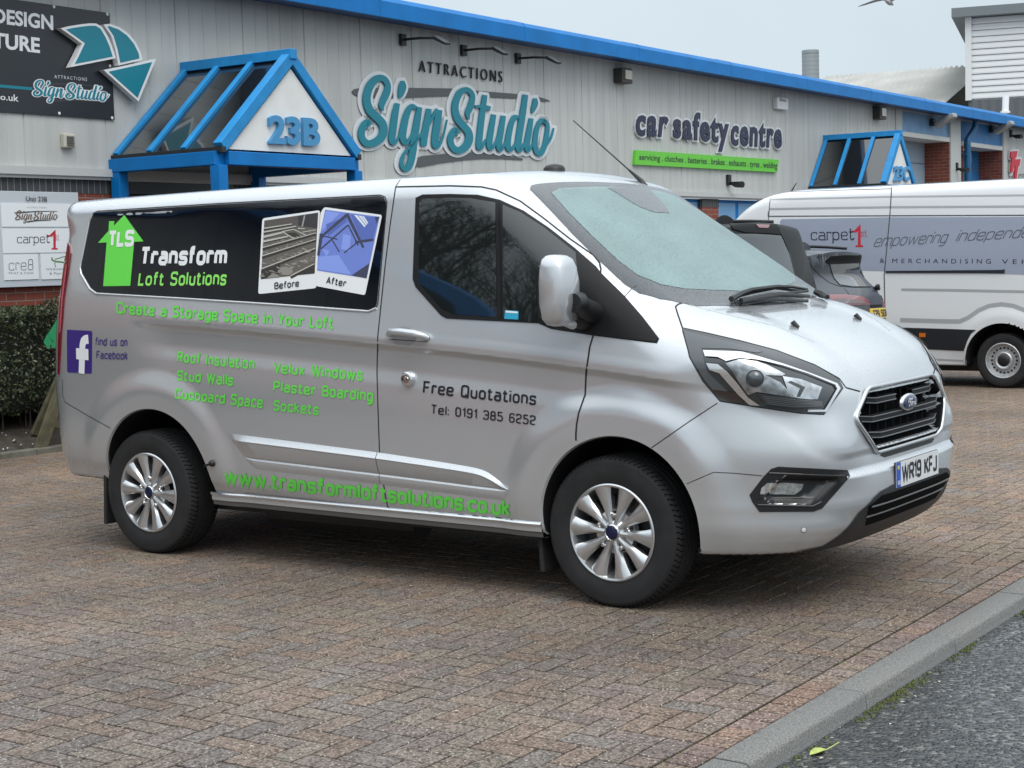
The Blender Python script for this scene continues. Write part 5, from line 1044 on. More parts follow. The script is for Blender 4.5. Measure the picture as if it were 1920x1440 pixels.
m_ = MB(); q0, q1 = W((1808, 285), -.58), W((1821, 306), -.58); m_.box(q0[0], q1[0], -.582, -.574, q1[1], q0[1], fr); m_.build('sheet', WHITEV, notice); m_ = MB(); m_.box(q0[0]+.08, q1[0]-.1, -.573, -.572, (q0[1]+q1[1])/2-.06, (q0[1]+q1[1])/2+.05, fr); m_.build('print', mat('grey_print', (.3, .3, .3), .6), notice)
# downpipe
m_ = MB(); u0 = W((1808, 300))[0]; u1 = u0+.35; m_.tube([F(u1, 4.40, .16), F(u1, 4.25, .14), F(u0, 3.95, .08), F(u0, 3.8, .08), F(u0, 0, .08)], .075, 10); m_.build('downpipe', mat('pipe_blue', (.010, .10, .24), .4), bld, True, 50)
for z in (3.6, 2.0): wbox('pipe_clip', u0-.11, u0+.11, z, z+.05, 0, .1, mat('pipe_blue', (0, 0, 0)))
# ---- entrance canopies
def canopy(u0, u1, ua, zb, za, D, txt, label, tpx):
    rt = thing('porch_canopy', label, 'canopy', F((u0+u1)/2, 0, 0), 'blue pitched porch canopies'); bw = .09
    par = [0]
    def bar(name, a, b, w_=.045, mt=BLUEL):
        a, b = np.array(a, float), np.array(b, float); t = b-a; t /= np.linalg.norm(t); r_ = np.array([0, 0, 1.]) if abs(t[2]) < .9 else T_; s = np.cross(t, r_); s /= np.linalg.norm(s); q = np.cross(s, t); mm = MB(); mm.add([p+s*i*w_+q*j*w_ for p in (a, b) for i, j in ((-1, -1), (1, -1), (1, 1), (-1, 1))], [(0, 1, 2, 3), (7, 6, 5, 4), (0, 4, 5, 1), (1, 5, 6, 2), (2, 6, 7, 3), (3, 7, 4, 0)]); return mm.build(name, mt, rt, bevel=.006)
    for u in (u0, u1):
        bar('beam', F(u, zb, 0), F(u, zb, D-.05), .065, BLUE); bar('post', F(u, 0, D-.06), F(u, zb-.066, D-.06), .06, BLUE); bar('post', F(u, 0, .08), F(u, zb-.066, .08), .06, BLUE)
        for k in range(4): o = .05+(D-.09)*k/3; bar('rafter', F(u, zb+.10, o), F(ua, za-.05, o+.001), .034 if k < 3 else .055)
        bar('gutter', F(u, zb+.075, .0), F(u, zb+.075, D+.02), .03, mat('gutter_dark', (.015, .018, .02), .5))
    bar('beam', F(u0+.066, zb, D-.05), F(u1-.066, zb, D-.05), .065, BLUE); bar('ridge', F(ua, za-.02, 0), F(ua, za-.02, D+.03), .05)
    gl = mat('canopy_glazing', (.012, .014, .015), .08, coat=1, spec=.7)
    for u in (u0, u1):
        m_ = MB(); m_.add([F(u, zb+.105, .02), F(u, zb+.105, D-.06), F(ua, za-.055, D-.06), F(ua, za-.055, .02)], [(0, 1, 2, 3)]); m_.build('roof_glazing', gl, rt)
    gb = MB(); gb.prism([(u0+.10, zb+.085), (u1-.10, zb+.085), (ua, za-.16)], D-.055, D-.02, lambda u, z, o: F(u, z, o)); gbo = gb.build('gable_board', mat('gable_white', (.74, .74, .72), .5, noise=(2.5, .08, 6)), rt)
    cfl = MB(); cfl.add([F(u0, zb+.064, .05), F(u1, zb+.064, .05), F(u1, zb+.064, D-.1), F(u0, zb+.064, D-.1)], [(0, 1, 2, 3)])
    v, fq, wd, hh = font_text(txt, .035); q = [W(p, D+.01) for p in tpx]
    P0 = lambda a, o: F(*(q[3]+(q[2]-q[3])*a[0]/wd+(q[0]-q[3])*a[1]/hh), o)
    mm = solid([(a[0], a[1]) for a in v], fq, lambda a, o: P0(a, o), D-.02, D+.02); mm.build('number', mat('number_blue', (.06, .27, .52), .4), gbo)
    return rt
def solid(v2, fq, fn, o0, o1):
    """flat faces raised from o0 to o1"""
    mm = MB(); n = len(v2); V3 = [fn(a, o1) for a in v2]; ed = {}
    for t in fq:
        for i in range(len(t)): ed[(t[i], t[(i+1) % len(t)])] = 1
    bd = [e for e in ed if (e[1], e[0]) not in ed]; mm.add(V3, [tuple(t) for t in fq]); mm.add([fn(a, o0) for a in v2], [])
    for i, j in bd: mm.f.append((j, i, n+i, n+j)); mm.m.append(0)
    return mm
canopy(4.075, 6.07, 5.09, 2.565, 3.635, 1.5, '23B', 'blue framed pitched porch canopy numbered 23B', [(504, 215), (598, 221), (600, 275), (505, 270)])
canopy(20.99, 22.48, 21.74, 2.60, 3.66, 1.5, '23C', 'blue framed pitched porch canopy numbered 23C above the white van', [(1677, 311), (1706, 312), (1705, 340), (1676, 340)])
# ---- lettering helpers on the wall
def wquad(q, off): return [W(p, off) for p in q]
def wall_text(name, txt, quad, off, mt, par, pen=None, bold=.0, th=0., gap=.3, layer=.0006, **kw):
    if pen is None:
        v, fq, wd, hh = font_text(txt, bold, kw.get('spacing', 1.), kw.get('shear', 0.))
        if 'fit' in kw: lo0 = FONT_CACHE['lo']; _, _, wd, hh = font_text(txt, kw['fit'], kw.get('spacing', 1.)); v = v+(lo0-FONT_CACHE['lo'])
        v = v/np.array([1, hh, 1])
    else: v, fq, wd = pen_text(txt, pen, gap, **kw)
    q = wquad(quad, off)
    def fn(a, o): u, z = a[0]/wd, a[1]; s = (q[3]+(q[2]-q[3])*u)*(1-z)+(q[0]+(q[1]-q[0])*u)*z; return F(s[0], s[1], o)
    if th:
        if pen is None: return solid([tuple(a[:2]) for a in v], fq, fn, off-th, off).build(name, mt, par)
        return solid([tuple(a) for a in v], fq, lambda a, o: fn(a, o+(a[2]*layer if o == off else 0)), off-th, off).build(name, mt, par)
    return mk(name, [fn(a, off+layer*a[2]) for a in v], fq, mt, par)
def wpoly(name, pts, o0, o1, mt, par, bev=0):
    m_ = MB(); m_.prism([tuple(W(p, o1)) for p in pts], o0, o1, lambda u, z, o: F(u, z, o)); return m_.build(name, mt, par, bevel=bev)
TEAL = mat('teal_face', (.004, .20, .27), .4); SIGNW = mat('sign_white', (.66, .69, .71), .4); SWG = mat('swoosh_grey', (.085, .092, .098), .5); SIGNK = mat('sign_black', (.012, .013, .018), .45)
za = lambda *p: Z(660, 120, 6.855, p); zb_ = lambda *p: Z(830, 120, 6.859, p)
LOGO = [(za((238, 790, 60), (205, 752, 85), (160, 790, 85), (128, 870, 80), (140, 960, 80), (200, 1020, 85), (290, 1010, 95), (375, 950, 100), (412, 860, 100), (395, 765, 100), (320, 680, 100), (240, 600, 100), (200, 500, 95), (200, 390, 95), (245, 265, 95), (330, 185, 85), (415, 190, 75), (465, 270, 70), (450, 370, 85), (405, 470, 80), (385, 540, 65), (405, 600, 20)), 0),
        (za((590, 505, 60), (560, 640, 80), (530, 860, 85), (518, 970, 80), (545, 1015, 55), (590, 970, 25), (625, 880, 15)), 0), (za((655, 215, 40), (655, 290, 90), (635, 380, 70), (615, 435, 25)), 0),
        (za((830, 565, 40), (770, 545, 60), (710, 640, 75), (668, 820, 85), (655, 930, 85), (690, 1010, 65), (745, 960, 30), (800, 850, 18)), 0), (za((875, 555, 60), (845, 720, 80), (805, 960, 85), (780, 1160, 85), (740, 1310, 80), (685, 1350, 60), (640, 1290, 45), (665, 1170, 32), (745, 1070, 26), (850, 960, 28), (925, 860, 22)), 0),
        (za((995, 575, 60), (965, 760, 80), (930, 960, 85), (925, 1055, 70)), 0), (za((940, 900, 22), (1000, 770, 26), (1060, 640, 36), (1110, 590, 60)), 0), (za((1125, 590, 75), (1105, 720, 85), (1075, 930, 88), (1072, 1040, 75), (1110, 1060, 42), (1170, 950, 22), (1228, 715, 12)), 0),
        (zb_((195, 905, 45), (165, 850, 75), (115, 920, 75), (105, 1000, 75), (140, 1080, 75), (210, 1110, 85), (290, 1070, 95), (342, 980, 95), (335, 880, 90), (275, 800, 90), (200, 710, 90), (165, 600, 85), (172, 490, 80), (225, 370, 75), (305, 330, 65), (370, 370, 60), (388, 440, 62), (360, 550, 75), (325, 630, 65), (338, 715, 22)), 0),
        (zb_((548, 400, 55), (515, 620, 70), (480, 920, 72), (472, 1060, 70), (505, 1075, 40), (560, 970, 18)), 0), (zb_((420, 545, 30), (520, 550, 50), (615, 575, 60)), 0),
        (zb_((662, 650, 55), (630, 830, 68), (602, 1020, 72), (625, 1085, 55), (680, 1020, 24), (720, 900, 18)), 0), (zb_((785, 665, 55), (755, 850, 68), (725, 1030, 72), (745, 1100, 55), (800, 1030, 26), (840, 930, 18)), 0),
        (zb_((980, 690, 35), (925, 685, 55), (880, 790, 62), (845, 960, 70), (842, 1060, 70), (875, 1105, 52), (930, 1040, 24), (975, 930, 18)), 0), (zb_((1068, 395, 60), (1035, 620, 72), (990, 900, 76), (972, 1060, 74), (1000, 1110, 50), (1060, 1010, 20)), 0),
        (zb_((1142, 700, 50), (1115, 860, 64), (1085, 1040, 68), (1100, 1110, 52), (1150, 1050, 22), (1180, 960, 14)), 0), (zb_((1190, 440, 35), (1192, 500, 66), (1172, 570, 55), (1150, 630, 18)), 0),
        (zb_((1325, 745, 42), (1270, 725, 50), (1215, 830, 55), (1190, 1000, 60), (1205, 1120, 60), (1260, 1150, 62), (1310, 1060, 58), (1345, 880, 52), (1345, 770, 46), (1290, 728, 42)), 0), (zb_((1320, 1060, 30), (1390, 960, 22), (1432, 825, 12)), 0)]
SW1 = za((28, 350), (60, 320), (150, 300), (700, 302), (1290, 310))+zb_((520, 345), (900, 375), (1200, 405), (1350, 445), (1415, 475), (1330, 483), (1000, 445), (600, 425), (300, 410), (0, 412))+za((690, 432), (300, 430), (100, 412), (50, 385))
SW2 = za((820, 1260), (850, 1210), (930, 1180), (1280, 1145))+zb_((300, 1135), (520, 1140), (800, 1165), (1065, 1215), (1050, 1235), (800, 1220), (550, 1218), (300, 1235), (0, 1275))+za((900, 1325), (840, 1310))
def logo(mp, par, teal, white, grey, o, dw, th, extra=95/6.855, scale=1., swoosh=True, names=('letter', 'backing', 'swoosh'), grow=0.):
    """mp: pixel of the big sign -> wall (u, z); o: wall offset"""
    out = {}
    if swoosh:
        for q in (SW1, SW2): m_ = MB(); m_.prism([tuple(mp(p)) for p in q], o, o+.006*scale+.001, lambda u, z, d: F(u, z, d)); m_.build(names[2], grey, par)
    for nm, ex, o0, o1, mt in ((names[1], extra, o+.002, o+dw, white), (names[0], grow, o+dw+(.012 if th > .02 else 0.0005), o+dw+th, teal)):
        if mt is None: continue
        for k, (st, _) in enumerate(LOGO):
            sp = smooth_path([(p[0], p[1], p[2]/6.857*1.02) for p in st], 7)
            if ex > 8: sp[:, 2] = np.maximum(sp[:, 2], 3)
            e0, e1 = sp[0]-sp[1], sp[-1]-sp[-2]
            if ex: sp = np.vstack([sp[0]+np.array([*(e0[:2]/(np.linalg.norm(e0[:2])+1e-9)*ex*.45), -ex*.35]), sp, sp[-1]+np.array([*(e1[:2]/(np.linalg.norm(e1[:2])+1e-9)*ex*.45), -ex*.35])])
            v, fq = stroke_quads(sp, sp[:, 2]+ex); solid([tuple(a[:2]) for a in v], fq, lambda a, d: F(*mp(a), d+(k*.0004*scale if d == o1 else 0)), o0, o1).build(nm, mt, par)
sg = thing('shop_sign', 'large teal and white script sign lettering with grey brush strokes on the ribbed wall', 'sign', F(8.9, 3.2, 0))
logo(lambda p: W(p, .045), sg, TEAL, SIGNW, SWG, .004, .012, .027)
wall_text('small_lettering', 'ATTRACTIONS', [(787, 113), (942.5, 133.5), (942.5, 154.5), (786.5, 134)], .03, SIGNK, sg, None, -.012, .02, spacing=1.42)
# car safety centre
cs = thing('shop_sign', 'navy slab letters reading car safety centre with a white outline, fixed to the wall', 'sign', F(17, 3.5, 0))
NAVY = mat('navy_face', (.008, .012, .045), .4)
for t, q in (('car', [(1193.5, 215), (1255, 219), (1250, 258), (1192.5, 255)]), ('safety', [(1263, 206.5), (1367.5, 215.5), (1366.5, 286), (1262.5, 274)]), ('centre', [(1372, 225), (1467.5, 234), (1465.5, 278.5), (1370.5, 273)])):
    wall_text('letter_outline', t, q, .035, SIGNW, cs, None, .085, th=.03, spacing=1.16, fit=.035); wall_text('letter', t, q, .050, NAVY, cs, None, .035, th=.012, spacing=1.16)
gs_ = thing('sign_board', 'long lime green strip board listing servicing and clutches under the navy letters', 'sign', F(17, 3.1, 0))
wpoly('board', [(1192.5, 281.5), (1460.5, 299.5), (1457.5, 323), (1190.5, 308.5)], .0, .05, mat('lime_board', (.13, .56, .035), .4), gs_)
wall_text('lettering', 'servicing . clutches . batteries . brakes . exhausts . tyres . welding', [(1199, 288.5), (1458, 304.5), (1457, 320), (1198.5, 303)], .053, INK, gs_, None, .012)
# big dark banner on the left
z6b = lambda *p: Z(0, 0, 6, p)
bn = thing('banner', 'large black sign banner with white capitals and a teal line on the upper left wall', 'banner', F(2, 3.5, 0))
b0 = W((204.3, 25)); b1 = W((212.3, 225)); m_ = MB(); m_.box(-3.2, b1[0], .0, .02, b1[1], b0[1], fr); m_.build('sheet', mat('banner_black', (.010, .011, .016), .4, coat=.3, coat_rough=.2), bn)
wall_text('lettering', 'DESIGN', [(-13, 14), (99.5, 29), (100, 57), (-13, 43)], .0225, WHITEV, bn, None, .032); wall_text('lettering', 'TURE', [(-14, 60), (74.5, 71.2), (75, 100), (-14, 89.5)], .0225, WHITEV, bn, None, .032); wall_text('lettering', 'o.uk', [(0.5, 176), (34.5, 177.5), (35, 191), (0.5, 187)], .0225, WHITEV, bn, None, .012)
m_ = MB(); tl0, tl1 = W((0, 158.5), .02), W((60, 166), .02); m_.box(-3.2, tl1[0], .02, .0235, tl0[1]-.028, tl0[1], fr); m_.build('teal_line', TEAL, bn)
def rect_map(x0, y0, x1, y1, off):
    """big-sign pixels -> a small copy inside the wall rectangle given by the two pixel corners"""
    A, B = W((668, 240), .1), W((1040, 240), .1); top, bot = W((720, 132), .1)[1], W((765, 327), .1)[1]; p0, p1 = W((x0, y0), off), W((x1, y1), off)
    def f_(p): q = W(p, .1); return np.array([p0[0]+(q[0]-A[0])/(B[0]-A[0])*(p1[0]-p0[0]), p1[1]+(q[1]-bot)/(top-bot)*(p0[1]-p1[1])])
    return f_
logo(rect_map(59, 145.5, 206, 203, .03), bn, TEAL, WHITEV, mat('faint_grey', (.04, .042, .048), .5), .0215, .003, .0025, 11, .1, names=('logo_letter', 'logo_outline', 'logo_stroke'), grow=-1.)
wall_text('lettering', 'ATTRACTIONS', [(102, 140.5), (163, 145.5), (163, 152), (102, 146.5)], .0235, WHITEV, bn, None, .0, spacing=1.4)
m_ = MB()
for p in ((101.5, 12.5), (201.5, 26.5), (206.5, 123.5), (111.5, 212.5), (210.5, 221)): c = W(p, .022); m_.lathe([(.001, .004), (.014, .003), (.016, 0)], F(c[0], c[1], .0205), -N_, 12)
m_.build('fixing_caps', WHITEV, bn)
# three piece curved arrow
aw = thing('arrow_sign', 'teal three piece curved arrow with white edging pointing down beside the banner', 'arrow sign', F(3.6, 3.6, 0))
AR1 = [(685, 320), (800, 290), (920, 272), (1010, 262), (1085, 264), (1150, 302), (1210, 400), (1262, 520), (1303, 655), (795, 755), (865, 620), (925, 492), (800, 402)]
AR2 = [(1165, 275), (1235, 267), (1350, 308), (1450, 380), (1532, 480), (1585, 590), (1602, 675), (1335, 737), (1300, 560), (1255, 410)]; AR3 = [(1168, 790), (1757, 660), (1560, 1142)]
def inset(pts, d):
    n = len(pts); out = []; A = sum(pts[i][0]*pts[(i+1) % n][1]-pts[(i+1) % n][0]*pts[i][1] for i in range(n)); sg_ = 1 if A > 0 else -1
    for i in range(n):
        a, b, c = [np.array(pts[j % n], float) for j in (i-1, i, i+1)]; e0 = (b-a)/np.linalg.norm(b-a); e1 = (c-b)/np.linalg.norm(c-b); n0 = np.array([-e0[1], e0[0]])*sg_; n1 = np.array([-e1[1], e1[0]])*sg_; m__ = n0+n1; m__ /= np.linalg.norm(m__); out.append(tuple(b+m__*d/max(.35, float(m__ @ n0))))
    return out
for q in (AR1, AR2, AR3):
    pc_ = wpoly('arrow_piece', z6b(*q), .03, .10, WHITEV, aw); wpoly('arrow_face', z6b(*inset(q, 27)), .098, .104, TEAL, pc_)
# directory board
ub_ = thing('directory_board', 'grey tenants board headed Unit 23B with four white name panels above the hedge', 'sign board', F(2.4, 1.9, 0)); zu = lambda *p: Z(0, 340, 5.538, p)
c0, c1_ = W((146.3, 361), .05), W((0, 539.5), .05); m_ = MB(); m_.box(1.55, c0[0], -.02, .05, c1_[1], c0[1], fr); m_.build('board', mat('board_grey', (.52, .555, .59), .4), ub_, bevel=.004)
def upan(x0, y0, x1, y1): a, b = W((x0/5.538, 340+y0/5.538), .055), W((x1/5.538, 340+y1/5.538), .055); m_ = MB(); m_.box(a[0], b[0], .05, .058, b[1], a[1], fr); return m_.build('name_panel', mat('panel_white', (.78, .81, .83), .35), ub_)
p1_ = upan(8, 226, 748, 472); p2_ = upan(18, 490, 742, 736); p3_ = upan(32, 760, 405, 1015); p4_ = upan(418, 752, 765, 1008)
GT = mat('grey_text', (.10, .11, .13), .5); REDV = mat('red_vinyl', (.55, .02, .04), .4)
def ut(t, q, m__, par, **kw): return wall_text('lettering', t, zu(*q), .0595, m__, par, **kw)
ut('Unit 23B', [(270, 153), (490, 160), (490, 212), (272, 206)], INK, ub_, bold=.005)
logo(rect_map(148/5.538, 340+293/5.538, 612/5.538, 340+440/5.538, .06), p1_, mat('bronze_face', (.16, .10, .07), .5), mat('pale_outline', (.60, .62, .63), .4), mat('dark_stroke', (.05, .05, .055), .5), .0585, .0012, .0012, 4, .1, names=('logo_letter', 'logo_outline', 'logo_stroke'), grow=-2.0)
ut('ATTRACTIONS', [(283, 262), (485, 266), (485, 281), (283, 278)], GT, p1_, bold=-.01, spacing=1.4)
ut('carpet', [(175, 552), (515, 546), (515, 640), (178, 643)], INK, p2_, pen=.075, gap=.2, serif=.09, rad=.3, layer=.0002); ut('1', [(512, 516), (583, 514), (583, 714), (518, 712)], REDV, p2_, pen=.13, serif=.17, layer=.0002); ut('st', [(572, 545), (612, 545), (612, 614), (572, 614)], REDV, p2_, pen=.09, serif=.06, rad=.3, layer=.0002)
ut('cre8', [(90, 815), (346, 806), (346, 922), (93, 926)], GT, p3_, pen=.055, gap=.22, rad=.34, layer=.0002); ut('PRINT & SIGNS', [(92, 944), (348, 940), (348, 962), (92, 964)], GT, p3_, bold=-.005, spacing=1.35)
ut('NGJ Bookkeeping', [(480, 902), (740, 897), (740, 926), (480, 928)], GT, p4_, bold=-.01); ut('& Payroll', [(515, 945), (690, 942), (690, 972), (515, 975)], GT, p4_, bold=-.01)
LG = mat('logo_green', (.10, .22, .08), .5); pts_ = [smooth_path(zu((545, 790), (540, 812), (575, 830), (640, 838), (690, 850)), 5), smooth_path(zu((570, 810), (620, 795), (680, 780), (730, 800)), 5), smooth_path(zu((570, 840), (572, 870), (580, 890)), 5)]
for k, sp in enumerate(pts_): v, fq = stroke_quads([tuple(W(p, .06)) for p in sp], .014 if k == 0 else .008); mk('logo_stroke', [F(a[0], a[1], .0595+.0003*k) for a in v], fq, LG, p4_)
# TT sign at the far right
tt = thing('shop_sign', 'red double T sign with white edges on the wall at the far right end', 'sign', F(33.6, 3.5, 0))
for q in ([(1893, 284), (1911.5, 283), (1902, 325), (1892, 325)], [(1899, 299), (1917, 298), (1908.5, 342), (1899, 342)]):
    wall_text('letter_outline', 'T', q, .06, SIGNW, tt, .3, th=.05, grow=.16, serif=.14, layer=.002); wall_text('letter', 'T', q, .09, REDV, tt, .3, th=.03, serif=.14, layer=.002)
wall_text('small_lettering', 'CO', [(1911, 326), (1922, 326), (1921, 340), (1909, 340)], .03, INK, tt, .12)
# ---- fittings on the wall
for (bx, by), (hx, hy), lb in (((752, 75), (836, 70), 'black swan neck sign floodlight nearest the porch canopy, left of the row of three'), ((866, 95), (947, 90), 'black swan neck sign floodlight in the middle of the row of three'), ((968, 110), (1046, 107), 'black swan neck sign floodlight at the right of the row of three')):
    b_ = W((bx, by)); rt = thing('floodlight', lb, 'floodlight', F(b_[0], b_[1], 0), 'floodlights over the script sign'); D_ = 1.0
    m_ = MB(); m_.box(b_[0]-.05, b_[0]+.05, .01, .05, b_[1]-.07, b_[1]+.07, fr); m_.build('wall_plate', BLACK, rt, bevel=.005)
    # the arm leaves the wall square on; its length puts the head where the photograph has it
    best = min(np.arange(.5, 2.6, .02), key=lambda d: abs(W((hx-16, hy+1), d)[0]-b_[0])); h_ = W((hx-16, hy+1), best)
    m_ = MB(); m_.tube([F(b_[0], b_[1], .05), F(b_[0], (b_[1]+h_[1])/2+.01, best*.5), F(b_[0], h_[1], best)], .016, 8); m_.build('arm', BLACK, rt, True, 60)
    m_ = MB(); m_.prism([(best-.02, h_[1]+.03), (best+.15, h_[1]-.07), (best+.14, h_[1]-.095), (best-.04, h_[1]-.012)], b_[0]-.065, b_[0]+.065, lambda o, z, d: F(d, z, o)); hd_ = m_.build('lamp_head', BLACK, rt, bevel=.008)
    m_ = MB(); m_.prism([(best-.03, h_[1]-.020), (best+.13, h_[1]-.098), (best+.128, h_[1]-.102), (best-.032, h_[1]-.025)], b_[0]-.055, b_[0]+.055, lambda o, z, d: F(d, z, o)); m_.build('lamp_glass', mat('lamp_pane', (.45, .47, .48), .2), hd_)
def wall_box(name, label, cat, px0, px1, dep, mt, group=None, extra=None):
    a, b = W(px0, dep*.5), W(px1, dep*.5); rt = thing(name, label, cat, F((a[0]+b[0])/2, (a[1]+b[1])/2, 0), group); m_ = MB(); m_.box(a[0], b[0], 0, dep, b[1], a[1], fr); o = m_.build('casing', mt, rt, bevel=.012)
    if extra: extra(rt, o, a, b, dep)
    return rt
def face_louvre(rt, o, a, b, d):
    m_ = MB(); n = 6
    for k in range(n): z = b[1]+(a[1]-b[1])*(.15+.7*k/n); m_.box(a[0]+(b[0]-a[0])*.22, b[0]-(b[0]-a[0])*.18, d+.001, d+.012, z, z+(a[1]-b[1])*.06, fr)
    m_.build('louvre', mat('louvre_grey', (.12, .12, .11), .6), o)
wall_box('wall_vent', 'small cream extractor vent cover on the wall left of the porch canopy', 'vent', (116, 250), (139, 278), .06, mat('vent_cream', (.52, .50, .42), .5), None, face_louvre)
def face_lens(rt, o, a, b, d):
    m_ = MB(); m_.box(a[0]+(b[0]-a[0])*.2, b[0]-(b[0]-a[0])*.15, d, d+.02, b[1]+(a[1]-b[1])*.25, a[1]-(a[1]-b[1])*.15, fr); m_.build('lens', mat('lens_beige', (.42, .36, .27), .25, coat=1), o)
wall_box('bulkhead_lamp', 'brown box lamp under the eaves right of the floodlights', 'lamp', (1158, 127), (1178, 158), .16, mat('box_brown', (.05, .045, .042), .5), 'box lamps under the eaves', face_lens)
wall_box('bulkhead_lamp', 'brown box lamp under the eaves above the 23C canopy', 'lamp', (1643, 199), (1655, 225), .16, mat('box_brown', (0, 0, 0)), 'box lamps under the eaves', face_lens)
def face_mark(rt, o, a, b, d):
    m_ = MB(); m_.box(a[0]+.1, b[0]-.1, d, d+.006, b[1]+.14, b[1]+.18, fr); m_.box(a[0]+.12, a[0]+.17, d, d+.006, b[1]+.16, b[1]+.26, fr); m_.build('mark', mat('mark_grey', (.35, .33, .36), .5), o)
wall_box('alarm_box', 'white alarm box under the eaves above the navy lettering', 'alarm box', (1453, 182), (1474, 207), .09, WHITEV, None, face_mark)
for px, lb in (((1364, 341), 'small black wall bracket below the lime strip board'), ((1894, 253), 'small black camera high on the wall above the red double T'), ((1792, 315), 'small black camera on the post between the loading bays')):
    c = W(px); rt = thing('camera' if 'camera' in lb else 'wall_bracket', lb, 'camera' if 'camera' in lb else 'bracket', F(c[0], c[1], 0)); m_ = MB(); m_.box(c[0]-.06, c[0]+.06, 0, .05, c[1]-.06, c[1]+.12, fr); m_.build('plate', BLACK, rt, bevel=.01); m_ = MB(); m_.tube([F(c[0], c[1]-.02, .05), F(c[0]+.02, c[1]-.05, .14), F(c[0]-.05, c[1]-.06, .30)], [.02, .05, .055], 10); m_.build('body', BLACK, rt, True, 50)
for px, lb in (((1745, 228), 'grey floodlight on the pale blue panel over the loading bay'), ((1856, 241), 'grey floodlight on the darker blue panel over the far loading bay')):
    c = W(px, -.04); rt = thing('floodlight', lb, 'floodlight', F(c[0], c[1], -.04), 'floodlights over the loading bays'); m_ = MB(); m_.box(c[0]-.1, c[0]+.1, -.04, .06, c[1]-.1, c[1]+.06, fr); m_.build('bracket', BLACK, rt, bevel=.01); m_ = MB(); m_.prism([(.05, c[1]-.06), (.10, c[1]-.16), (.52, c[1]+.06), (.5, c[1]+.15), (.34, c[1]+.12)], c[0]-.10, c[0]+.14, lambda o, z, d: F(d, z, o)); m_.build('lamp_head', mat('aluminium_housing', (.42, .42, .40), .45, .4), rt, bevel=.02)
# ---------------------------------------------------------------- the other parked vehicles
def project(P): q = (np.atleast_2d(P)-CAM) @ RC.T; return [(960+FPX*a[0]/a[2], 720-FPX*a[1]/a[2]) for a in q]
w_side = table([0, .3, .5, .9, 1.3, 1.9, 2.3, 2.6], [.90, .93, .962, .98, .98, .957, .915, .86])
w_top = table([-1.6, -1.2, 0, 2.6, 2.95, 3.25, 3.5, 4.15, 4.3, 4.7, 4.95], [2.39, 2.425, 2.45, 2.45, 2.41, 2.29, 2.08, 1.32, 1.20, 1.04, .8])
def wvan_f(x, y, z):
    y = np.abs(y); s = y-w_side(z)+.10*np.clip((x-3.0)/1.8, 0, 1)**2
    t = (z-w_top(x)+.05*(y/.9)**2)*.72; re = -1.30-x; fr = x-4.80-.08*sm(1., .6, z)+.25*np.abs(y)**3
    rr = np.hypot(x, z-.31); s = s-.018*sm(.66, .5, rr)*sm(-.1, .2, z-.31)
    v = smax(s, t, .14); v = smax(v, smax(s, re, .10), .02); v = smax(v, smax(t, re, .08), .02); v = smax(v, smax(s, fr, .3), .02); v = smax(v, smax(t, fr, .15), .02)
    return smax(v, .24-z, .03)
WHITEP = mat('white_paint', (.77, .785, .80), .3, coat=1, coat_rough=.05); GPANEL = mat('blue_grey_vinyl', (.32, .36, .45), .35, coat=.4); TRIMK = mat('dark_trim', (.018, .02, .025), .4)
wr = thing('panel_van', 'white high roof panel van with a blue grey side panel, parked beyond the dark cars', 'van', (12.58, 3.9, -.11))
U = Vehicle(wvan_f, wr, 12.58, 2.29, -.115, 1)
U.skin(-.9, 4.2, lambda x: 1.2-.45*np.clip((x-2.5)/1.7, 0, 1), 230, 190, 40, 30, [(0., .31, .44), (3.45, .31, .42)], tmax=2.6)
nq = U.Nn[U.quads].mean(1); un = nq[:, 2] < -.75
wb = U.part('body', ~un, WHITEP, wr); U.part('underbody', un, BLACK, wr)
zc_ = lambda *p: Z(1340, 390, 5.333, p); zd_ = lambda *p: Z(1660, 540, 6.546, p); zq_ = lambda *p: Z(1320, 300, 3.2, p)
gpn = U.patch('side_panel', [(1462, 416), (1466, 411), (1660, 407.5), (1925, 406.5), (1925, 515), (1700, 509), (1640, 508), (1490, 505)], .002, GPANEL, wb, step=20)
U.strips('panel_shadow_gap', [([(1440, 405.5), (1660, 404.5), (1925, 403.5)], .012, .003), ([(1672, 351), (1669, 400), (1664, 455), (1658, 515), (1660, 600)], .012, .0035), ([(1446, 360), (1443, 385), (1440, 430)], .010, .003), ([(1446, 361), (1560, 357), (1672, 354)], .010, .003), ([(1441, 396), (1440, 405)], .008, .003)], mat('grey_gap', (.06, .06, .065), .6), wb)
U.strips('pressed_line_shade', [([(1446, 374), (1660, 369), (1925, 366)], .02, .002), ([(1443, 392), (1660, 388.5), (1925, 387)], .025, .002), ([(1690, 543), (1780, 544), (1925, 547)], .03, .002), ([(1688, 600), (1780, 602.5), (1800, 602.5), (1815, 596), (1835, 582), (1855, 573.5), (1878, 570.5), (1900, 573.5), (1925, 583)], .05, .002)], mat('white_paint_shade', (.40, .41, .42), .35, coat=.8), wb)  # shade along the pressings painted on as flat grey strips
sr = U.patch('door_rail', [(1661, 508), (1880, 506), (1884, 504.5), (1884, 512), (1880, 512), (1661, 511.5)], .012, TRIMK, wb, step=20)
U.letters('lettering', 'carpet', [(1520.5, 429.5), (1601, 427.5), (1601.5, 450), (1520.5, 450.5)], INK, gpn, .004, .075, .2, serif=.09, rad=.3, layer=.0006); U.letters('lettering', '1', [(1602, 423.5), (1614.5, 423), (1615, 464), (1600.5, 464)], REDV, gpn, .004, .13, serif=.17, layer=.0006); U.letters('lettering', 'st', [(1614.5, 431), (1625.5, 431), (1625.5, 443.5), (1614.5, 443.5)], REDV, gpn, .004, .09, serif=.06, rad=.3, layer=.0006)
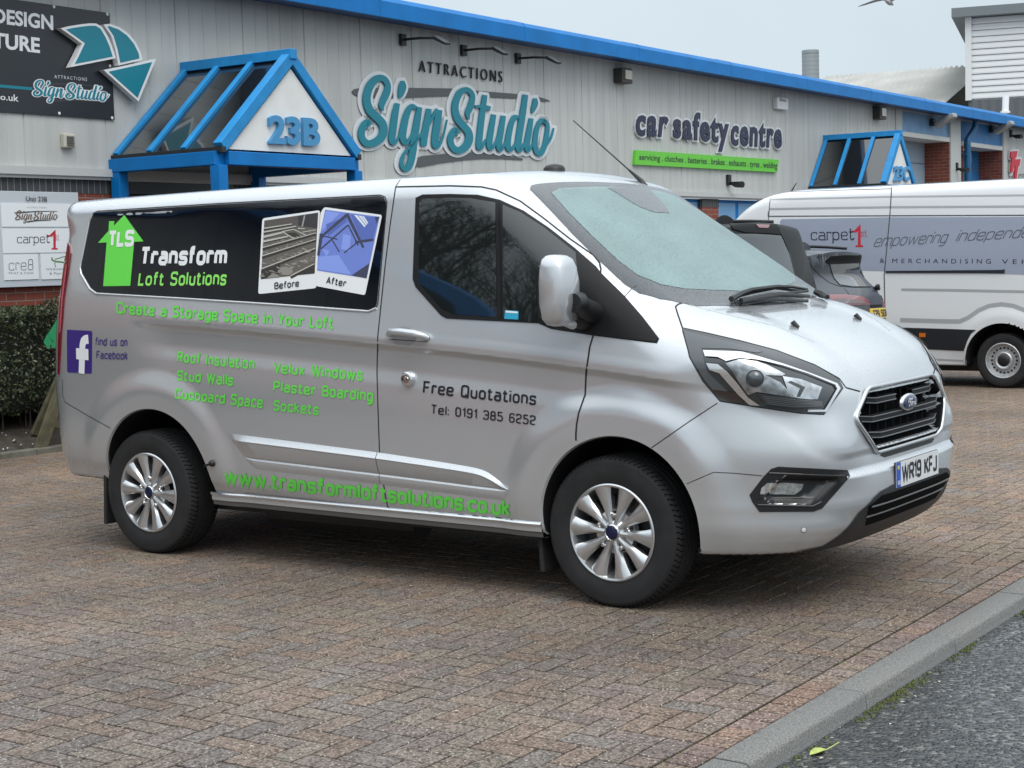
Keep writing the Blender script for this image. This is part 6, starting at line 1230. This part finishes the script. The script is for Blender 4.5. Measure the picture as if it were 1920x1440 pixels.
for t, q in (('empowering', [(1638.5, 441), (1775, 432.5), (1773, 455), (1637, 463.5)]), ('independent', [(1793, 431), (1958, 422), (1956, 443.5), (1791.5, 453)])): U.letters('lettering', t, q, GT, gpn, .004, .065, .17, shear=.38, rad=.3, layer=.0006)
for t, q in (('&', [(1650, 484.5), (1658, 484.5), (1658, 492.5), (1650, 492.5)]), ('MERCHANDISING', [(1673.5, 485), (1858, 485.8), (1858, 494.3), (1673, 493)]), ('VEHICLES', [(1879, 486), (2010, 487.4), (2010, 496), (1879, 494.6)])): U.letters('lettering', t, q, INK, gpn, .004, font=1, bold=-.006, spacing=1.0 if t == '&' else 1.75)
lc_ = U.patch('lower_cladding', zd_((150, 484), (700, 500), (1112, 514), (1052, 560), (1010, 640), (962, 772), (430, 747), (150, 735)), .006, TRIMK, wb, step=12)
U.patch('side_marker', zd_((418, 551), (496, 552), (496, 601), (418, 600)), .012, mat('amber_lens', (.65, .17, .02), .2, coat=1), lc_, step=8)
U.strips('sill_line', [(zd_((500, 868), (960, 893)), .02, .004)], mat('white_paint_shade', (0, 0, 0)), wb)
for k, (cx, cz, R) in enumerate([(0., .31, .44), (3.45, .31, .42)]):
    th = np.linspace(-.12, math.pi+.12, 60); xs = cx+R*np.cos(th); zs = cz+R*np.sin(th)
    for sgn in (1, -1):
        C = U.world(np.stack([xs, 0*xs+.95*sgn, zs], 1)); D = U.world(np.stack([xs, 0*xs+.5*sgn, zs], 1)); n = 60; ln = MB(); ln.add(np.vstack([C, D]), [(i, i+1, n+i+1, n+i) for i in range(n-1)]); ln.add(list(D), [tuple(range(n))]); ln.build('wheel_well', mat('well_black', (0, 0, 0)), wr)
for x in (0., 3.45):
    for sg_ in (1, -1): wheel('wheel', U.world(np.array([[x, .93*sg_, .312]]))[0], (-sg_, 0, 0), .318, .20, .208, wr, 'steel')
wp_ = [(3.02, .95, 1.42), (3.95, .93, 1.42), (3.75, .92, 1.66), (3.38, .91, 1.98), (3.02, .92, 1.98)]
U.patch('cab_window', project(U.world(np.array(wp_))), .004, GLASS, wb, step=14)
qx = [(3.32, -.70), (3.32, .70), (4.05, .78), (4.05, -.78)]
def utop(x, y):
    a = np.full(len(x), .6); b = np.full(len(x), 2.7)
    for i in range(20): md = (a+b)/2; v = wvan_f(x, y, md); a = np.where(v < 0, md, a); b = np.where(v < 0, b, md)
    return U.world(np.stack([x, y, b], 1))
gx, gy = np.meshgrid(np.linspace(3.32, 4.05, 12), np.linspace(-.72, .72, 12), indexing='ij'); P = utop(gx.ravel(), gy.ravel()); P = P+U.normal(P)*.005; mk('windscreen', P, [(i*12+j, i*12+j+1, (i+1)*12+j+1, (i+1)*12+j) for i in range(11) for j in range(11)], GLASS, wr, None, True)
am = MB(); a0 = utop(np.array([3.0]), np.array([.2]))[0]; am.tube([a0, a0+np.array([0, -.10, .14])], [.012, .005], 6); am.build('aerial', BLACK, wr)
cb = MB(); cb.box(11.9, 13.2, 1.2, 6.2, .05, .22); cb.build('chassis', BLACK, wr)
# ---- two dark cars, tails towards the road
def make_suv(p):
    sd = table(p['sz'], p['sy']); tp = table(p['tx'], p['tz']); rx = table(p['rz'], p['rx'])
    def fn(x, y, z):
        y = np.abs(y); s = y-sd(z)+.10*np.clip((.7-x)/.7, 0, 1)**2*.8; s = s+.12*np.clip((x-3.6)/1., 0, 1)**2
        t = (z-tp(x)+.05*(y/.8)**2)*.9; re = rx(z)-x+.10*np.abs(y)**2.5; fr = x-p['len']+.3*np.abs(y)**3
        v = smax(s, t, p.get('kt', .14)); v = smax(v, smax(s, re, .16), .02); v = smax(v, smax(t, re, .05), .02); v = smax(v, smax(smax(s, fr, .3), smax(t, fr, .15), .02), .02)
        return smax(v, .25-z, .04)
    return fn
SLATE = mat('slate_paint', (.024, .029, .040), .4, .1, coat=.45, coat_rough=.05, spec=.3); DARKP = mat('charcoal_paint', (.005, .0055, .0065), .5, 0, coat=.12, coat_rough=.06, spec=.2)
REARG = mat('privacy_glass', (.035, .040, .042), .08, coat=.6, spec=.6)
suvp = dict(sz=[0, .3, .6, 1.0, 1.25, 1.7], sy=[.87, .92, .955, .955, .92, .79], tx=[-.3, .10, .5, 1.4, 2.2, 2.9, 3.6, 4.4, 4.7], tz=[1.50, 1.595, 1.635, 1.66, 1.62, 1.30, 1.02, .92, .8], rz=[0, .3, .55, .85, 1.02, 1.12, 1.40, 1.50, 1.60, 1.8], rx=[.12, .02, .0, .03, .05, .09, .31, .30, .26, .3], len=4.55)
cr = thing('parked_car', 'dark slate car with a yellow rear plate, parked next to the white van', 'car', (8.55, 4.9, -.087))
B = Vehicle(make_suv(suvp), cr, 8.55, 2.70, -.087, 1)
B.skin(.45, 3.9, lambda x: .85-.25*np.clip((x-2.4)/1.5, 0, 1), 150, 300, 30, 150, [(.82, .33, .38), (3.6, .33, .38)])
nq = B.Nn[B.quads].mean(1); un = nq[:, 2] < -.75; cbody = B.part('body', ~un, SLATE, cr); B.part('underbody', un, BLACK, cr)
B.patch('spoiler_shadow_strip', zc_((1112, 520), (1160, 482), (1300, 470), (1500, 474), (1548, 500), (1552, 545), (1330, 551), (1150, 560), (1114, 545)), .008, mat('gloss_black', (.004, .004, .005), .6, spec=.2), cbody, step=4)
B.patch('rear_window', zc_((1150, 565), (1330, 556), (1532, 549), (1600, 612), (1700, 702), (1738, 752), (1600, 788), (1380, 788), (1250, 768), (1190, 700), (1165, 625)), .007, REARG, cbody, step=4)
B.strips('tailgate_seam', [(zc_((868, 408), (880, 470), (960, 575), (1050, 672), (1150, 748), (1250, 782), (1400, 794), (1700, 792)), .012, .002), (zc_((1290, 800), (1330, 840), (1345, 880)), .008, .002), (zc_((735, 380), (860, 402)), .02, .004)], PAINT_DARK, cbody)
tl_ = B.patch('tail_light', zc_((1140, 868), (1300, 868), (1450, 884), (1530, 914), (1547, 968), (1300, 972), (1150, 930)), .008, mat('lamp_red', (0, 0, 0)), cr, step=8); B.patch('lamp_smoke_band', zc_((1230, 905), (1440, 925), (1525, 955), (1300, 960), (1200, 930)), .010, mat('lamp_shadow', (.05, .02, .02), .15, coat=1), tl_, step=8, skirt=0)
B.patch('tail_light', zc_((1852, 850), (1822, 898), (1792, 958), (1838, 968), (1856, 930)), .008, mat('lamp_pink', (0, 0, 0)), cr, step=6)
B.patch('boot_recess', zc_((1552, 968), (1836, 962), (1830, 1000), (1740, 985), (1560, 1000)), .003, mat('gloss_black', (0, 0, 0)), cbody, step=8)
plq = zc_((1540, 1008), (1728, 996), (1748, 1090), (1566, 1114)); npl = B.patch('number_plate', plq, .012, mat('plate_amber', (.72, .50, .06), .4), cr, step=8)
B.letters('plate_lettering', 'T29 SGM', zc_((1566, 1022), (1716, 1010), (1730, 1080), (1584, 1098)), INK, npl, .0145, .19, .24)
bg_ = B.patch('badge', [(1340+(1701+19*math.cos(t))/5.333, 390+(888+36*math.sin(t))/5.333) for t in np.linspace(0, 2*math.pi, 20, endpoint=False)], .01, BLACK, cr, step=4)
for q in range(2): t0 = math.pi/2*2*q+.2; B.patch('badge_quarter', [(1340+1701/5.333, 390+888/5.333)]+[(1340+(1701+14*math.cos(t))/5.333, 390+(888+27*math.sin(t))/5.333) for t in np.linspace(t0, t0+1.5, 6)], .0115, WHITEV, bg_, step=3, skirt=0)
m_ = MB(); wq = B.cast(zc_((1610, 772), (1660, 745), (1740, 748))); wq = wq+B.normal(wq)*.03; m_.tube(wq, [.02, .04, .012], 8); m_.build('rear_wiper', BLACK, cr, True, 60)
def fin(veh, px, h, root, mt): 
    a = veh.cast([px])[0]; m__ = MB(); L_ = .20; rows = []
    for t in np.linspace(0, 1, 8): rows.append((a+np.array([0, L_*(t-.2), 0]), h*math.sin(math.pi*min(1, .10+t*.9))**.7*(1 if t < .5 else 1), .035*(1-abs(2*t-1)**2)+.004))
    v = []; 
    for c, hh, ww in rows: v += [c+np.array([-ww, 0, -.02]), c+np.array([-ww*.4, 0, hh*.7]), c+np.array([0, 0, hh]), c+np.array([ww*.4, 0, hh*.7]), c+np.array([ww, 0, -.02])]
    m__.add(v, [(i*5+j, i*5+j+1, (i+1)*5+j+1, (i+1)*5+j) for i in range(7) for j in range(4)]+[(0, 1, 2, 3, 4), (35, 36, 37, 38, 39)]); m__.build('roof_fin', mt, root, True, 50)
fin(B, (1513, 462), .085, cr, SLATE)
for sg_ in (1, -1):
    m_ = MB(); xs = np.linspace(.45, 2.5, 12); zz = table(suvp['tx'], suvp['tz'])(xs)-.012; m_.tube(B.world(np.stack([xs, 0*xs+.60*sg_, zz+.035*np.sin(np.linspace(.1, math.pi-.1, 12))**.4], 1)), .016, 8); m_.build('roof_rail', BLACK, cr, True, 60)
for x in (.82, 3.6):
    for sg_ in (1, -1): wheel('wheel', B.world(np.array([[x, .91*sg_, .335]]))[0], (-sg_, 0, 0), .345, .22, .24, cr, 'steel')
B.patch('side_window', project(B.world(np.array([(1.0, .92, 1.08), (2.9, .92, 1.05), (2.3, .80, 1.45), (1.2, .80, 1.47)]))), .004, GLASS, cbody, step=12)
suv2 = dict(sz=[0, .3, .6, 1.0, 1.25, 1.9], sy=[.90, .95, .975, .975, .965, .90], tx=[-.3, .05, .4, 1.4, 2.3, 3.0, 3.7, 4.5, 4.8], tz=[1.80, 1.85, 1.865, 1.87, 1.82, 1.45, 1.15, 1.05, .9], rz=[0, .3, .55, .95, 1.1, 1.25, 1.65, 1.74, 1.84, 2.], rx=[.10, .02, .0, .02, .04, .07, .19, .215, .26, .4], len=4.65, kt=.07)
c2r = thing('parked_car', 'tall charcoal car with a high red brake light, showing above the silver bonnet', 'car', (5.95, 4.6, -.06))
D = Vehicle(make_suv(suv2), c2r, 5.95, 2.30, -.058, 1)
D.skin(.45, 3.9, lambda x: .95-.3*np.clip((x-2.4)/1.5, 0, 1), 130, 300, 30, 150, [(.85, .36, .40), (3.6, .36, .40)])
nq = D.Nn[D.quads].mean(1); un = nq[:, 2] < -.75; dbody = D.part('body', ~un, DARKP, c2r); D.part('underbody', un, BLACK, c2r)
sp_ = D.patch('spoiler_panel', zc_((150, 165), (300, 160), (600, 168), (648, 200), (662, 268), (500, 254), (300, 248), (180, 215)), .010, mat('gloss_black', (0, 0, 0)), dbody, step=4)
D.patch('brake_light', zc_((400, 172), (540, 176), (520, 208), (430, 204)), .016, mat('brake_red', (.16, .012, .016), .2, coat=1), sp_, step=8)
D.patch('rear_window', zc_((200, 262), (400, 262), (655, 278), (735, 455), (795, 690), (600, 690), (200, 690)), .008, REARG, dbody, step=4)
D.bead('window_trim', zc_((622, 168), (668, 270), (740, 440), (800, 690)), .012, BLACK, dbody); D.strips('wiper_arc', [(zc_((682, 320), (680, 400), (650, 480), (600, 540)), .02, .006)], BLACK, dbody)
fin(D, (1367, 411), .075, c2r, DARKP)
for sg_ in (1, -1):
    m_ = MB(); xs = np.linspace(.5, 2.5, 10); zz = table(suv2['tx'], suv2['tz'])(xs)-.015; m_.tube(D.world(np.stack([xs, 0*xs+.68*sg_, zz+.04*np.sin(np.linspace(.1, math.pi-.1, 10))**.4], 1)), .018, 8); m_.build('roof_rail', BLACK, c2r, True, 60)
for x in (.85, 3.6):
    for sg_ in (1, -1): wheel('wheel', D.world(np.array([[x, .93*sg_, .35]]))[0], (-sg_, 0, 0), .36, .23, .25, c2r, 'steel')
# ---------------------------------------------------------------- hedge, bed and timber behind the van
SOIL = mat('bed_soil', (.050, .040, .030), .95, noise=(9, .35), bump=(30, .6, .02))
m_ = MB(); ys_ = [7.50, 7.58, 7.9, 8.3, 8.72]; zs_ = [.03, .07, .16, .24, .26]; xs_ = np.linspace(-12, 4.0, 40)
m_.add([(x, y+FT*x, z+.02*math.sin(x*2.3+y*5)) for x in xs_ for y, z in zip(ys_, zs_)], [(i*5+j, (i+1)*5+j, (i+1)*5+j+1, i*5+j+1) for i in range(39) for j in range(4)]); tag(m_.build('soil', SOIL, None, True, 60), kind='structure')
m_ = MB(); rq = random.Random(5); x = -12.
while x < 4.0:
    l_ = rq.uniform(.3, .5); m_.box(x+.004, x+l_-.004, 7.42+rq.uniform(-.01, .01), 7.52, -.02, .045+rq.uniform(-.012, .012)); x += l_
tag(m_.build('bed_edging', mat('edging_stone', (.13, .125, .10), .85, noise=(8, .3)), None, bevel=.008), kind='structure')
def leaf_cloud(n, inside, size, rng, norm_up=.3):
    Vv = np.zeros((n, 4, 3)); c = inside(n); a = rng.uniform(0, 2*math.pi, n); el = rng.uniform(-1, 1, n)
    d = rng.normal(0, 1, (n, 3)); d /= np.linalg.norm(d, axis=1, keepdims=True); nn = rng.normal(0, 1, (n, 3)); nn[:, 2] += norm_up; s = np.cross(d, nn); s /= np.linalg.norm(s, axis=1, keepdims=True)+1e-9
    sz = size*rng.uniform(.6, 1.35, n)[:, None]
    Vv[:, 0] = c-d*sz; Vv[:, 1] = c+s*sz*.5; Vv[:, 2] = c+d*sz; Vv[:, 3] = c-s*sz*.5
    return Vv.reshape(-1, 3), (np.arange(n)*4)[:, None]+np.arange(4)[None]
LEAF = mat('hedge_leaf', (.036, .048, .020), .5, noise=(5, .45, 5)); LEAF2 = mat('hedge_leaf_fresh', (.075, .092, .032), .5, noise=(7, .4)); TWIG = mat('twig', (.035, .026, .018), .9)
hg = thing('hedge', 'clipped dark green hedge in the bed below the tenants board, left of the silver van', 'hedge', (-2, 8.2, .2)); rng = np.random.default_rng(4)
def hedge_pts(n, sh=1.):
    x = rng.uniform(-9.5, 3.35, n); top = 1.26+.05*np.sin(x*2.1)+.035*np.sin(x*5.7+1); t = rng.random(n); k = rng.random(n)
    y = np.where(k < .55, 7.72+rng.exponential(.06, n), rng.uniform(7.72, 8.62, n)); z = np.where(k < .55, .30+(top-.30)*t, top-rng.exponential(.05, n)); bul = .05*np.sin(x*3.3+z*4)+.04*np.sin(z*9+x)
    y = y-bul*(k < .55)+.10*np.clip((z-top+.2)/.2, 0, 1)**2+.16*np.clip((.55-z)/.3, 0, 1); e = np.clip((x-3.2)/.15, 0, 1); return np.stack([x, y, z], 1)
for nm, n, sz, mt in (('foliage', 60000, .018, LEAF), ('young_leaves', 15000, .016, LEAF2)):
    v, q = leaf_cloud(n, hedge_pts, sz, rng); mk(nm, v, q, mt, hg)
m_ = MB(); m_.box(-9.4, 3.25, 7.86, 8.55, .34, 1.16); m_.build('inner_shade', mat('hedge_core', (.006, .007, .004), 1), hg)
m_ = MB()
for k in range(120):
    x = rq.uniform(-9, 3.3); y = rq.uniform(7.75, 8.2); m_.tube([(x, y, .12), (x+rq.uniform(-.1, .1), y-.03, .45), (x+rq.uniform(-.2, .2), y-.05, .9)], [.010, .007, .003], 4)
m_.build('stems', TWIG, hg)
m_ = MB()
for k in range(130):
    x = rq.uniform(-2, 3); y = rq.uniform(7.5, 7.95); s_ = rq.uniform(.008, .028); a = rq.random()*6; z = .055+(y-7.5)*.25
    m_.add([(x+s_*math.cos(a+i*1.57), y+s_*math.sin(a+i*1.57)*.8, z+.012*(i % 2)) for i in range(4)], [(0, 1, 2, 3)])
tag(m_.build('bed_litter', mat('litter_white', (.55, .56, .55), .7)), kind='stuff')
# leaning timber frame and the green board behind the van
tf = thing('timber_trestle', 'weathered mossy timber trestle legs leaning on the paving behind the silver van', 'trestle', (2.1, 7.3, 0)); WOOD = mat('mossy_wood', (.105, .095, .055), .85, noise=(11, .35, 6), bump=(25, .5, .004))
f0 = on_z((73, 848), 0.); f1 = on_z((92, 846), 0.)
def plank(a, b, w_, t_):
    a, b = np.array(a, float), np.array(b, float); d = b-a; d /= np.linalg.norm(d); s = np.cross(d, (0., 1., 0)); s /= np.linalg.norm(s); q = np.cross(s, d); mm = MB(); mm.add([p+s*i*w_+q*j*t_ for p in (a, b) for i, j in ((-1, -1), (1, -1), (1, 1), (-1, 1))], [(0, 1, 2, 3), (7, 6, 5, 4), (0, 4, 5, 1), (1, 5, 6, 2), (2, 6, 7, 3), (3, 7, 4, 0)]); return mm.build('leg', WOOD, tf, bevel=.006)
dpt = np.dot(f0-CAM, RC[2]); plank(f0, at_depth((128, 690), dpt+.1), .045, .035); plank(at_depth((66, 812), dpt+.25)-(0, 0, .02), at_depth((118, 700), dpt+.3), .05, .02); plank(at_depth((96, 846), dpt+.9), at_depth((150, 700), dpt+.2), .045, .035); plank(at_depth((90, 790), dpt+.15), at_depth((170, 800), dpt+.4), .05, .02)
gb_ = thing('folded_board', 'bright green folded board poking out behind the tail of the silver van', 'board', (2.2, 7.2, .9)); gd = dpt-.35; GRN = mat('emerald_board', (.006, .21, .075), .45)
def dprism(pts, d0, d1, nm): mm = MB(); n = len(pts); mm.add([at_depth(p, d0) for p in pts]+[at_depth(p, d1) for p in pts], [tuple(range(n)), tuple(range(2*n-1, n-1, -1))]+[(i, i+n, (i+1) % n+n, (i+1) % n) for i in range(n)]); return mm.build(nm, GRN, gb_)
dprism(zr((462, 150), (372, 292), (470, 388), (560, 395), (560, 200)), gd, gd+.03, 'panel'); dprism(zr((345, 345), (372, 285), (420, 348), (380, 398)), gd-.03, gd-.005, 'flap'); dprism(zr((412, 352), (470, 320), (560, 330), (560, 396), (405, 392)), gd-.04, gd-.012, 'flap')
# ---------------------------------------------------------------- sheds beyond the roof
fs_ = thing('corrugated_shed', 'pale corrugated roof of a far shed rising behind the blue eaves', 'shed', (62, 22, 0)); dA = 70.
r0, r1 = at_depth((1548, 147.5), dA), at_depth((1850, 124.5), dA-5.5); fall = np.array([-9.0, -1.0, -2.5]); m_ = MB(); n = 64; vv = []
for i in range(n+1):
    t = i/n; p = r0+(r1-r0)*t
    for j, (dz) in enumerate((0,)): pass
    h = .14 if i % 2 else 0.; vv += [p+np.array([0, 0, h]), p+fall*1.+np.array([0, 0, h])]
m_.add(vv, [(2*i, 2*i+1, 2*i+3, 2*i+2) for i in range(n)]); m_.build('roof', mat('weathered_sheet', (.42, .42, .40), .6, noise=(.7, .15)), fs_)
m_ = MB(); m_.add([r0, r1, r1+np.array([9, 1, -2.5]), r0+np.array([9, 1, -2.5])], [(0, 1, 2, 3)]); m_.build('roof', mat('weathered_sheet', (0, 0, 0)), fs_)
m_ = MB(); e0, e1 = r0+fall, r1+fall; m_.add([e0, e1, e1*np.array([1, 1, 0]), e0*np.array([1, 1, 0])], [(0, 1, 2, 3)]); m_.add([r0, r0+fall, (r0+fall)*np.array([1, 1, 0]), (r0+np.array([9, 1, -2.5]))*np.array([1, 1, 0]), r0+np.array([9, 1, -2.5])], [(0, 1, 2, 3, 4)]); m_.build('wall', mat('shed_wall', (.22, .23, .24), .6), fs_)
fl = thing('flue', 'grey banded metal flue standing behind the roof line', 'chimney', at_depth((1520, 150), 45)*np.array([1, 1, 0])); c_ = at_depth((1520, 150), 45); m_ = MB(); R_ = .235; prf = []
for k in range(17): z = -1.2+k*.12; prf += [(R_, z), (R_+.006, z+.05), (R_, z+.1)]
m_.lathe(prf+[(R_, .65), (R_-.03, .66), (R_-.03, .2)], c_, (0, 0, 1), 28); m_.tube([c_*np.array([1, 1, 0]), c_-(0, 0, 1.1)], R_*.9, 16); m_.build('pipe', mat('galvanised', (.30, .33, .34), .45, .5), fl, True, 40)
tw = thing('clad_tower', 'tall white plank clad block with dark ribbed base at the right edge', 'building', (69, 21, 0)); dT = 58.
t0 = at_depth((1816, 186), dT); ztop = at_depth((1816, 36), dT)[2]; zb0 = t0[2]; wd_ = np.array([.28, -1., 0]); wd_ /= np.linalg.norm(wd_); out_ = np.array([-1., -.28, 0])/1.038; m_ = MB(); nb_ = 13; hh_ = (ztop-zb0)/nb_
vv = []; fs2 = []
for k in range(nb_):
    z = zb0+k*hh_; b_ = len(vv)
    for s in (0, 14): q = t0+wd_*s; vv += [np.array([*(q+out_*.05)[:2], z]), np.array([*(q+out_*.05)[:2], z+.05]), np.array([*(q+out_*.02)[:2], z+hh_-.03]), np.array([*q[:2], z+hh_])]
    fs2 += [(b_+j, b_+j+4, b_+j+5, b_+j+1) for j in range(3)]
m_.add(vv, fs2); m_.build('plank_cladding', mat('white_planks', (.66, .67, .67), .6), tw)
def tbox(nm, s0, s1, o0, o1, z0, z1, mt): mm = MB(); mm.box(s0, s1, o0, o1, z0, z1, lambda s, o, z: np.array([*(t0+wd_*s+out_*o)[:2], z])); return mm.build(nm, mt, tw)
tbox('corner_trim', -.10, .12, -.05, .13, zb0-.05, ztop+.02, mat('white_planks', (0, 0, 0))); tbox('core', .05, 14, -8, -.02, 0, ztop, mat('white_planks', (0, 0, 0))); tbox('roof_edge', -.55, 14.5, -8.5, .45, ztop+.02, ztop+.34, mat('roof_edge_grey', (.16, .18, .19), .5))
m_ = MB(); m_.add([np.array([*(t0+wd_*s+out_*(.02+(.05 if k % 2 else 0)))[:2], z]) for k, s in enumerate(np.linspace(0, 14, 90)) for z in (0, zb0-.06)], [(2*i, 2*i+2, 2*i+3, 2*i+1) for i in range(89)]); m_.build('ribbed_base', mat('ribbed_grey', (.10, .11, .12), .5), tw)
vp_ = thing('vent_pipe', 'short white vent pipe standing on the roof at the right edge', 'vent pipe', at_depth((1885, 210), 44)); m_ = MB(); b_ = at_depth((1885, 212), 44); t_ = at_depth((1886, 180), 44); m_.tube([b_, t_], .09, 12); m_.lathe([(.13, 0), (.13, .05), (.09, .06)], b_, (0, 0, 1), 12); m_.build('pipe', WHITEV, vp_, True, 50)
# gull
gl_ = thing('gull', 'small pale gull in flight at the top edge of the sky', 'bird', at_depth((1667, 3), 26)); c_ = at_depth((1667, 4), 26); R0, R1, R2 = RC[0], RC[1], RC[2]; m_ = MB()
rows = [(-.16, .004), (-.12, .02), (-.05, .042), (.03, .045), (.08, .03), (.11, .026), (.14, .014), (.17, .003)]; ax_ = R0*.6+R2*.75-R1*.1; ax_ /= np.linalg.norm(ax_)
m_.tube([c_+ax_*a for a, r in rows], [r for a, r in rows], 10); body_ = m_.build('body', mat('gull_white', (.6, .61, .62), .6), gl_, True, 80)
sd_ = np.cross(ax_, R1); sd_ /= np.linalg.norm(sd_); up_ = np.cross(sd_, ax_)
for s_ in (1, -1):
    m_ = MB(); st = [(.02, .05, -.07, .02), (.15, .07, -.05, .07), (.28, .04, -.05, .05), (.42, -.03, -.09, .0), (.50, -.09, -.11, -.03)]; v = []
    for d, f0_, f1_, z in st: v += [c_+sd_*d*s_+ax_*f0_+up_*z, c_+sd_*d*s_+ax_*f1_+up_*z, c_+sd_*d*s_+ax_*(f0_+f1_)/2+up_*(z+.012)]
    m_.add(v, [q for i in range(4) for q in ((3*i, 3*i+3, 3*i+5, 3*i+2), (3*i+2, 3*i+5, 3*i+4, 3*i+1), (3*i, 3*i+1, 3*i+4, 3*i+3))]); m_.build('wing', mat('gull_grey', (.5, .51, .53), .6), gl_)
m_ = MB(); tb_ = c_-ax_*.13; m_.add([tb_, tb_-ax_*.10+sd_*.05, tb_-ax_*.11, tb_-ax_*.10-sd_*.05, tb_+up_*.012], [(0, 1, 2), (0, 2, 3), (4, 2, 1), (4, 3, 2)]); m_.build('tail', mat('gull_white', (0, 0, 0)), gl_)
# ---------------------------------------------------------------- bare winter trees (one tips over the roof; the others stand to the left and show in the van's glass)
BARK = mat('bark', (.045, .038, .030), .9, noise=(8, .3))
def bare_tree(x, y, h, seed, label):
    r = random.Random(seed); rt = thing('bare_tree', label, 'tree', (x, y, 0), 'bare winter trees'); trunk = MB(); crown = MB(); z0 = h*.22
    trunk.tube([(x, y, -.1), (x+.05, y, h*.1), (x, y+.05, z0)], [h*.020, h*.016, h*.014], 10); trunk.build('trunk', BARK, rt, True, 60)
    def grow(p, d, l, rad, dep):
        p = np.array(p); n = 4; pts = [p]; q = p.copy(); dd = np.array(d, float)
        for i in range(n):
            dd = dd+np.array([r.gauss(0, .10), r.gauss(0, .10), r.gauss(.04, .06)]); dd /= np.linalg.norm(dd); q = q+dd*l/n; pts.append(q.copy())
        crown.tube(pts, [rad*(1-.55*i/n) for i in range(n+1)], 5 if rad > .02 else 3, False)
        if dep <= 0: return
        for k in range(r.choice((3, 4, 4)) if dep > 2 else r.choice((3, 4))):
            i = r.randint(1, n); b = pts[i]; az = r.uniform(0, 2*math.pi); s = np.array([math.cos(az), math.sin(az), r.uniform(-.1, .5)]); nd = dd*.75+s*.75; nd /= np.linalg.norm(nd); grow(b, nd, l*r.uniform(.58, .80), max(rad*.55, .0055), dep-1)
    for k in range(6): az = k*1.047+r.random(); grow((x, y, z0*r.uniform(.8, 1.05)), (math.cos(az)*.6, math.sin(az)*.6, .9), h*.25, h*.0075, 5)
    crown.build('crown', BARK, rt)
bare_tree(-15.5, 14.5, 15.5, 3, 'bare winter tree behind the far left end of the grey unit')
bare_tree(-20.5, 13.0, 14.0, 8, 'bare winter tree behind the grey unit, farthest left of the van')
bare_tree(-11.5, 18.0, 16.5, 21, 'tall bare winter tree behind the grey unit nearest the banner')
pt_ = at_depth((880, 40), 34); bare_tree(pt_[0], pt_[1], pt_[2]+.35, 5, 'bare winter tree whose thin top twigs show just above the blue eaves')
